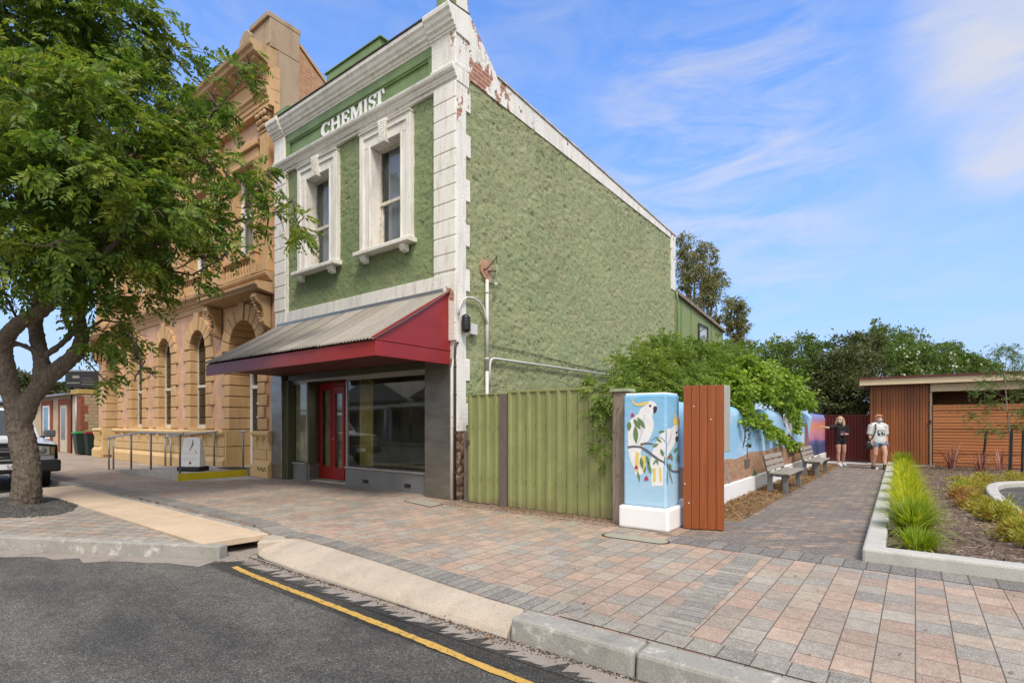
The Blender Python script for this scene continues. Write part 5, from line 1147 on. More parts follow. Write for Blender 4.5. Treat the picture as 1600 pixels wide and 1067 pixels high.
# ---------------------------------------------------------------- olive sheet fence with gate leaf, beside the shop
def ribbed(name, x0, x1, y, z0, z1, mat, parent, pitch=0.19):
    xs = [x0]; x = x0
    while x < x1:
        for dx in (0.02, 0.045, 0.085, 0.11): xs.append(min(x1, x+dx))
        x += pitch; xs.append(min(x1, x))
    xs = sorted(set(xs)); prof = []
    for x in xs:
        t = ((x-x0) % pitch)
        prof.append((x, y - (0.028 if 0.04 < t < 0.09 else (0.0 if (t < 0.021 or t > 0.105) else 0.014))))
    poly = prof + [(x, yy+0.006) for x, yy in prof[::-1]]
    n = len(prof); vs = [(a, b, z0) for a, b in prof] + [(a, b, z1) for a, b in prof] + [(a, b+.005, z0) for a, b in prof] + [(a, b+.005, z1) for a, b in prof]
    fs = []
    for i in range(n-1): fs += [(i, i+1, n+i+1, n+i), (2*n+i, 3*n+i, 3*n+i+1, 2*n+i+1), (n+i, n+i+1, 3*n+i+1, 3*n+i)]
    return MB().add(vs, fs).build(name, mat, parent)
fn = thing('sheet_fence', 'olive green ribbed sheet fence and gate leaf between the shop corner and the cockatoo pillar', 'fence', (-4.9, 6.93, 0))
ribbed('gate_panel', -6.27, -5.50, 6.93, 0.03, 1.885, m_fence, fn); ribbed('fence_panel', -5.40, -3.47, 6.93, 0.02, 1.90, m_fence, fn)
MB().box(-5.515, -5.385, 6.87, 6.97, 0, 1.89).build('post', m_post_dark, fn, bevel=.008)
MB().box(-6.37, -6.29, 6.93, 7.0, 0, 1.25).build('post', m_post_dark, fn, bevel=.006)
mb = MB(); mb.box(-5.385, -3.44, 6.905, 6.955, 1.895, 1.935); mb.box(-6.27, -5.52, 6.905, 6.95, 1.882, 1.9); mb.build('top_rail', m_fence, fn, bevel=.006)
mb = MB(); mb.box(-6.29, -6.2, 6.90, 6.925, 1.02, 1.10); mb.build('latch', m_rust, fn)
mb = MB(); rs = random.Random(1)
for x in np.arange(-6.2, -3.5, 0.19):
    if -5.55 < x < -5.36: continue
    for z in (0.46, 1.35): mb.ball((x+.065, 6.902, z), .009, 6, q=4)
mb.build('screw_heads', m_rust, fn)
# weathered post
wp = MB().prism([(-3.40, 6.78), (-3.16, 6.76), (-3.155, 6.92), (-3.39, 6.95)], 'z', 0, 1.83).build('timber_post', m_post_grey, origin=(-3.28, 6.85, 0), bevel=.012)
tag(wp, 'weathered grey timber post between green fence and painted pillar', 'post')
MB().box(-3.43, -3.13, 6.74, 6.97, 1.835, 1.88).build('post_cap', M_plain('faded_green_cap', (.30, .33, .22, 1), .8, var=.2), wp, bevel=.008)
# ---------------------------------------------------------------- painted pillar with two cockatoos
PX0, PX1, PY0, PY1 = -3.14, -2.545, 6.60, 7.08
pil = thing('painted_pillar', 'sky blue pillar painted with two white cockatoos on a branch, white base', 'pillar', ((PX0+PX1)/2, (PY0+PY1)/2, 0))
def M_skyblue(z0, z1, lo, hi, name):
    n = NT(name); z = n.sep(n.pos)[2]; mr = n.n('ShaderNodeMapRange'); n.lk(n.math('MULTIPLY_ADD', n.noise(n.scale(n.pos, (1, 1, 2)), 1.5, 4), .3, z), mr.inputs[0]); mr.inputs[1].default_value = z0+.15; mr.inputs[2].default_value = z1+.15
    c = n.mix(mr.outputs[0], lo, hi); c = n.mix(n.ramp(n.noise(n.scale(n.pos, (3, 3, 9)), 2, 4), [(.4, 0), (.7, 1)]), c, n.mix(.12, c, (.8, .86, .9, 1))); n.col(c); n.set(.5); n.bump(n.noise(n.pos, 50, 3), .15, .005); return n.mat
m_blue_paint = M_skyblue(0.3, 1.9, (.36, .56, .72, 1), (.155, .43, .68, 1), 'pillar_sky_paint')
mb = MB(); mb.box(PX0, PX1, PY0, PY1, 0.30, 1.78); mb.build('pillar_shaft', m_blue_paint, pil, bevel=.03, seg=3)
mb = MB(); mb.box(PX0+.02, PX1-.02, PY0+.02, PY1-.02, 1.77, 1.80); mb.build('pillar_top', m_white_clean, pil, bevel=.01)
mb = MB(); mb.prism([(PX0-.05, PY0-.06), (PX1+.05, PY0-.06), (PX1+.05, PY1+.05), (PX0-.05, PY1+.05)], 'z', 0, 0.30); mb.build('pillar_base', m_white_clean, pil, bevel=.035, seg=3)
def m_pt(name, c): return M_plain(name, c, .55, var=.07, nscale=14, bump=0)
m_p_white = m_pt('painted_white', (.78, .78, .78, 1)); m_p_yel = m_pt('painted_yellow', (.74, .58, .16, 1)); m_p_dark = m_pt('painted_charcoal', (.035, .04, .06, 1)); m_p_branch = m_pt('painted_branch', (.13, .125, .15, 1)); m_p_leaf = m_pt('painted_leaf', (.13, .22, .085, 1)); m_p_red = m_pt('painted_red', (.42, .05, .12, 1)); m_p_shade = m_pt('painted_lilac_white', (.55, .57, .68, 1)); m_p_gum = m_pt('painted_grey_green', (.20, .27, .22, 1))
CRN = 1039.5   # photograph column of the pillar corner, used while tracing the painting
KX, KY = 940, 590
def tr(pts, k, name, mat, layer, parent):
    """trace (crop px, scale 4.27) laid on the pillar's two faces as thin paint"""
    S_ = 4.27; e = .0012*layer
    P = [(KX + a/S_, KY + b/S_) for a, b in pts]
    def clip(P, keep):
        out = []
        for i in range(len(P)):
            a, b = P[i], P[(i+1) % len(P)]; ia, ib = keep(a), keep(b)
            if ia: out.append(a)
            if ia != ib: t = (CRN - a[0])/(b[0]-a[0]); out.append((CRN, a[1]+(b[1]-a[1])*t))
        return out
    mb = MB()
    A = clip(P, lambda q: q[0] <= CRN)
    if len(A) > 2:
        W = [on_y(a, b, PY0) for a, b in A]; W = [Vector((max(PX0+.004, min(PX1-.012, w.x)), w.y, w.z)) for w in W]
        mb.add([(w.x, w.y-.001-e, w.z) for w in W], [tuple(range(len(W)))])
    B = clip(P, lambda q: q[0] > CRN)
    if len(B) > 2:
        W = [on_x(a, b, PX1) for a, b in B]
        mb.add([(w.x+.001+e, max(PY0+.012, min(PY1-.01, w.y)), w.z) for w in W], [tuple(range(len(W)))])
    if mb.f: return mb.build(name, mat, parent, fix=False)
def stroke(pts, w):
    P = [Vector((a, b, 0)) for a, b in pts]; n = len(P); L = []; R = []
    for i in range(n):
        t = (P[min(i+1, n-1)]-P[max(i-1, 0)]).normalized(); q = Vector((-t.y, t.x, 0)); ww = (w[i] if hasattr(w, '__len__') else w)/2
        L.append((P[i]+q*ww).to_2d()[:]); R.append((P[i]-q*ww).to_2d()[:])
    return L + R[::-1]
def leafpoly(x0, y0, x1, y1, w): return stroke([(x0, y0), (x0*.75+x1*.25, y0*.75+y1*.25), ((x0+x1)/2, (y0+y1)/2), (x0*.25+x1*.75, y0*.25+y1*.75), (x1, y1)], [2, w*.8, w, w*.7, 1])
# big cockatoo
tr([(178, 460), (176, 350), (185, 290), (215, 260), (245, 240), (262, 205), (290, 185), (300, 165), (325, 153), (350, 160), (368, 180), (362, 205), (345, 225), (338, 260), (350, 300), (345, 345), (330, 390), (305, 430), (280, 460), (262, 490), (265, 530), (290, 600), (285, 640), (262, 645), (228, 648), (215, 600), (195, 555), (182, 510)], 1, 'cockatoo_body', m_p_white, 1, pil)
tr([(202, 128), (208, 150), (222, 168), (248, 172), (280, 163), (308, 160), (320, 166), (296, 182), (262, 190), (228, 186), (208, 170), (200, 148)], 1, 'cockatoo_crest', m_p_yel, 2, pil)
tr([(345, 200), (352, 190), (366, 190), (372, 205), (366, 225), (352, 240), (346, 225)], 1, 'cockatoo_beak', m_p_dark, 3, pil)
tr([(325+8*math.cos(a), 188+8*math.sin(a)) for a in [i*PI/5 for i in range(10)]], 1, 'cockatoo_eye', m_p_dark, 3, pil)
tr([(228, 490), (250, 500), (248, 560), (245, 620), (226, 630), (222, 560)], 1, 'cockatoo_tail', m_p_yel, 2, pil)
tr([(270, 520), (290, 515), (296, 560), (292, 610), (275, 630), (268, 580)], 1, 'cockatoo_tail', m_p_yel, 2, pil)
# small cockatoo
tr([(322, 600), (330, 540), (340, 490), (358, 440), (385, 390), (415, 350), (445, 338), (470, 336), (482, 318), (500, 310), (522, 315), (525, 335), (505, 350), (508, 385), (492, 430), (470, 470), (445, 510), (430, 545), (412, 590), (412, 650), (410, 722), (335, 722), (330, 660), (345, 610)], 1, 'cockatoo_body', m_p_white, 1, pil)
tr([(478, 318), (472, 270), (482, 288), (488, 225), (500, 275), (512, 245), (515, 282), (526, 268), (522, 318), (500, 312)], 1, 'cockatoo_crest', m_p_yel, 2, pil)
tr([(490, 400), (500, 385), (510, 398), (506, 420), (498, 432), (492, 420)], 1, 'cockatoo_beak', m_p_dark, 3, pil)
tr([(498+6*math.cos(a), 366+8*math.sin(a)) for a in [i*PI/5 for i in range(10)]], 1, 'cockatoo_eye', m_p_dark, 3, pil)
tr([(342, 605), (362, 600), (362, 690), (345, 695)], 1, 'cockatoo_tail', m_p_yel, 2, pil); tr([(382, 600), (398, 600), (404, 690), (388, 692)], 1, 'cockatoo_tail', m_p_yel, 2, pil)
tr(stroke([(470, 345), (462, 390), (450, 430), (432, 470), (420, 510)], [4, 9, 11, 9, 4]), 1, 'wing_shade', m_p_shade, 2, pil)
tr(stroke([(285, 250), (282, 310), (270, 360), (255, 410), (240, 450)], [3, 8, 10, 8, 4]), 1, 'wing_shade', m_p_shade, 2, pil)
# branch, leaves and flowers
tr(stroke([(176, 464), (215, 458), (262, 462), (300, 485), (345, 520), (385, 548), (415, 562), (440, 588), (455, 612), (480, 625), (532, 622)], [15, 14, 15, 17, 17, 15, 13, 14, 14, 14, 15]), 1, 'branch', m_p_branch, 3, pil)
tr(stroke([(262, 446), (300, 436), (345, 442)], [16, 14, 9]), 1, 'branch', m_p_branch, 3, pil)
tr(stroke([(330, 420), (360, 398), (395, 398), (420, 418), (434, 450)], [3, 4, 4, 4, 3]), 1, 'branch', m_p_branch, 3, pil)
for q in [(215, 275, 262, 345, 30), (240, 265, 292, 338, 30), (225, 320, 232, 440, 34), (186, 290, 184, 355, 30), (380, 362, 425, 356, 17), (365, 402, 402, 432, 16), (342, 462, 380, 438, 20), (395, 475, 415, 525, 22), (362, 530, 380, 585, 14), (262, 530, 275, 610, 24), (300, 520, 318, 580, 22), (310, 560, 328, 640, 22), (240, 620, 256, 695, 14), (345, 580, 365, 545, 12), (450, 570, 462, 610, 16), (455, 500, 470, 555, 18), (480, 498, 508, 462, 20), (425, 520, 430, 575, 18), (295, 590, 283, 640, 14)]:
    tr(leafpoly(*q), 1, 'painted_leaf', m_p_leaf, 4, pil)
for q in [(440, 600, 436, 718, 8), (448, 612, 472, 708, 8), (505, 505, 500, 570, 9), (512, 510, 516, 580, 9)]: tr(leafpoly(*q), 1, 'painted_leaf', m_p_gum, 4, pil)
for x, y, r_ in ((208, 250, 15), (232, 598, 14), (300, 672, 17), (446, 530, 11), (262, 440, 5)):
    tr([(x-r_, y+r_*.8), (x-r_*.7, y-r_*.2), (x-r_*.3, y-r_), (x+r_*.3, y-r_), (x+r_*.7, y-r_*.1), (x+r_, y+r_*.9), (x+r_*.35, y+r_*.5), (x, y+r_), (x-r_*.35, y+r_*.5)], 1, 'painted_flower', m_p_red, 5, pil)
# ---------------------------------------------------------------- timber screen with steel box on its back
sc = thing('timber_screen', 'tall red-brown screen of vertical boards beside the painted pillar', 'screen', (-2.2, 7.03, 0), rotz=0)
a = Vector((-2.44, 6.93, 0)); b = Vector((-1.965, 7.10, 0)); d = (b-a).normalized(); nn = Vector((-d.y, d.x, 0)); L = (b-a).length; nb = 5
for i in range(nb):
    c = a + d*(L*(i+.5)/nb); MB().obox(c + Vector((0, 0, .955)) + nn*.012*0, d*(L/nb/2-.0022), nn*.014, (0, 0, .94)).build('board', m_timber_v, sc, bevel=.003)
MB().obox((a+b)/2 + nn*.04 + Vector((0, 0, .955)), d*(L/2-.004), nn*.022, (0, 0, .935)).build('frame', m_timber_v, sc)
mb = MB()
for q, z in ((.13, 1.62), (.07, .35), (.34, 1.45), (.02, .6)): mb.ball(a + d*q - nn*.015 + Vector((0, 0, z)), .009, 6, q=4)
mb.build('fixing', m_white_clean, sc)
bx = MB().box(-2.30, -1.975, 7.16, 7.42, 1.02, 1.90).build('meter_cabinet', M_plain('beige_grey_steel', (.42, .41, .36, 1), .45, var=.06), origin=(-2.1, 7.3, 0), bevel=.01)
MB().box(-2.22, -2.12, 7.22, 7.32, 0, 1.02).build('cabinet_post', m_galv, bx)
tag(bx, 'beige-grey steel cabinet on a post hidden behind the timber screen, its edge showing', 'cabinet')
# ---------------------------------------------------------------- mural wall
MX = -2.62
wall = thing('mural_wall', 'long low wall with rounded top painted with sky, red earth and sunset, white foot', 'wall', (MX-.2, 15, 0))
def ztop_m(y):
    z = np.full(np.shape(y), 1.62); y = np.asarray(y)
    for (y0, y1) in ((7.1, 11.15), (12.4, 14.7), (16.6, 23.5)):
        m = (y >= y0) & (y <= y1); e = np.minimum(y-y0, y1-y)
        z = np.where(m, 1.45 + 0.27*np.sqrt(np.clip(1-(1-np.clip(e/0.5, 0, 1))**2, 0, 1)), z)
    m = ~(((y >= 7.1) & (y <= 11.15)) | ((y >= 12.4) & (y <= 14.7)) | ((y >= 16.6) & (y <= 23.5)))
    return np.where(m, 1.44, z)
def M_mural():
    n = NT('mural_paint'); p = n.pos; x, y, z = n.sep(p)
    wob = n.math('MULTIPLY_ADD', n.noise(p, .8, 4), .35, -.17)
    sky = n.mix(n.ramp(z, [(0, 0), (1, 1)]), (.52, .66, .76, 1), (.24, .46, .68, 1))
    cl = n.noise(n.scale(p, (1, .6, 1.6)), 1.3, 5, .6); sky = n.mix(n.math('MULTIPLY', n.ramp(cl, [(.5, 0), (.7, 1)]), .5), sky, (.68, .76, .82, 1))
    er = n.noise(n.scale(p, (1, 2, 5)), 3, 5, .7); earth = n.mix(n.ramp(er, [(.35, 0), (.65, 1)]), (.27, .14, .085, 1), (.46, .29, .18, 1))
    hz_ = n.math('MULTIPLY_ADD', n.noise(n.scale(p, (0, .55, 0)), 1.0, 3), .34, .62)
    c = n.mix(n.ramp(n.math('SUBTRACT', z, hz_), [(0.0, 0), (0.012, 1)]), earth, sky)
    sun = n.ramp(n.math('DIVIDE', n.math('ADD', z, wob), 1.75), [(.40, (.07, .09, .22, 1)), (.47, (.14, .15, .36, 1)), (.50, (.50, .20, .34, 1)), (.64, (.60, .26, .32, 1)), (.72, (.66, .27, .14, 1)), (.80, (.62, .22, .20, 1)), (.88, (.30, .25, .50, 1)), (1.0, (.13, .20, .48, 1))])
    k = n.ramp(n.math('MULTIPLY_ADD', n.math('ADD', n.math('SUBTRACT', y, 18.6), n.math('MULTIPLY', n.math('SUBTRACT', 1.0, z), 1.1)), 1.0, 0.5), [(.45, 0), (.55, 1)])
    c = n.mix(k, c, sun)
    ft = n.ramp(n.math('SUBTRACT', z, .335), [(0, 1), (.006, 0)])
    c = n.mix(ft, c, (.76, .76, .75, 1))
    n.col(c); n.set(.55); n.bump(n.noise(p, 40, 3), .2, .006); return n.mat
m_mural = M_mural()
# front face, rounded over the top and down the back
nY = 240; ys = np.linspace(7.15, 23.4, nY); V = []
prof_t = [(0, 0.0, 0), (0, .34, 0)]
for y in ys:
    zt = float(ztop_m(y)); r_ = .20
    V.append([(MX, y, 0), (MX, y, .30), (MX+.0, y, .34)] + [(MX - r_ + r_*math.cos(t), y, zt - r_ + r_*math.sin(t)) for t in np.linspace(0, PI, 9)] + [(MX-2*r_, y, 0)])
V = np.array(V); k = V.shape[1]; ii = np.arange(nY*k).reshape(nY, k)
Q = np.stack([ii[:-1, :-1].ravel(), ii[1:, :-1].ravel(), ii[1:, 1:].ravel(), ii[:-1, 1:].ravel()], 1)
np_mesh('wall_body', V.reshape(-1, 3), Q, m_mural, wall, smooth=True)
mb = MB()
for j in (0, -1): mb.add([tuple(v) for v in V[j]], [tuple(range(k))])
mb.build('wall_end', m_mural, wall)
mb = MB(); mb.prism([(MX-.01, 0), (MX+.035, 0), (MX+.03, .32), (MX+.012, .335), (MX-.01, .338)], 'y', 7.16, 23.4) if False else mb.box(MX-.01, MX+.03, 7.16, 23.4, 0, .325); mb.build('wall_foot', m_white_clean, wall, bevel=.008)
def mp(pts, name, mat, layer=1, S_=5.926, ox=1100, oy=620):
    W = [on_x(ox+a/S_, oy+b/S_, MX) for a, b in pts]
    return MB().add([(MX+.0015+.0012*layer, w.y, w.z) for w in W], [tuple(range(len(W)))]).build(name, mat, wall, fix=False)
mp([(372, 150), (392, 165), (398, 230), (388, 300), (384, 380), (372, 440), (356, 490), (362, 430), (372, 370), (376, 300), (366, 230), (360, 170)], 'painted_trunk', m_pt('painted_dark_trunk', (.075, .085, .075, 1)))
rs = random.Random(4)
for i in range(26):
    t = rs.uniform(0, 1); x = 405 + rs.uniform(-26, 26); y = 270 + 210*t; r_ = rs.uniform(5, 13)
    mp([(x+r_*math.cos(a)*rs.uniform(.6, 1), y+r_*1.3*math.sin(a)*rs.uniform(.6, 1)) for a in [j*PI/4 for j in range(8)]], 'painted_foliage', m_pt('painted_foliage', (.085, .135, .085, 1)) if i == 0 else bpy.data.materials['painted_foliage'], 2)
mp(stroke([(402, 570), (398, 480), (406, 380)], [7, 5, 3]), 'painted_stem', bpy.data.materials['painted_dark_trunk'], 3)
mp([(370, 580), (425, 572), (420, 655), (375, 668)], 'painted_pot', m_pt('painted_pot', (.13, .11, .10, 1)), 2)
mp([(440, 742), (465, 665), (478, 690), (497, 725)], 'painted_bush', m_pt('painted_bright_bush', (.07, .22, .09, 1)), 2)
mp([(190, 640), (205, 640), (243, 800), (228, 806)], 'painted_pole', m_pt('painted_pole', (.28, .29, .32, 1)), 2)
mp([(932, 260), (945, 215), (958, 262), (965, 330), (972, 460), (930, 470)], 'painted_rock_spire', m_pt('painted_spire', (.28, .13, .13, 1)), 2)
mp([(780, 330), (855, 420), (850, 520), (785, 560)], 'painted_shed', m_pt('painted_shed', (.07, .045, .04, 1)), 2)
mp([(590, 520), (620, 470), (660, 480), (690, 440), (745, 470), (775, 450), (775, 600), (590, 650)], 'painted_ruin', m_pt('painted_ruin', (.36, .22, .14, 1)), 2)
mp(stroke([(745, 180), (780, 250), (800, 330)], [40, 60, 30]), 'painted_cloud', m_p_white, 1)
# ---------------------------------------------------------------- benches in front of the mural
def make_bench(label, y0, y1):
    b = thing('park_bench', label, 'bench', (-2.2, (y0+y1)/2, 0), 'slatted park benches along the mural wall')
    for y in (y0+.12, y1-.12):
        f = MB(); f.prism([(-2.48, .02), (-2.30, .02), (-2.34, .30), (-2.32, .40), (-2.05, .385), (-2.06, .30), (-2.04, .02), (-1.90, .02), (-1.93, .30), (-1.87, .42), (-1.90, .445), (-2.36, .455), (-2.43, .55), (-2.56, .86), (-2.60, .85), (-2.49, .50), (-2.46, .30)], 'y', y-.03, y+.03)
        f.box(-2.55, -1.80, y-.05, y+.05, 0, .024); f.build('leg', m_bench_leg, b, bevel=.006)
    y = (y0+y1)/2
    f = MB(); f.prism([(-2.46, .44), (-2.42, .45), (-2.53, .86), (-2.57, .85)], 'y', y-.02, y+.02); f.box(-2.42, -1.88, y-.02, y+.02, .43, .455); f.build('brace', m_bench_leg, b)
    for x, z in ((-2.33, .470), (-2.17, .465), (-2.01, .462), (-1.885, .46)): MB().box(x-.055, x+.055, y0, y1, z-.012, z+.022).build('seat_slat', m_bench_wood, b, bevel=.006)
    for t in (.25, .55, .88):
        p = Vector((-2.43, 0, .45)).lerp(Vector((-2.555, 0, .87)), t); dd = Vector((-.29, 0, .957)); MB().obox((p.x+.028, (y0+y1)/2, p.z), dd*.052, (0, (y1-y0)/2, 0), Vector((.957, 0, .29))*.014).build('back_slat', m_bench_wood, b, bevel=.006)
    for o in b.children:   # shallow seat, set close to the edge of the paving
        for v in o.data.vertices: v.co.x = .33 + (v.co.x - .33)*.68; v.co.z *= .88; v.co.x -= .07
    return b
make_bench('nearer slatted bench before the mural wall, beside the trailing vine', 11.35, 13.0); make_bench('farther slatted bench before the sunset end of the mural wall', 15.5, 17.3)
# ---------------------------------------------------------------- maroon gate and timber pavilion at the end of the path
gt = thing('maroon_gate', 'dark maroon ribbed steel gate at the end of the path behind the people', 'gate', (-2.0, 22.35, 0))
ribbed('gate_sheet', -2.66, -1.20, 22.35, .06, 1.66, m_maroon, gt, .10); MB().box(-2.66, -1.20, 22.31, 22.37, 1.66, 1.70).build('top_rail', m_maroon, gt); MB().box(-2.66, -1.20, 22.31, 22.33, .09, .15).build('bottom_rail', m_maroon, gt)
pv = thing('timber_pavilion', 'low pavilion clad in red-brown timber slats with a cream fascia', 'pavilion', (3.0, 21.7, 0))
mb = MB(); x = -1.21; i = 0
while x < .36: mb.box(x, x+.066, 21.70, 21.73, .06, 2.66); x += .078
mb.build('vertical_cladding', m_timber_bld, pv, bevel=.003)
mb = MB(); mb.box(-1.20, .37, 21.735, 26, .03, 2.66); mb.build('store_wall', m_timber_dk, pv)
mb = MB(); y = 21.78
while y < 26: mb.box(-1.235, -1.205, y, y+.066, .06, 2.66); y += .078
mb.build('side_cladding', m_timber_bld, pv)
MB().box(.375, .43, 21.66, 21.72, .0, 2.40).build('door_post', M_plain('cream_post', (.40, .33, .24, 1), .6), pv)
mb = MB(); mb.box(.365, .40, 21.63, 21.66, 1.38, 1.50); mb.build('lock', m_black, pv)
mb = MB(); z = .06
while z < 1.98: mb.box(.45, 8.0, 21.61, 21.645, z, z+.080); z += .097
mb.build('slat_screen', m_timber_h, pv, bevel=.003)
mb = MB(); mb.box(.45, 8.0, 21.65, 21.68, .0, 1.97); mb.build('screen_backing', m_timber_dk, pv)
mb = MB(); z = .1
while z < 2.6: mb.box(.45, 8.0, 24.5, 24.53, z, z+.10); z += .112
mb.build('inner_slats', m_timber_h, pv)
mb = MB(); mb.box(.4, 8.0, 24.54, 25.8, 0, 2.62); mb.build('inner_wall', m_timber_dk, pv)
MB().box(.385, 8.0, 21.55, 21.70, 2.41, 2.655).build('beam', m_fascia, pv, bevel=.004)
MB().box(-1.50, 8.2, 21.30, 21.36, 2.665, 2.865).build('fascia', m_fascia, pv, bevel=.004); MB().box(-1.50, -1.44, 21.361, 26.4, 2.665, 2.865).build('side_fascia', m_fascia, pv)
MB().prism([(21.25, 2.868), (26.5, 2.95), (26.5, 2.99), (21.25, 2.925)], 'x', -1.56, 8.3).build('roof', m_roof_edge, pv)
MB().box(-1.43, 8.15, 21.37, 26.3, 2.66, 2.70).build('soffit', m_timber_dk, pv)
MB().box(-1.3, .5, 21.35, 21.69, -.02, .045).build('step', m_conc_new, pv)
# ---------------------------------------------------------------- far left: brick shop, bins, sign, car
fs_ = thing('brick_shop', 'small cream shop with red brick quoins beyond the bank, left edge', 'shop', (-36, 7.1, 0))
FX1 = -29.6
mb = MB(); mb.box(-60, FX1, 7.1, 14, 0, 2.72)
mb.build('front_wall', m_cream, fs_)
MB().box(FX1-.02, FX1+.02, 7.13, 14, 0, 2.72).build('side_wall', m_brick_tan, fs_)
mb = MB(); mb.box(FX1-.5, FX1+.03, 7.03, 7.14, 0, 2.6); z = 0
i = 0
while z < 2.4: mb.box(FX1-.02, FX1+.028, 7.14, 7.30 if i % 2 else 7.17, z, z+.36); z += .37; i += 1
mb.build('corner_quoins', m_brick_red, fs_)
mb = MB(); mb.box(-33.35, -32.85, 7.05, 7.2, 0, 2.25); mb.box(-31.75, -31.25, 7.05, 7.2, 0, 2.25); mb.box(-33.35, -31.25, 7.045, 7.2, 2.252, 2.55); mb.build('door_surround', m_brick_red, fs_)
mb = MB(); mb.box(-32.84, -31.76, 7.02, 7.09, .02, 2.25); dd = mb.build('door', M_plain('cream_door', (.55, .48, .35, 1), .5), fs_); MB().box(-32.62, -31.98, 7.01, 7.03, .62, 2.12).build('door_glass', M_plain('curtained_glass', (.20, .19, .21, 1), .15), dd)
mb = MB(); mb.box(-36.6, -36.2, 7.05, 7.2, .6, 2.3); mb.box(-34.9, -34.5, 7.05, 7.2, .6, 2.3); mb.box(-36.6, -34.5, 7.045, 7.2, 2.302, 2.55); mb.box(-36.6, -34.5, 7.045, 7.2, .4, .598); mb.build('window_surround', m_brick_red, fs_)
w = MB().box(-36.2, -34.9, 7.03, 7.09, .6, 2.3).build('window', m_white_clean, fs_); MB().box(-36.0, -35.1, 7.02, 7.035, .7, 2.2).build('pane', M_plain('bluish_display', (.16, .30, .42, 1), .2, var=.4, nscale=4), w)
MB().prism([(6.75, 2.70), (14, 2.95), (14, 3.02), (6.75, 2.78)], 'x', -60, FX1-1.2).build('roof', m_galv, fs_)
MB().box(FX1-1.2, FX1+.05, 6.95, 14, 2.72, 2.92).build('parapet', M_plain('ochre_parapet', (.42, .30, .10, 1), .7), fs_)
mb = MB(); mb.tube([(FX1-.62, 7.03, 0), (FX1-.62, 7.03, 2.6)], .04, 8); mb.build('downpipe', m_galv, fs_)
def bin_(label, loc, lid):
    b = thing('wheelie_bin', label, 'bin', loc, 'wheelie bins at the bank corner'); x, y, z = loc
    mb = MB(); vs = [(x+sx*w_, y+sy*d_, z+h) for h, w_, d_ in ((.06, .22, .25), (.94, .28, .33)) for sx, sy in ((-1, -1), (1, -1), (1, 1), (-1, 1))]
    mb.add(vs, [(0, 3, 2, 1), (4, 5, 6, 7)] + [(i, (i+1) % 4, (i+1) % 4+4, i+4) for i in range(4)]); mb.build('bin_body', M_plain('dark_green_plastic', (.018, .03, .024, 1), .45), b, bevel=.02)
    mb = MB(); mb.box(x-.30, x+.30, y-.36, y+.36, z+.94, z+1.0); mb.box(x-.25, x+.25, y-.30, y+.30, z+1.0, z+1.04); mb.build('lid', lid, b, bevel=.015)
    for sx in (-1, 1): MB().tube([(x+sx*.21, y+.26, z+.10), (x+sx*.27, y+.26, z+.10)], .10, 14).build('wheel', m_black, b)
    mb = MB(); mb.tube([(x-.26, y+.38, z+.93), (x+.26, y+.38, z+.93)], .016, 6); mb.build('handle', m_black, b)
bin_('dark green wheelie bin with a bright green lid at the bank corner', (-29.25, 7.05, 0), M_plain('green_lid', (.03, .30, .07, 1), .4)); bin_('dark green wheelie bin with a red lid at the bank corner', (-28.55, 7.25, 0), M_plain('red_lid', (.25, .02, .02, 1), .4))
# dark projecting sign over the footpath
sg = thing('hanging_sign', 'dark sign board with pale print hanging on a post beyond the bank', 'sign', (-29.6, 6.4, 0))
A, B = on_d(104, 590, 24.5), on_d(157, 590, 24.5); dv = (B-A).normalized(); cc = (A+B)/2
MB().obox((cc.x, cc.y, 3.42), dv*.80, Vector((-dv.y, dv.x, 0))*.06, (0, 0, .36)).build('sign_panel', m_black, sg, bevel=.01)
nv = Vector((dv.y, -dv.x, 0))
mb = MB(); mb.obox((cc.x, cc.y, 3.81), dv*.84, nv*.08, (0, 0, .022)); mb.build('sign_top', m_galv, sg)
mb = MB(); c2 = Vector((cc.x, cc.y, 3.42)) + nv*.064
for (u, v, w_, h) in ((-.3, .12, .16, .12), (-.42, -.16, .30, .05), (.25, -.05, .3, .012), (.28, -.12, .28, .012), (.22, .05, .22, .012), (.25, -.22, .3, .02)): mb.obox(c2 + dv*u + Vector((0, 0, v)), dv*w_, nv*.002, (0, 0, h*.5))
mb.build('sign_print', M_plain('grey_print', (.22, .22, .22, 1), .6), sg)
mb = MB(); mb.tube([(cc.x-.5, cc.y-.3, 0), (cc.x-.5, cc.y-.3, 3.86)], .05, 8); mb.tube([(cc.x-.5, cc.y-.3, 3.84), (cc.x, cc.y, 3.84)], .03, 6); mb.build('sign_post', m_black, sg)
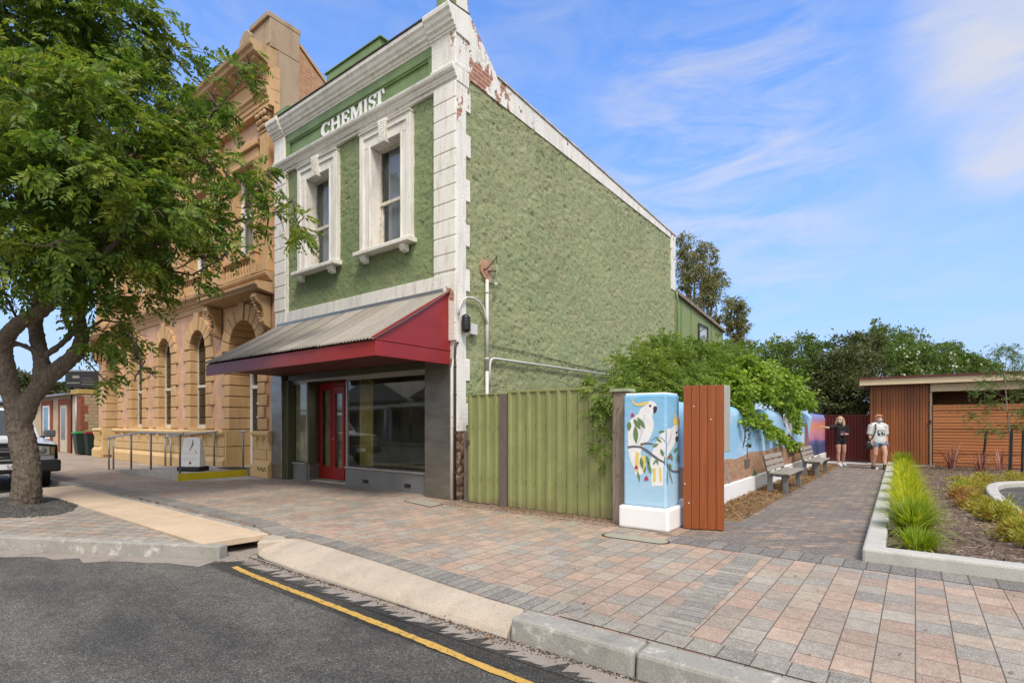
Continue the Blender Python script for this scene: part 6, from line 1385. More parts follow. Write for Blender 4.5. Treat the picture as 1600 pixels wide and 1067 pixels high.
# ---------------------------------------------------------------- white four-wheel drive
def make_car():
    x0, yc, zr_ = -16.15, 2.52, Z_ROAD
    c = thing('parked_car', 'white four-wheel drive with black bull bar parked behind the street tree', 'car', (x0-2.2, yc, zr_))
    white = M_plain('white_car_paint', (.72, .73, .75, 1), .18, var=.02, bump=0, spec=.6); trim = m_black; X = lambda a: x0-a; hw = .90
    mb = MB(); mb.prism([(X(.08), zr_+.50), (X(.05), zr_+.98), (X(.12), zr_+1.10), (X(1.35), zr_+1.20), (X(4.6), zr_+1.20), (X(4.68), zr_+.9), (X(4.62), zr_+.45), (X(4.0), zr_+.40), (X(3.9), zr_+.75), (X(3.2), zr_+.75), (X(3.1), zr_+.40), (X(1.45), zr_+.40), (X(1.32), zr_+.78), (X(.55), zr_+.78), (X(.45), zr_+.50)], 'y', yc-hw, yc+hw); mb.build('body', white, c, bevel=.06, seg=3)
    vs = []
    for (a, z, w_) in ((1.30, 1.19, hw-.05), (1.95, 1.93, hw-.20), (4.35, 1.95, hw-.20), (4.62, 1.19, hw-.05)): vs += [(X(a), yc-w_, zr_+z), (X(a), yc+w_, zr_+z)]
    MB().add(vs, [(0, 1, 3, 2), (2, 3, 5, 4), (4, 5, 7, 6), (0, 2, 4, 6), (1, 7, 5, 3), (0, 6, 7, 1)]).build('cabin', white, c, bevel=.05, seg=3)
    dk = M_plain('tinted_glass', (.025, .035, .04, 1), .05, bump=0, spec=.8)
    def q(pts, nm): MB().add(pts, [tuple(range(len(pts)))]).build(nm, dk, c)
    def ws(t, s_): # windscreen point
        a = 1.30+.65*t; z = 1.19+.74*t; w_ = (hw-.05-.15*t)*s_; return (X(a)+.012, yc+w_, zr_+z+.012)
    q([ws(.08, -.90), ws(.08, .90), ws(.90, .88), ws(.90, -.88)], 'windscreen')
    for sgn in (-1, 1):
        def sd(a, t): return (X(a), yc+sgn*(hw-.05-.15*t+.008), zr_+1.19+.74*t)
        q([sd(1.55, .1), sd(2.55, .1), sd(2.55, .88), sd(2.10, .88)], 'side_window'); q([sd(2.65, .1), sd(3.5, .1), sd(3.5, .88), sd(2.65, .88)], 'side_window')
    g = MB()
    for i in range(4): g.box(X(.06), X(.02), yc-.48, yc+.48, zr_+.80+i*.065, zr_+.835+i*.065)
    g.box(X(.075), X(.055), yc-.5, yc+.5, zr_+.78, zr_+1.06); g.build('grille', m_dark_metal, c)
    b = MB(); b.box(X(.10), X(-.13), yc-hw-.03, yc+hw+.03, zr_+.42, zr_+.70); b.build('bumper', trim, c, bevel=.04)
    b = MB()
    for y in (-.38, .38): b.tube([(X(-.10), yc+y, zr_+.5), (X(-.14), yc+y, zr_+.95), (X(-.06), yc+y, zr_+1.12)], .035, 8)
    b.tube([(X(.0), yc-.86, zr_+.72), (X(-.10), yc-.84, zr_+1.02), (X(-.14), yc-.38, zr_+1.08), (X(-.14), yc+.38, zr_+1.08), (X(-.10), yc+.84, zr_+1.02), (X(.0), yc+.86, zr_+.72)], .034, 8); b.tube([(X(-.14), yc-.38, zr_+.78), (X(-.14), yc+.38, zr_+.78)], .03, 8); b.build('bull_bar', trim, c)
    lamp = M_plain('headlamp_glass', (.45, .46, .42, 1), .08, .5, bump=0); amber = M_plain('amber_lens', (.36, .24, .12, 1), .15, bump=0)
    for sgn in (-1, 1):
        h = MB(); h.box(X(.10), X(.01), yc+sgn*.50, yc+sgn*.76, zr_+.80, zr_+1.03); hl = h.build('headlight', lamp, c, bevel=.015)
        MB().ball((X(.015), yc+sgn*.62, zr_+.915), (.02, .085, .085), 12).build('reflector', m_galv, hl)
        h = MB(); h.box(X(.12), X(.03), yc+sgn*.765, yc+sgn*(hw-.0), zr_+.80, zr_+1.03); h.build('indicator', amber, c, bevel=.015)
        m_ = MB(); m_.box(X(1.55), X(1.40), yc+sgn*(hw+.02), yc+sgn*(hw+.25), zr_+1.20, zr_+1.38); mo = m_.build('wing_mirror', m_bench_leg, c, bevel=.03); MB().box(X(1.56), X(1.48), yc+sgn*(hw-.06), yc+sgn*(hw+.05), zr_+1.17, zr_+1.23).build('mirror_arm', trim, mo)
        for a in (.95, 3.55):
            w_ = MB(); y_ = yc+sgn*(hw-.13); w_.tube([(X(a), y_-.12, zr_+.385), (X(a), y_-.10, zr_+.385), (X(a), y_+.10, zr_+.385), (X(a), y_+.12, zr_+.385)], [.34, .385, .385, .34], 24); wo = w_.build('wheel', trim, c); MB().tube([(X(a), y_+sgn*.10, zr_+.385), (X(a), y_+sgn*.125, zr_+.385)], .20, 16).build('rim', m_galv, wo)
        f = MB(); f.tube([(X(.95)+.46*math.cos(t), yc+sgn*(hw+.02), zr_+.40+.46*math.sin(t)) for t in np.linspace(.2, PI-.2, 10)], .05, 6); f.build('wheel_arch', trim, c)
    p = MB().box(X(-.135), X(-.15), yc-.19, yc+.19, zr_+.52, zr_+.64).build('number_plate', m_white_clean, c)
    tx = bpy.data.curves.new('plate_text', 'FONT'); tx.body = 'SAE'; tx.size = .12; tx.extrude = .001; tx.align_x = 'RIGHT'
    tmp = bpy.data.objects.new('plate_text', tx); COL.objects.link(tmp); dg = bpy.context.evaluated_depsgraph_get(); me = bpy.data.meshes.new_from_object(tmp.evaluated_get(dg)); bpy.data.objects.remove(tmp)
    me.transform(Matrix.Translation(Vector((X(-.152), yc+.175, zr_+.537)) - world_of(c)) @ Matrix.Rotation(PI/2, 4, 'Z') @ Matrix.Rotation(PI/2, 4, 'X')); me.materials.clear(); me.materials.append(m_black)
    po = bpy.data.objects.new('plate_lettering', me); COL.objects.link(po); po.parent = p
    r_ = MB()
    for sgn in (-1, 1): r_.tube([(X(2.0), yc+sgn*.6, zr_+2.03), (X(4.3), yc+sgn*.6, zr_+2.05)], .025, 6)
    for a in (2.2, 3.0, 3.8): r_.tube([(X(a), yc-.62, zr_+2.05), (X(a), yc+.62, zr_+2.05)], .022, 6); r_.tube([(X(a), yc-.6, zr_+1.93), (X(a), yc-.6, zr_+2.04)], .02, 6); r_.tube([(X(a), yc+.6, zr_+1.93), (X(a), yc+.6, zr_+2.04)], .02, 6)
    r_.build('roof_rack', trim, c); return c
make_car()
# ---------------------------------------------------------------- houses across the street (they show in the shop glass)
def house(label, x0, x1, y0, wall_m, roof_m, zt, zr2):
    h = thing('street_house', label, 'house', ((x0+x1)/2, y0, 0))
    MB().box(x0, x1, y0-8, y0, 0, zt).build('wall', wall_m, h)
    cx = (x0+x1)/2; MB().prism([(x0-.4, zt-.05), (x1+.4, zt-.05), (cx, zr2)], 'y', y0-8.3, y0+.35).build('roof', roof_m, h)
    MB().prism([(x0, zt), (x1, zt), (cx, zr2-.25)], 'y', y0-.1, y0+.36).build('gable', wall_m, h)
    MB().prism([(y0+.02, zt-.3), (y0+2.4, zt-.8), (y0+2.4, zt-.72), (y0+.02, zt-.2)], 'x', x0, x1).build('verandah_roof', roof_m, h)
    for x in np.linspace(x0+.1, x1-.1, 4): MB().box(x-.06, x+.06, y0+2.2, y0+2.32, 0, zt-.75).build('verandah_post', m_white_clean, h)
    MB().box(cx-.5, cx+.5, y0+.01, y0+.06, 0, 2.1).build('door', m_black, h)
    for x in (x0+1.6, x1-1.6): w = MB().box(x-.7, x+.7, y0+.01, y0+.07, .9, 2.2).build('window', m_dark_metal, h)
house('cream gabled house across the street, seen reflected in the shop glass', -40.5, -31.5, -13.5, m_cream, m_iron, 3.2, 5.5)
house('tan house with a wide verandah across the street', -30.5, -17.0, -13.0, m_brick_tan, m_iron, 3.3, 5.9)
# ---------------------------------------------------------------- two people at the end of the path
RV = Vector((RX, RY, 0)); FV = Vector((-RY, RX, 0))
class Fig(MB):
    """local frame: x = figure's left as seen from the street, y towards the street, z up"""
    def __init__(self, pos, yaw=0.0):
        super().__init__(); c, s_ = math.cos(yaw), math.sin(yaw)
        self.o = Vector(pos); self.ax = RV*c + (-FV)*s_; self.ay = (-FV)*c - RV*s_
    def finish(self, name, mat, parent, voxel=.008, smooth=4, **kw):
        self.v = [tuple(self.o + self.ax*a + self.ay*b + Vector((0, 0, z))) for a, b, z in self.v]
        ob = self.build(name, mat, parent, smooth=True, **kw)
        if voxel:
            m = ob.modifiers.new('one surface', 'REMESH'); m.mode = 'VOXEL'; m.voxel_size = voxel; m.use_smooth_shade = True
            if smooth: q = ob.modifiers.new('soften', 'SMOOTH'); q.iterations = smooth; q.factor = .5
        return ob
    def limb(self, pts, r, n=12, flat=1.0): return self.tube(pts, r, n, flat=flat)
    def hand(self, w, d, side, curl=.5):
        """wrist point, pointing direction, thumb side"""
        w = Vector(w); d = Vector(d).normalized(); s_ = Vector(side).normalized(); p = d.cross(s_)
        self.limb([w - d*.01, w + d*.035, w + d*.075], [.021, .030, .027], 10, .55)
        for i, (off, ln) in enumerate(((-.024, .062), (-.008, .074), (.008, .078), (.024, .068))):
            b = w + d*.07 + s_*off; m1 = b + d*ln*.5 + p*ln*.12*curl; e = m1 + d*ln*.42*(1-curl*.4) + p*ln*.4*curl; self.limb([b, m1, e], [.0088, .0082, .0068], 6)
        b = w + d*.028 + s_*.022; self.limb([b, b + s_*.026 + d*.022, b + s_*.032 + d*.052 + p*.01], [.0115, .010, .008], 6)
def skin_mat(nm, c): return M_plain(nm, c, .5, var=.06, nscale=9, bump=.05)
m_skin1 = skin_mat('fair_skin', (.52, .30, .22, 1)); m_skin2 = skin_mat('pinkish_skin', (.55, .31, .235, 1))
m_blond = M_plain('blond_hair', (.42, .29, .16, 1), .5, var=.25, nscale=30, bump=.5, bscale=200); m_ginger = M_plain('strawberry_blond_hair', (.45, .22, .11, 1), .5, var=.25, nscale=30, bump=.5, bscale=200)
m_mask = M_plain('pale_face_mask', (.45, .48, .53, 1), .8, bump=0); m_tee_w = M_plain('white_cotton', (.56, .57, .58, 1), .9, var=.06, nscale=6, bump=.2, bscale=18); m_tee_b = M_plain('black_cotton', (.012, .011, .013, 1), .9, bump=.2, bscale=18); m_denim = M_plain('blue_denim', (.11, .17, .30, 1), .85, var=.2, nscale=14); m_shoe_w = M_plain('white_shoe', (.72, .72, .74, 1), .5, bump=0); m_eye = M_plain('eye', (.03, .025, .02, 1), .2, bump=0)
def head(f, c, turn=0.0, s_=1.0):
    """skull, jaw, ears, nose around head centre c, turned about z"""
    c = Vector(c); ct, st_ = math.cos(turn), math.sin(turn)
    R_ = lambda a, b, z: (c.x + (a*ct + b*st_)*s_, c.y + (-a*st_ + b*ct)*s_, c.z + z*s_)
    f.ball(c + Vector((0, 0, .02)), (.076*s_, .090*s_, .095*s_), 16, q=12)
    f.limb([R_(0, .015, -.01), R_(0, .028, -.06), R_(0, .038, -.098)], [.066*s_, .056*s_, .030*s_], 14)
    f.limb([R_(0, .086, .025), R_(0, .102, -.012), R_(0, .088, -.022)], [.010*s_, .015*s_, .012*s_], 8)
    for sg in (-1, 1): f.ball(R_(sg*.076, -.008, -.005), (.014*s_, .022*s_, .032*s_), 8, q=6)
    return R_
def person(label, pos, kind):
    p = thing('person', label, 'person', pos)
    b = Fig(pos); wide = 1.18 if kind == 'w' else .92; H = 1.0 if kind == 'w' else .97
    def Z(z): return z*H
    sw, hw = .185*(1.1 if kind == 'w' else .92), .092*wide
    b.limb([(0, 0, Z(.82)), (0, .005, Z(.95)), (0, .01, Z(1.10)), (0, 0, Z(1.28)), (0, -.01, Z(1.36)), (0, 0, Z(1.42))], [.150*wide, .158*wide, .150*wide, .150*wide, .075, .054], 16, .72)
    b.limb([(-sw, 0, Z(1.315)), (0, -.01, Z(1.345)), (sw, 0, Z(1.315))], [.052, .062, .052], 12)
    tr_ = .088*wide
    if kind == 'w':
        legs = [((-hw, 0, Z(.86)), (-hw*1.0, .03, Z(.46)), (-hw*.75, -.10, Z(.09)), .22), ((hw, 0, Z(.86)), (hw*1.0, .15, Z(.48)), (hw*.6, .20, Z(.09)), .30)]
        arms = [((-sw-.01, 0, Z(1.31)), (-sw-.040, -.02, Z(1.05)), (-sw-.045, .08, Z(.82)), (0, .15, -1), (0, 1, .1)), ((sw+.01, 0, Z(1.31)), (sw+.045, -.03, Z(1.05)), (sw+.060, .01, Z(.81)), (.05, .15, -1), (0, 1, .1))]
    else:
        legs = [((-hw, 0, Z(.86)), (-hw*1.0, .05, Z(.46)), (-hw*.75, .02, Z(.09)), .2), ((hw, 0, Z(.86)), (hw*1.35, .02, Z(.47)), (hw*1.85, -.10, Z(.10)), .0)]
        arms = [((-sw-.01, 0, Z(1.31)), (-sw-.25, .03, Z(1.265)), (-sw-.46, .10, Z(1.30)), (-1, .15, .05), (0, .1, 1)), ((sw+.01, 0, Z(1.30)), (sw+.06, .02, Z(1.06)), (sw-.15, .15, Z(1.05)), (-1, .2, .0), (0, .2, 1))]
    for h_, k, a, ft in legs:
        mid = Vector(k).lerp(Vector(a), .35) + Vector((0, -.022, 0))
        b.limb([h_, Vector(h_).lerp(Vector(k), .5) + Vector((0, .012, 0)), k, mid, a, (a[0], a[1]+.01, .05)], [tr_, tr_*.86, .054*wide, .054*wide, .036*wide, .034*wide], 12)
    for sh, e, w, d, s_ in arms:
        k = wide if kind == 'w' else 1.0
        b.limb([sh, Vector(sh).lerp(Vector(e), .5), e, Vector(e).lerp(Vector(w), .3), w], [.052*k, .046*k, .038*k, .038*k, .024*k], 10); b.hand(w, d, s_)
    hc = (0, .02, Z(1.535)) if kind == 'w' else (-.02, .02, Z(1.525)); turn = 0.0 if kind == 'w' else -.75
    b.limb([(0, -.01, Z(1.36)), (hc[0]*.6, .0, Z(1.44)), (hc[0], .01, Z(1.49))], [.056, .052, .05], 12)
    R_ = head(b, hc, turn)
    b.finish('body', m_skin2 if kind == 'w' else m_skin1, p, .0075, 3)
    f = Fig(pos)
    for sg in (-1, 1): f.ball(R_(sg*.031, .080, .022), (.012, .008, .007), 8, q=6)
    f.finish('eye', m_eye, p, 0)
    f = Fig(pos)
    for sg in (-1, 1): f.limb([R_(sg*.018, .088, .042), R_(sg*.034, .084, .046), R_(sg*.048, .074, .040)], [.004, .005, .003], 6)
    f.finish('eyebrow', m_blond, p, 0)
    f = Fig(pos); f.limb([R_(0, .060, -.012), R_(0, .062, -.05), R_(0, .045, -.098)], [.066, .064, .042], 14); f.ball(R_(0, .10, -.04), (.024, .024, .026), 10); f.finish('face_mask', m_mask, p, .007, 3)
    f = Fig(pos)
    if kind == 'w':
        f.ball(R_(0, -.012, .045), (.094, .098, .092), 16, q=12); f.limb([R_(-.072, .055, .085), R_(0, .085, .098), R_(.074, .05, .08)], [.03, .034, .03], 10); f.ball(R_(0, -.05, -.02), (.08, .06, .07), 12)
        # open the fringe line: the face stays clear below it
    else:
        f.ball(R_(0, -.020, .042), (.088, .094, .092), 16, q=12)
        for sg in (-1, 1): f.limb([R_(sg*.070, .02, .07), R_(sg*.092, -.01, -.02), R_(sg*.10, .0, -.10), R_(sg*.105, .02, -.17), R_(sg*.095, .03, -.215)], [.030, .042, .046, .040, .018], 10)
        f.limb([R_(0, -.06, .02), R_(0, -.085, -.08), R_(0, -.08, -.19)], [.08, .085, .055], 12)
    f.finish('hair', m_ginger if kind == 'w' else m_blond, p, .009, 2)
    # shirt
    f = Fig(pos)
    if kind == 'w':
        f.limb([(0, .005, Z(.80)), (0, .012, Z(.86)), (0, .012, Z(1.0)), (0, .008, Z(1.15)), (0, 0, Z(1.29)), (0, -.008, Z(1.355)), (0, -.005, Z(1.385))], [.205, .218, .208, .196, .176, .10, .070], 18, .74)
    else:
        f.limb([(0, .005, Z(.84)), (0, .01, Z(.95)), (0, .008, Z(1.12)), (0, 0, Z(1.28)), (0, -.008, Z(1.35)), (0, -.005, Z(1.375))], [.170, .172, .166, .160, .09, .066], 18, .76)
    f.limb([(-sw*1.02, 0, Z(1.305)), (-sw*.5, -.005, Z(1.34)), (0, -.01, Z(1.355)), (sw*.5, -.005, Z(1.34)), (sw*1.02, 0, Z(1.305))], [.085, .088, .085, .088, .085] if kind == 'w' else [.070, .074, .074, .074, .070], 12)
    for sh, e, w, d, s_ in arms:
        t = .96 if kind == 'w' else .85; e2 = Vector(sh).lerp(Vector(e), t); f.limb([Vector(sh) + Vector((0, 0, -.0)) - (Vector(e)-Vector(sh))*.12, sh, Vector(sh).lerp(e2, .6), e2], [.080, .084, .082, .085] if kind == 'w' else [.072, .076, .075, .076], 12)
    f.finish('t_shirt', m_tee_w if kind == 'w' else m_tee_b, p, .009, 3)
    # printed panel on the chest, curved with the shirt
    f = Fig(pos)
    def chest(a, z, e): rr_ = .20 if kind == 'w' else .165; return (a, rr_*.74*math.sqrt(max(0, 1-(a/rr_)**2)) + .012 + e, Z(z))
    def patch(x0, x1, z0, z1, e, fg):
        n = 8
        for i in range(n):
            a, b_ = x0+(x1-x0)*i/n, x0+(x1-x0)*(i+1)/n; fg.add([chest(a, z0, e), chest(b_, z0, e), chest(b_, z1, e), chest(a, z1, e)], [(0, 1, 2, 3)])
    if kind == 'w':
        patch(-.11, .11, 1.02, 1.19, .010, f); f.finish('shirt_print', M_plain('dark_green_print', (.03, .06, .05, 1), .8, bump=0), p, 0, fix=False)
        f = Fig(pos); patch(-.09, .09, 1.10, 1.165, .013, f); patch(-.05, -.02, 1.03, 1.09, .013, f); patch(.02, .07, 1.03, 1.05, .013, f); f.finish('shirt_print_light', m_tee_w, p, 0, fix=False)
        f = Fig(pos); patch(-.03, .03, 1.09, 1.14, .016, f); f.finish('shirt_print', bpy.data.materials['dark_green_print'], p, 0, fix=False)
    else:
        for z0, x0, x1 in ((1.13, -.09, .08), (1.10, -.07, .09), (1.07, -.09, .05)): patch(x0, x1, z0, z0+.018, .010, f)
        f.finish('shirt_print', M_plain('purple_print', (.17, .07, .20, 1), .8, bump=0), p, 0, fix=False)
    # shorts
    f = Fig(pos); top = .90
    f.limb([(0, 0, Z(.93)), (0, 0, Z(.86)), (0, .0, Z(.78))], [.155*wide, .172*wide, .160*wide], 16, .76)
    for h_, k, a, ft in legs: e2 = Vector(h_).lerp(Vector(k), .42 if kind == 'w' else .36); f.limb([h_, Vector(h_).lerp(e2, .6), e2], [tr_*1.12, tr_*1.17, tr_*1.16], 14)
    f.finish('shorts', m_denim if kind == 'w' else m_tee_b, p, .009, 2)
    for h_, k, a, ft in legs:
        f = Fig(pos); y = a[1]; x = a[0]
        tilt = .0 if not (kind == 'b' and ft == 0) else .0
        f.limb([(x, y-.055, .045), (x, y, .05), (x+ft*.04, y+.07, .042), (x+ft*.08, y+.135, .030)], [.040, .046, .044, .030], 12, .85); f.limb([(x, y-.005, .05), (x, y-.005, .10)], [.042, .044], 12)
        f.box(x-.040, x+.040, y-.085, y+.15, 0.0, .022)
        f.finish('shoe', m_shoe_w if kind == 'b' else M_plain('dark_canvas_shoe', (.045, .05, .065, 1), .7, bump=0), p, .006, 2)
        if kind == 'w':
            f = Fig(pos); f.box(x-.042+ft*.03, x+.042+ft*.03, y-.087, y+.165, .0, .020); f.limb([(x+ft*.08, y+.13, .03), (x+ft*.09, y+.165, .026)], [.034, .02], 10); f.finish('shoe_sole', m_shoe_w, p, 0)
            f = Fig(pos); f.limb([(x, y, .085), (x, y, .15)], [.047, .046], 12); f.finish('sock', m_tee_b, p, 0)
    return p
P1 = (-1.93, 20.05, 0.02); P2 = (-0.90, 19.55, 0.0)
person('person in black t-shirt and shorts with long blond hair pointing at the mural', P1, 'b')
person('person in white printed t-shirt and denim shorts walking with a shoulder bag', P2, 'w')
bg = thing('shoulder_bag', 'black shoulder bag hanging at the hip of the person in white', 'bag', (P2[0]-.2, P2[1]-.1, .75))
f = Fig(P2); f.tube([(-.285, .02, .60), (-.285, .02, .66), (-.28, .02, .80), (-.275, .02, .86)], [.08, .10, .10, .07], 14, flat=.6); f.finish('bag_body', m_black, bg, 0)
f = Fig(P2); f.tube([(-.28, .05, .86), (-.245, .14, 1.0), (-.20, .155, 1.12), (-.165, .14, 1.24), (-.14, .10, 1.35), (-.14, .0, 1.40), (-.17, -.09, 1.3), (-.25, -.13, 1.05), (-.28, -.02, .86)], .016, 6); f.finish('bag_strap', m_black, bg, 0)
ph = thing('phone', 'dark phone held at the waist by the person in black', 'phone', (P1[0], P1[1], 1.0))
f = Fig(P1); f.box(-.035, .035, .168, .178, .93, 1.05); f.finish('phone_body', m_dark_metal, ph, 0)
# ---------------------------------------------------------------- vegetation
def blob_points(blobs, n, rng, shell=.55, clump=.22, sub=26):
    """clustered points inside ellipsoids; returns points and outward directions"""
    vol = np.array([b[1][0]*b[1][1]*b[1][2] for b in blobs])**.8; cnt = np.maximum(1, (n*vol/vol.sum()).astype(int)); P = []; O = []
    for (c, r), k in zip(blobs, cnt):
        c = np.array(c); r = np.array(r); m = max(5, int(sub*max(.35, (k/ (n/len(blobs))))))
        d = rand_dirs(m, .15, rng); q = (shell + (1-shell)*rng.uniform(0, 1, m)**.6)[:, None]
        cen = d*q*(0.86 + .28*rng.uniform(-1, 1, m))[:, None]
        i = rng.integers(0, m, k); off = rng.normal(size=(k, 3))*clump*rng.uniform(.5, 1.2, m)[i][:, None]
        off[:, 2] *= .75
        p = cen[i] + off; P.append(c + p*r); o = p + off*1.2; O.append(o/(np.linalg.norm(o, axis=1, keepdims=True)+1e-6))
    return np.concatenate(P), np.concatenate(O)
def foliage(name, blobs, n, ln, wd, mat, parent, rng, droop=0.2, up=0.0, spread=.9, **kw):
    P, O = blob_points(blobs, n, rng, **kw); k = len(P)
    D = O*.6 + rng.normal(size=(k, 3))*spread*.6; D[:, 2] += up - droop
    N = rand_dirs(k, 1.1, rng)
    V, Q = leaves(P, D, N, rng.uniform(.6, 1.25, k)*ln, rng.uniform(.7, 1.2, k)*wd)
    return np_mesh(name, V, Q, mat, parent)
def sprays(name, P, D, rng, mat, parent, rl=.30, pairs=6, ll=.075, lw=.026):
    """pinnate sprays: a drooping rachis with leaflets in pairs"""
    n = len(P); D = D/np.linalg.norm(D, axis=1, keepdims=True); N = rand_dirs(n, 1.6, rng)
    S_ = np.cross(D, N); S_ /= np.linalg.norm(S_, axis=1, keepdims=True); N = np.cross(S_, D)
    L = rng.uniform(.65, 1.2, n)[:, None]*rl; LP = []; LD = []; LN = []; LL = []
    for j in range(pairs):
        t = .22 + .78*j/(pairs-1); base = P + D*L*t - np.array([0, 0, 1])*(L*.30*t*t)
        for sg in (-1, 1):
            a = .85 - .35*t; d = D*a + S_*sg*(1-.25*t) - N*.22 + rng.normal(size=(n, 3))*.16; d[:, 2] -= .25
            LP.append(base); LD.append(d); LN.append(N + rng.normal(size=(n, 3))*.25); LL.append(np.full(n, (.75+.5*math.sin(PI*min(1, t*.95)))*ll)*rng.uniform(.8, 1.2, n))
    V, Q = leaves(np.concatenate(LP), np.concatenate(LD), np.concatenate(LN), np.concatenate(LL), np.concatenate(LL)*(lw/ll), .2)
    return np_mesh(name, V, Q, mat, parent)
def pxblob(px, py, r, d, ry=None, rd=None):
    k = d/F; return (tuple(on_d(px, py, d)), (r*k, (rd or r)*k, (ry or r)*k))
# --- street tree in the island
base = on_z(40, 789, 0)
st_tree = thing('street_tree', 'leafy street tree with forked grey trunk in the paved island', 'tree', base)
def limb_px(pts): return [on_d(a, b, d) for a, b, d, r in pts], [r for *_, r in pts]
LIMBS = [
 [(39, 800, 9.12, .25), (40, 786, 9.1, .225), (42, 755, 9.05, .195), (42, 725, 9.05, .185), (37, 695, 9.05, .185), (31, 668, 9.05, .175), (27, 650, 9.05, .16)],
 [(29, 660, 9.05, .15), (18, 618, 9.0, .13), (9, 580, 8.95, .14), (4, 550, 8.9, .13), (10, 525, 8.8, .115), (30, 505, 8.7, .11), (62, 488, 8.6, .10), (95, 462, 8.5, .09), (128, 430, 8.4, .075), (165, 395, 8.3, .05), (200, 360, 8.2, .035)],
 [(30, 664, 9.05, .16), (48, 622, 9.1, .145), (72, 592, 9.15, .14), (98, 571, 9.2, .125), (122, 550, 9.3, .125), (129, 528, 9.35, .105), (124, 500, 9.4, .095), (124, 460, 9.4, .09), (130, 410, 9.4, .08), (150, 350, 9.4, .065), (180, 290, 9.3, .05), (220, 230, 9.2, .03)],
 [(64, 596, 9.12, .13), (66, 565, 9.15, .115), (60, 540, 9.2, .11), (55, 505, 9.3, .105), (62, 460, 9.4, .095), (72, 400, 9.5, .085), (80, 330, 9.6, .07), (85, 250, 9.7, .05), (95, 170, 9.7, .03)],
 [(62, 560, 9.15, .06), (80, 549, 9.2, .052), (96, 538, 9.25, .048), (112, 522, 9.3, .045), (104, 500, 9.2, .045), (98, 470, 9.1, .04), (100, 420, 9.0, .035)],
 [(12, 533, 8.9, .05), (40, 541, 9.0, .04), (66, 556, 9.12, .04)],
 [(4, 560, 8.9, .07), (-20, 520, 8.7, .06), (-50, 470, 8.6, .05), (-90, 400, 8.5, .03)],
 [(126, 470, 9.4, .06), (160, 430, 9.3, .05), (215, 395, 9.2, .042), (280, 365, 9.2, .036), (350, 350, 9.3, .028), (420, 335, 9.3, .018), (462, 335, 9.3, .010)],
 [(150, 350, 9.4, .05), (210, 290, 9.5, .042), (280, 235, 9.5, .034), (340, 170, 9.5, .024), (385, 115, 9.5, .012)],
 [(215, 395, 9.2, .03), (250, 420, 9.1, .026), (300, 430, 9.0, .018), (345, 405, 9.0, .010)],
 [(130, 520, 9.35, .03), (160, 500, 9.3, .022), (195, 505, 9.2, .016), (215, 560, 9.2, .008)],
 [(165, 395, 8.6, .03), (190, 330, 8.6, .026), (200, 250, 8.7, .02), (190, 150, 8.8, .012)],
 [(62, 488, 8.6, .035), (50, 420, 8.5, .03), (40, 330, 8.6, .022), (50, 200, 8.7, .012)],
 [(80, 330, 9.6, .035), (140, 230, 9.9, .028), (200, 120, 10.0, .02), (235, 60, 10.0, .010)],
]
mb = MB()
for L_ in LIMBS[:9]:
    p, r = limb_px(L_); mb.tube(p, r, 14)
tk = mb.build('trunk', m_bark, st_tree); m_ = tk.modifiers.new('one surface', 'REMESH'); m_.mode = 'VOXEL'; m_.voxel_size = .018; m_.use_smooth_shade = True
q_ = tk.modifiers.new('soften', 'SMOOTH'); q_.iterations = 3; q_.factor = .5
tx_ = bpy.data.textures.new('bark_relief', 'CLOUDS'); tx_.noise_scale = .07; tx_.noise_depth = 4
dp = tk.modifiers.new('relief', 'DISPLACE'); dp.texture = tx_; dp.strength = .05; dp.mid_level = .5
mb = MB()
for L_ in LIMBS[9:]:
    p, r = limb_px(L_); mb.tube(p, r, 7)
TB = [(40, 60, 105, 8.9), (150, 50, 85, 9.3), (215, 70, 42, 9.8), (262, 100, 40, 9.8), (300, 78, 16, 9.8), (250, 165, 60, 9.3), (60, 190, 110, 8.4), (160, 200, 85, 8.0), (-40, 250, 110, 8.6), (40, 330, 100, 8.0), (130, 330, 70, 8.5), (210, 290, 80, 8.6), (285, 255, 52, 9.2), (318, 205, 30, 9.5), (368, 118, 29, 9.5), (393, 98, 16, 9.5), (335, 150, 26, 9.6), (335, 265, 40, 9.3), (388, 264, 30, 9.3), (422, 278, 20, 9.3), (300, 335, 56, 9.0), (380, 326, 35, 9.2), (435, 340, 31, 9.3), (466, 350, 23, 9.3), (452, 318, 16, 9.3), (415, 372, 15, 9.3), (345, 380, 33, 9.0), (240, 385, 56, 8.6), (278, 420, 36, 8.9), (180, 410, 62, 8.7), (110, 405, 50, 8.2), (30, 410, 52, 7.9), (-30, 430, 52, 8.2), (200, 470, 46, 9.1), (165, 520, 34, 9.3), (205, 530, 26, 9.2), (150, 570, 24, 9.3), (165, 595, 12, 9.3), (212, 588, 11, 9.2), (238, 585, 7, 9.2), (160, 480, 40, 9.2), (38, 452, 20, 8.2), (8, 462, 20, 8.4), (100, 110, 90, 10.2), (60, 300, 90, 10.6), (200, 330, 90, 10.6), (-60, 120, 100, 9.2), (70, -30, 90, 9.0), (185, 5, 36, 9.4), (10, 130, 70, 7.2), (120, 260, 60, 7.2), (70, 385, 40, 7.4), (240, 330, 50, 7.9)]
tblobs = [pxblob(a, b, r, d, None, r*1.25 if r > 40 else r) for a, b, r, d in TB]
rg = np.random.default_rng(21)
NODES = [p for L_ in LIMBS[1:] for p in limb_px(L_)[0][3:]]
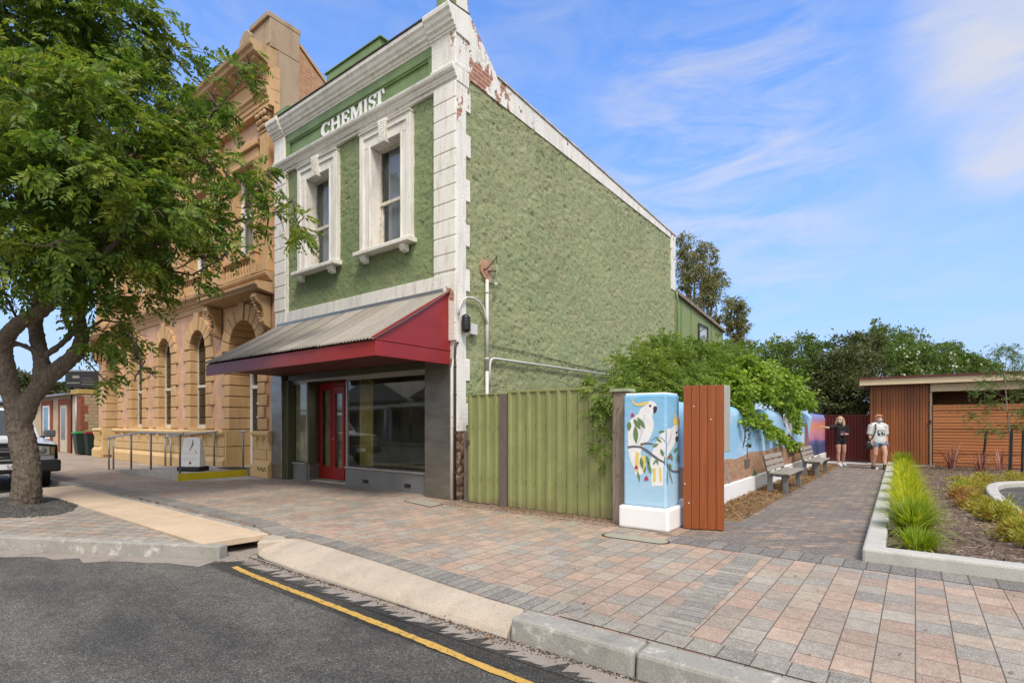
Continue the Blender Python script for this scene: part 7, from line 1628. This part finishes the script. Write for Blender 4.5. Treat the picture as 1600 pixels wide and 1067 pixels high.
for (c, r) in tblobs:
    c = Vector(c); nr = min(NODES, key=lambda p: (p-c).length); mid = nr.lerp(c, .5) + Vector((rg.normal()*.1, rg.normal()*.1, .12)); mb.tube([nr, mid, c, c + (c-nr)*.3], [.022, .016, .009, .004], 5)
    for j in range(4):
        d = Vector(rand_dirs(1, .2, rg)[0]); mb.tube([c.lerp(mid, .3*j/3), c + Vector((d.x*r[0]*.5, d.y*r[1]*.5, d.z*r[2]*.5+.05)), c + Vector((d.x*r[0]*.95, d.y*r[1]*.95, d.z*r[2]*.95))], [.009, .006, .003], 4)
mb.build('branches', m_bark, st_tree)
P, O = blob_points(tblobs, 7800, rg, shell=.5, clump=.165, sub=14)
D = O + rg.normal(size=O.shape)*.55; D[:, 2] = D[:, 2]*.6 - .22
sprays('crown', P, D, rg, m_leaf_tree, st_tree, rl=.33, pairs=6, ll=.105, lw=.043)
# --- creeper over the fence, bright vine over the mural wall
rg = np.random.default_rng(31)
cr = thing('creeper', 'green creeper with small leaves heaped over the fence end behind the cockatoo pillar', 'creeper', (-4.2, 9.5, 0))
mb = MB()
for i in range(14):
    a = Vector((-3.6 - rg.uniform(0, 1.5), 8 + rg.uniform(0, 5), 0)); mb.tube([a, a + Vector((rg.normal()*.2, rg.normal()*.2, 1.0)), a + Vector((rg.normal()*.5, rg.normal()*.5, 2.0))], [.03, .025, .01], 6)
mb.build('stems', m_twig, cr)
CB = [(1005, 578, 36, 9.4), (1045, 562, 38, 10.2), (1090, 572, 40, 11.0), (985, 600, 24, 8.8), (1030, 600, 36, 9.2), (1075, 605, 38, 10.0), (1120, 590, 42, 12.5), (1150, 580, 36, 13.5), (1105, 620, 30, 10.8), (975, 580, 14, 9.0), (1060, 540, 14, 10.3), (1015, 552, 14, 9.8), (1130, 560, 22, 14)]
cb = [pxblob(a, b, r, d, None, r*1.6) for a, b, r, d in CB] + [((-3.75, 7.6, 1.8), (.5, .45, .35)), ((-3.62, 6.95, 1.75), (.22, .16, .30)), ((-3.60, 6.90, 1.45), (.17, .12, .28)), ((-3.58, 6.88, 1.12), (.13, .10, .24)), ((-3.52, 6.86, 1.0), (.15, .12, .14)), ((-3.42, 6.88, 1.78), (.2, .14, .2))]
P, O = blob_points(cb, 5200, rg, shell=.5, clump=.22, sub=24); D = O + rg.normal(size=O.shape)*.5; D[:, 2] -= .1
sprays('leaves', P, D, rg, m_leaf_creeper, cr, rl=.22, pairs=5, ll=.062, lw=.027)
vn = thing('vine', 'bright yellow-green vine spilling over the mural wall and trailing down it', 'vine', (-3.0, 12.5, 0))
VB = [(1150, 612, 30, 10.3), (1180, 600, 36, 11.5), (1215, 605, 34, 12.8), (1195, 616, 24, 11.3), (1240, 618, 24, 14.2), (1158, 632, 18, 10.2), (1240, 634, 16, 14.5), (1258, 632, 15, 15.5), (1268, 632, 9, 16), (1170, 575, 24, 11.5), (1140, 590, 24, 10.5), (1115, 600, 22, 10.2), (1200, 585, 26, 12.5), (1100, 625, 16, 9.8)]
vb = [pxblob(a, b, r*.9, d, r*.7, r*1.2) for a, b, r, d in VB]
for a, b, r in ((1172, 650, 13), (1185, 658, 14), (1196, 668, 12), (1207, 676, 11), (1218, 684, 10), (1228, 690, 9), (1238, 696, 7), (1246, 700, 5), (1166, 660, 6), (1242, 648, 11), (1248, 660, 8), (1234, 640, 10), (1246, 671, 5)):
    c = on_x(a, b, -2.50); k = c.y*.7947/F + .002; vb.append((tuple(c), (.10, r*k*1.7, r*k)))
mb = MB(); tl = [on_x(a, b, -2.53) for a, b in ((1160, 640), (1185, 655), (1207, 675), (1228, 690), (1250, 702))]; mb.tube(tl, [.012, .01, .008, .006, .003], 5); mb.tube([(-2.9, 11, 0), (-2.95, 11.4, 1.2), (-2.8, 11.5, 1.8)], [.03, .025, .015], 6); mb.build('stems', m_twig, vn)
foliage('leaves', vb, 11500, .105, .085, m_leaf_vine, vn, rg, droop=.35, shell=.5, clump=.2, sub=26)
# --- trees and shrubs beyond
def tree(name, label, cat, trunk, blobs, n, ln, wd, mat, seed, group=None, tr_r=.15, bark=None, droop=.2, flowers=0, **kw):
    rg = np.random.default_rng(seed); t = thing(name, label, cat, trunk, group); mb = MB(); b = Vector(trunk); tops = [Vector(c) for c, r in blobs]; cen = sum(tops, Vector())/len(tops)
    fork = b.lerp(Vector((cen.x, cen.y, cen.z)), .45); mb.tube([b, b.lerp(fork, .5) + Vector((rg.normal()*.1, rg.normal()*.1, 0)), fork], [tr_r, tr_r*.8, tr_r*.65], 9)
    for q in tops: mb.tube([fork, fork.lerp(q, .5) + Vector((rg.normal()*.15, rg.normal()*.15, .1)), q], [tr_r*.5, tr_r*.32, tr_r*.12], 6)
    for q, (c, r) in zip(tops, blobs):
        for j in range(3): d = Vector(rand_dirs(1, .2, rg)[0]); mb.tube([q, q + Vector((d.x*r[0], d.y*r[1], d.z*r[2]))*.9], [tr_r*.12, tr_r*.05], 4)
    mb.build('trunk', bark or m_bark, t); foliage('crown', blobs, n, ln, wd, mat, t, rg, droop=droop, **kw)
    if flowers:
        P, O = blob_points(blobs, flowers, rg, shell=.85, clump=.13, sub=14); k = len(P); V, Q = leaves(P + O*.12, rand_dirs(k, 0, rg), rand_dirs(k, 0, rg), .13, .12); np_mesh('blossom', V, Q, m_flower, t)
    return t
def g0(px, d): p = on_d(px, 661, d); return (p.x, p.y, 0)
B = lambda L_, rdk=1.2: [pxblob(a, b, r, d, None, r*rdk) for a, b, r, d in L_]
tree('gum_tree', 'tall open gum tree with olive foliage behind the rear lean-to roof', 'tree', g0(1085, 33), B([(1068, 378, 15, 33), (1075, 398, 14, 33), (1100, 392, 18, 33), (1112, 402, 10, 33), (1085, 425, 26, 33), (1112, 440, 24, 33), (1125, 428, 10, 33), (1100, 470, 26, 33), (1120, 492, 14, 33), (1070, 445, 14, 33), (1080, 490, 22, 33), (1065, 415, 9, 33)], 1.0), 7000, .30, .07, m_leaf_gum, 41, tr_r=.3, bark=m_bark_pale, droop=.75, shell=.35, clump=.24, sub=14)
tree('gum_tree', 'slender lower gum tree with drooping foliage to the right of the lean-to', 'tree', g0(1145, 35), B([(1150, 475, 15, 35), (1160, 492, 10, 35), (1145, 500, 13, 35), (1156, 515, 14, 35), (1150, 540, 17, 35), (1135, 548, 12, 35), (1164, 535, 7, 35), (1140, 515, 8, 35)], 1.0), 4200, .30, .075, m_leaf_gum, 42, tr_r=.2, bark=m_bark_pale, droop=.75, shell=.35, clump=.24, sub=12)
tree('leafy_tree', 'mid green spreading tree behind the vine, right of the green shop', 'tree', g0(1215, 24), B([(1185, 560, 24, 23), (1215, 555, 28, 24), (1250, 548, 26, 24.5), (1282, 550, 22, 25), (1200, 590, 30, 23), (1240, 590, 30, 23.5), (1170, 585, 22, 22.5), (1265, 580, 26, 24), (1225, 620, 28, 23)]), 10500, .17, .085, m_leaf_mid, 43, shell=.45)
tree('evergreen_tree', 'dark dense evergreen standing above the maroon gate', 'tree', g0(1325, 23), B([(1310, 575, 34, 23), (1340, 570, 34, 23.5), (1300, 615, 34, 22.5), (1340, 612, 36, 22), (1325, 540, 26, 24.5), (1355, 545, 24, 25), (1290, 640, 20, 22), (1325, 640, 26, 22), (1290, 590, 22, 23), (1350, 645, 18, 22.3), (1300, 652, 18, 22.5), (1325, 655, 18, 22.5), (1285, 620, 22, 23)]), 19000, .17, .09, m_leaf_dark, 44, shell=.45)
tree('leafy_tree', 'tall rounded green tree with a pointed top behind the pavilion roof', 'tree', g0(1380, 30), B([(1372, 515, 14, 30), (1375, 535, 22, 30), (1405, 540, 26, 30.5), (1425, 535, 18, 31), (1395, 565, 30, 30), (1350, 545, 18, 30), (1440, 555, 22, 31)]), 9000, .19, .09, m_leaf_mid, 45, shell=.45)
tree('flowering_tree', 'green tree dotted with white blossom directly above the pavilion roof', 'tree', g0(1430, 26), B([(1400, 570, 26, 26), (1430, 560, 26, 26), (1460, 565, 24, 26.5), (1420, 590, 26, 26), (1465, 588, 22, 26.5), (1490, 580, 20, 27)]), 9000, .16, .08, m_leaf_mid, 46, flowers=230, shell=.45)
tree('flowering_tree', 'lower shrubby tree with few white blossoms at the right end of the pavilion roof', 'tree', g0(1530, 29), B([(1495, 560, 18, 29), (1515, 572, 20, 29), (1540, 580, 20, 29.5), (1560, 590, 14, 30), (1480, 550, 16, 29)]), 5500, .18, .085, m_leaf_mid, 47, flowers=70, shell=.45)
tree('background_tree', 'olive tree far behind the white car, between the street tree limbs', 'tree', g0(30, 45), B([(20, 595, 16, 45), (38, 600, 16, 45), (5, 605, 16, 45), (28, 618, 14, 45), (55, 612, 10, 46)]), 3800, .35, .17, m_leaf_far, 48, 'trees beyond the brick shop')
tree('background_tree', 'low olive tree rising over the roof of the brick shop', 'tree', g0(105, 48), B([(85, 612, 14, 48), (105, 608, 14, 48), (128, 604, 14, 48), (148, 606, 12, 48)]), 3000, .36, .17, m_leaf_far, 49, 'trees beyond the brick shop')
# --- strappy grass tufts in the bed
def tuft(name, label, loc, n, ln, wd, mat, seed, group, cat, up=.9, arch=.55):
    rg = np.random.default_rng(seed); o_ = np.array(loc); az = rg.uniform(0, 2*PI, n); tl = np.abs(rg.normal(0, .50, n)).clip(.03, 1.15); L = rg.uniform(.6, 1.1, n)*ln; k = 5
    P = []; h0 = np.column_stack([np.cos(az), np.sin(az), 0*az]); b = o_ + h0*(rg.uniform(0, .13, n)[:, None]); side = np.column_stack([-np.sin(az), np.cos(az), 0*az])
    rows = []
    for j in range(k+1):
        t = j/k; ang = tl*(.45 + .9*t*arch*2); pos = b + h0*(L*t*np.sin(np.minimum(ang, 1.75)))[:, None] + np.array([0, 0, 1])*(L*t*np.cos(np.minimum(ang, 1.75))*up)[:, None]; pos[:, 2] = np.maximum(pos[:, 2], o_[2] + .01)
        w = wd*(1-t**2.2)*.5 + .0006; rows += [pos - side*w, pos + side*w]
    V = np.stack(rows, 1); m = 2*(k+1); q = np.array([[2*j, 2*j+1, 2*j+3, 2*j+2] for j in range(k)])
    o = np_mesh(name, V.reshape(-1, 3), (np.arange(n)[:, None, None]*m + q[None]).reshape(-1, 4), mat, None, loc, smooth=True); return tag(o, label, cat, group)
TG = [((.03, 7.12), .34, 650, 'g', 'small dark green grass tuft at the near corner of the bed kerb'), ((-.02, 8.05), .62, 1150, 'g', 'large dense green grass tuft, second from the near bed corner'), ((-.06, 9.35), .62, 1050, 'y', 'yellow-green grass tuft, third from the near bed corner'), ((-.10, 10.7), .60, 950, 'y', 'yellow-green grass tuft, fourth from the near bed corner'), ((-.13, 12.1), .60, 900, 'y', 'bright yellow grass tuft, fifth from the near bed corner'), ((-.16, 13.6), .60, 800, 'y', 'bright yellow grass tuft, sixth from the near bed corner'), ((-.19, 15.2), .60, 800, 'y', 'bright yellow grass tuft, third from the pavilion end'), ((-.22, 17.0), .62, 700, 'y', 'yellow-green grass tuft, second from the pavilion end'), ((-.30, 19.6), .72, 800, 'g', 'taller green grass tuft at the pavilion end of the row')]
for i, ((x, y), ln, n, c, lab) in enumerate(TG): tuft('grass_tuft', lab, (x, y, .04), n, ln*.82, .012 if y < 10 else .014, m_grass2 if c == 'g' else m_grass, 60+i, 'strappy grass tufts along the bed kerb', 'grass')
for i, (x, y, lab) in enumerate(((.88, 20.6, 'spiky pink-red strap plant against the slatted screen, left one'), (1.42, 19.4, 'spiky pink-red strap plant at the foot of the leaning stake'), (1.95, 20.7, 'small spiky reddish plant between the two upright stakes'))):
    tuft('strap_plant', lab, (x, y, .04), 42 if i < 2 else 24, .95 if i == 0 else .8, .026, m_cordy, 80+i, 'pink strap plants by the slatted screen', 'plant', .9, .75)
# --- low junipers
JN = [(1.22, 7.55, .27, 'g'), (1.18, 8.05, .25, 'g'), (1.12, 8.6, .25, 'g'), (1.02, 9.2, .24, 'g'), (.92, 9.9, .23, 'g'), (.84, 10.7, .24, 'g'), (.78, 11.5, .25, 'r'), (.76, 12.4, .28, 'r'), (.76, 13.4, .30, 'g'), (.95, 14.6, .32, 'g'), (1.3, 15.9, .30, 'y'), (1.8, 16.75, .30, 'y'), (2.3, 17.0, .30, 'y'), (1.32, 7.1, .25, 'g')]
ordn = ['first', 'second', 'third', 'fourth', 'fifth', 'sixth', 'seventh', 'eighth', 'ninth', 'tenth', 'eleventh', 'twelfth', 'last']
order = sorted(range(len(JN)), key=lambda i: JN[i][1])
for rank, i in enumerate(order):
    x, y, r, c = JN[i]; rg = np.random.default_rng(90+i); nm = {'g': 'golden', 'r': 'russet', 'y': 'yellow-green'}[c]
    bl = [((x + rg.normal()*.1, y + rg.normal()*.14, .10 + .02*k), (r*.62, r*.72, .14)) for k in range(3)]
    P, O = blob_points(bl, 2000 if y < 11 else 1100, rg, shell=.3, clump=.3, sub=16); P[:, 2] = np.maximum(P[:, 2], .05); D = O*1.0 + rg.normal(size=O.shape)*.35; D[:, 2] += .45; k = len(P)
    V, Q = leaves(P, D, rand_dirs(k, .5, rg), rg.uniform(.035, .085, k), rg.uniform(.012, .022, k), .1)
    o = np_mesh('juniper', V, Q, m_jun_red if c == 'r' else m_jun_gold, None, (x, y, .03))
    tag(o, f'low {nm} juniper clump on the mulch, ' + (ordn[rank] + ' from the near bed kerb' if rank < 12 else ('last of the row beside the car park kerb' if rank == 13 else 'second from the far end of the row')), 'shrub', 'low junipers along the car park kerb')
# --- staked sapling
sp = thing('sapling', 'thin staked sapling with feathery leaves in front of the slatted screen', 'tree', (2.02, 19.6, 0))
mb = MB(); S0 = Vector((2.02, 19.6, 0)); topz = 3.45
mb.tube([S0, S0 + Vector((.02, 0, 1.0)), S0 + Vector((-.04, 0, 1.9)), S0 + Vector((-.09, .0, 2.7)), S0 + Vector((-.02, 0, topz))], [.022, .018, .015, .011, .004], 7)
rg = np.random.default_rng(77); tips = []
for z, a, l in ((1.05, 2.6, .55), (1.25, .3, .3), (1.35, 3.4, .95), (1.55, .2, .4), (1.75, 2.8, .45), (2.05, .4, .45), (2.1, 3.2, .75), (2.4, 2.9, .5), (2.5, .3, .35), (2.8, 3.0, .35), (2.9, .5, .35), (3.1, .2, .3), (3.2, 3.3, .25), (3.4, 1.0, .15)):
    s0 = S0 + Vector((-.05, 0, z)); e = s0 + Vector((math.cos(a)*l*.79, math.cos(a)*l*.6 + .1*rg.normal(), .22*l + .05)); mb.tube([s0, s0.lerp(e, .5) + Vector((0, 0, .04)), e], [.007, .005, .002], 5); tips.append((e, l))
mb.build('trunk', m_bark_pale, sp)
P = np.concatenate([np.array(e)[None] + rg.normal(size=(34, 3))*np.array([.11, .11, .09])*(.6 + l) for e, l in tips]); D = rg.normal(size=P.shape); D[:, 2] -= .2
sprays('crown', P, D, rg, m_leaf_sap, sp, rl=.22, pairs=6, ll=.055, lw=.018)
for lab, a, b in (('black garden stake leaning to the right, left of the sapling', on_d(1535, 735, 15.3), on_d(1541, 674, 15.3)), ('upright black garden stake at the foot of the sapling', on_d(1579, 743, 14.3), on_d(1581, 672, 14.3)), ('upright black garden stake at the right edge, right of the sapling', on_d(1597, 741, 14.6), on_d(1599, 671, 14.6))):
    o = MB().tube([Vector((a.x, a.y, -.02)), b], .03, 7, smooth=False).build('garden_stake', m_black, origin=(a.x, a.y, 0)); tag(o, lab, 'stake', 'black stakes round the sapling')
a, b = on_d(1541, 677, 15.3), on_d(1581, 675, 14.35)
o = MB().tube([a, a.lerp(b, .5) + Vector((0, 0, -.03)), b], .012, 5).build('tree_tie', m_black, origin=tuple(a)); tag(o, 'dark strap tied between leaning stake and sapling', 'strap')
SUN_E, SUN_A, SKY_S, EXPO, FILL_CLOUD = 1.5, 16, 0.15, 1.2, 1.0
SKY_TINT = (.56, .74, 1.0, 1); CLOUD_C = (2.2, 2.2, 2.32, 1); HORIZON_C = (1.12, 1.50, 2.3, 1); FILL_CLOUD_C = (4.4, 4.15, 3.75, 1)
# ---------------------------------------------------------------- camera, sun, sky
cam = bpy.data.cameras.new('camera'); co = bpy.data.objects.new('camera', cam); COL.objects.link(co)
cam.sensor_width = 36; cam.lens = 36*F/1600; cam.shift_x = 0; cam.shift_y = (HZ-533.5)/1600; cam.clip_start = .05; cam.clip_end = 3000
co.location = (0, 0, EYE); co.rotation_euler = (PI/2, 0, math.asin(RY)); SC.camera = co
ELEV, AZ = math.radians(54), math.radians(128)     # azimuth measured from +Y towards +X
sd = Vector((math.sin(AZ)*math.cos(ELEV), math.cos(AZ)*math.cos(ELEV), math.sin(ELEV)))
sun = bpy.data.lights.new('sun', 'SUN'); sun.energy = SUN_E; sun.angle = math.radians(SUN_A); sun.color = (1.0, .93, .82)
so = bpy.data.objects.new('sun', sun); COL.objects.link(so); so.rotation_euler = sd.to_track_quat('Z', 'Y').to_euler(); so.location = sd*50
w = bpy.data.worlds.new('World'); SC.world = w; w.use_nodes = True; t = w.node_tree; t.nodes.clear()
class WN(NT):
    def __init__(self): self.t = t; self._pos = None
wn = WN()
out = wn.n('ShaderNodeOutputWorld'); bgd = wn.n('ShaderNodeBackground'); wn.lk(bgd.outputs[0], out.inputs[0]); bgd.inputs[1].default_value = SKY_S
sky = wn.n('ShaderNodeTexSky', sky_type='NISHITA'); sky.sun_disc = False; sky.sun_elevation = ELEV; sky.sun_rotation = AZ; sky.air_density = 1.0; sky.dust_density = .6; sky.ozone_density = 2.2
dr_ = wn.n('ShaderNodeTexCoord').outputs['Generated']
x, y, z = wn.sep(dr_)
def lobe(px, py, c0, c1):
    v = Vector(ray(px, py)).normalized(); dn = wn.n('ShaderNodeVectorMath', operation='DOT_PRODUCT'); wn.lk(dr_, dn.inputs[0]); dn.inputs[1].default_value = v
    mr = wn.n('ShaderNodeMapRange'); mr.interpolation_type = 'SMOOTHSTEP'; wn.lk(dn.outputs['Value'], mr.inputs[0]); mr.inputs[1].default_value = math.cos(math.radians(c1)); mr.inputs[2].default_value = math.cos(math.radians(c0)); return mr.outputs[0]
zc = wn.math('MAXIMUM', wn.math('ADD', z, .10), .05)
plane = wn.comb(wn.math('DIVIDE', x, zc), wn.math('DIVIDE', y, zc), 0)
n1 = wn.noise(wn.scale(dr_, (1, 1, 2.2)), 3.2, 7, .6, .4); n2 = wn.noise(wn.scale(dr_, (1.0, 1.0, 3.4), rot=(.2, .25, 0)), 4.5, 8, .62, .9)
wisps = wn.math('MULTIPLY', wn.ramp(n2, [(.38, 0), (.74, 1)]), .85)
L1 = lobe(1120, 230, 2, 15); L2 = lobe(1590, 30, 1, 9.5); L3 = lobe(1585, 215, .5, 6); L4 = lobe(1180, 330, 2, 14); L5 = lobe(700, 20, 2, 12)
m1 = wn.math('MULTIPLY', wisps, wn.math('MAXIMUM', wn.math('MAXIMUM', L1, wn.math('MULTIPLY', L4, .85)), .32))
cum = wn.ramp(wn.math('ADD', wn.math('MULTIPLY', wn.noise(wn.scale(dr_, (1, 1, 2.0)), 5.0, 9, .60, .3), .75), wn.math('MULTIPLY', wn.math('MAXIMUM', L2, wn.math('MULTIPLY', L3, .85)), .26)), [(.43, 0), (.58, .45), (.80, .95)])
m2 = wn.math('MULTIPLY', cum, wn.math('MAXIMUM', L2, L3))
# unseen bright warm cloud, added overhead and behind the camera as fill light
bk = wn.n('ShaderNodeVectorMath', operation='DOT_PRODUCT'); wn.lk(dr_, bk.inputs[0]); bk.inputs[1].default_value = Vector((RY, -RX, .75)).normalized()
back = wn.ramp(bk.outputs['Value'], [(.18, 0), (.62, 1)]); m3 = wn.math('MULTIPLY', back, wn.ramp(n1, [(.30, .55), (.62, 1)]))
hz = wn.math('MULTIPLY', wn.ramp(z, [(0.0, 1), (.55, 0)]), .88)
fac = wn.math('MINIMUM', wn.math('ADD', m1, m2), 1.0)
skyc = wn.mix(hz, wn.mix(1.0, sky.outputs[0], SKY_TINT, 'MULTIPLY'), HORIZON_C)
cloud = wn.mix(wn.math('MULTIPLY', m3, FILL_CLOUD), wn.mix(fac, skyc, CLOUD_C), FILL_CLOUD_C)
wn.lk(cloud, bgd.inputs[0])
SC.view_settings.view_transform = 'Standard'; SC.view_settings.look = 'None'; SC.view_settings.gamma = 1; SC.view_settings.use_curve_mapping = False; SC.view_settings.exposure = EXPO
SC.cycles.max_bounces = 6; SC.cycles.transparent_max_bounces = 12; SC.cycles.sample_clamp_indirect = 4; SC.cycles.caustics_reflective = False; SC.cycles.caustics_refractive = False
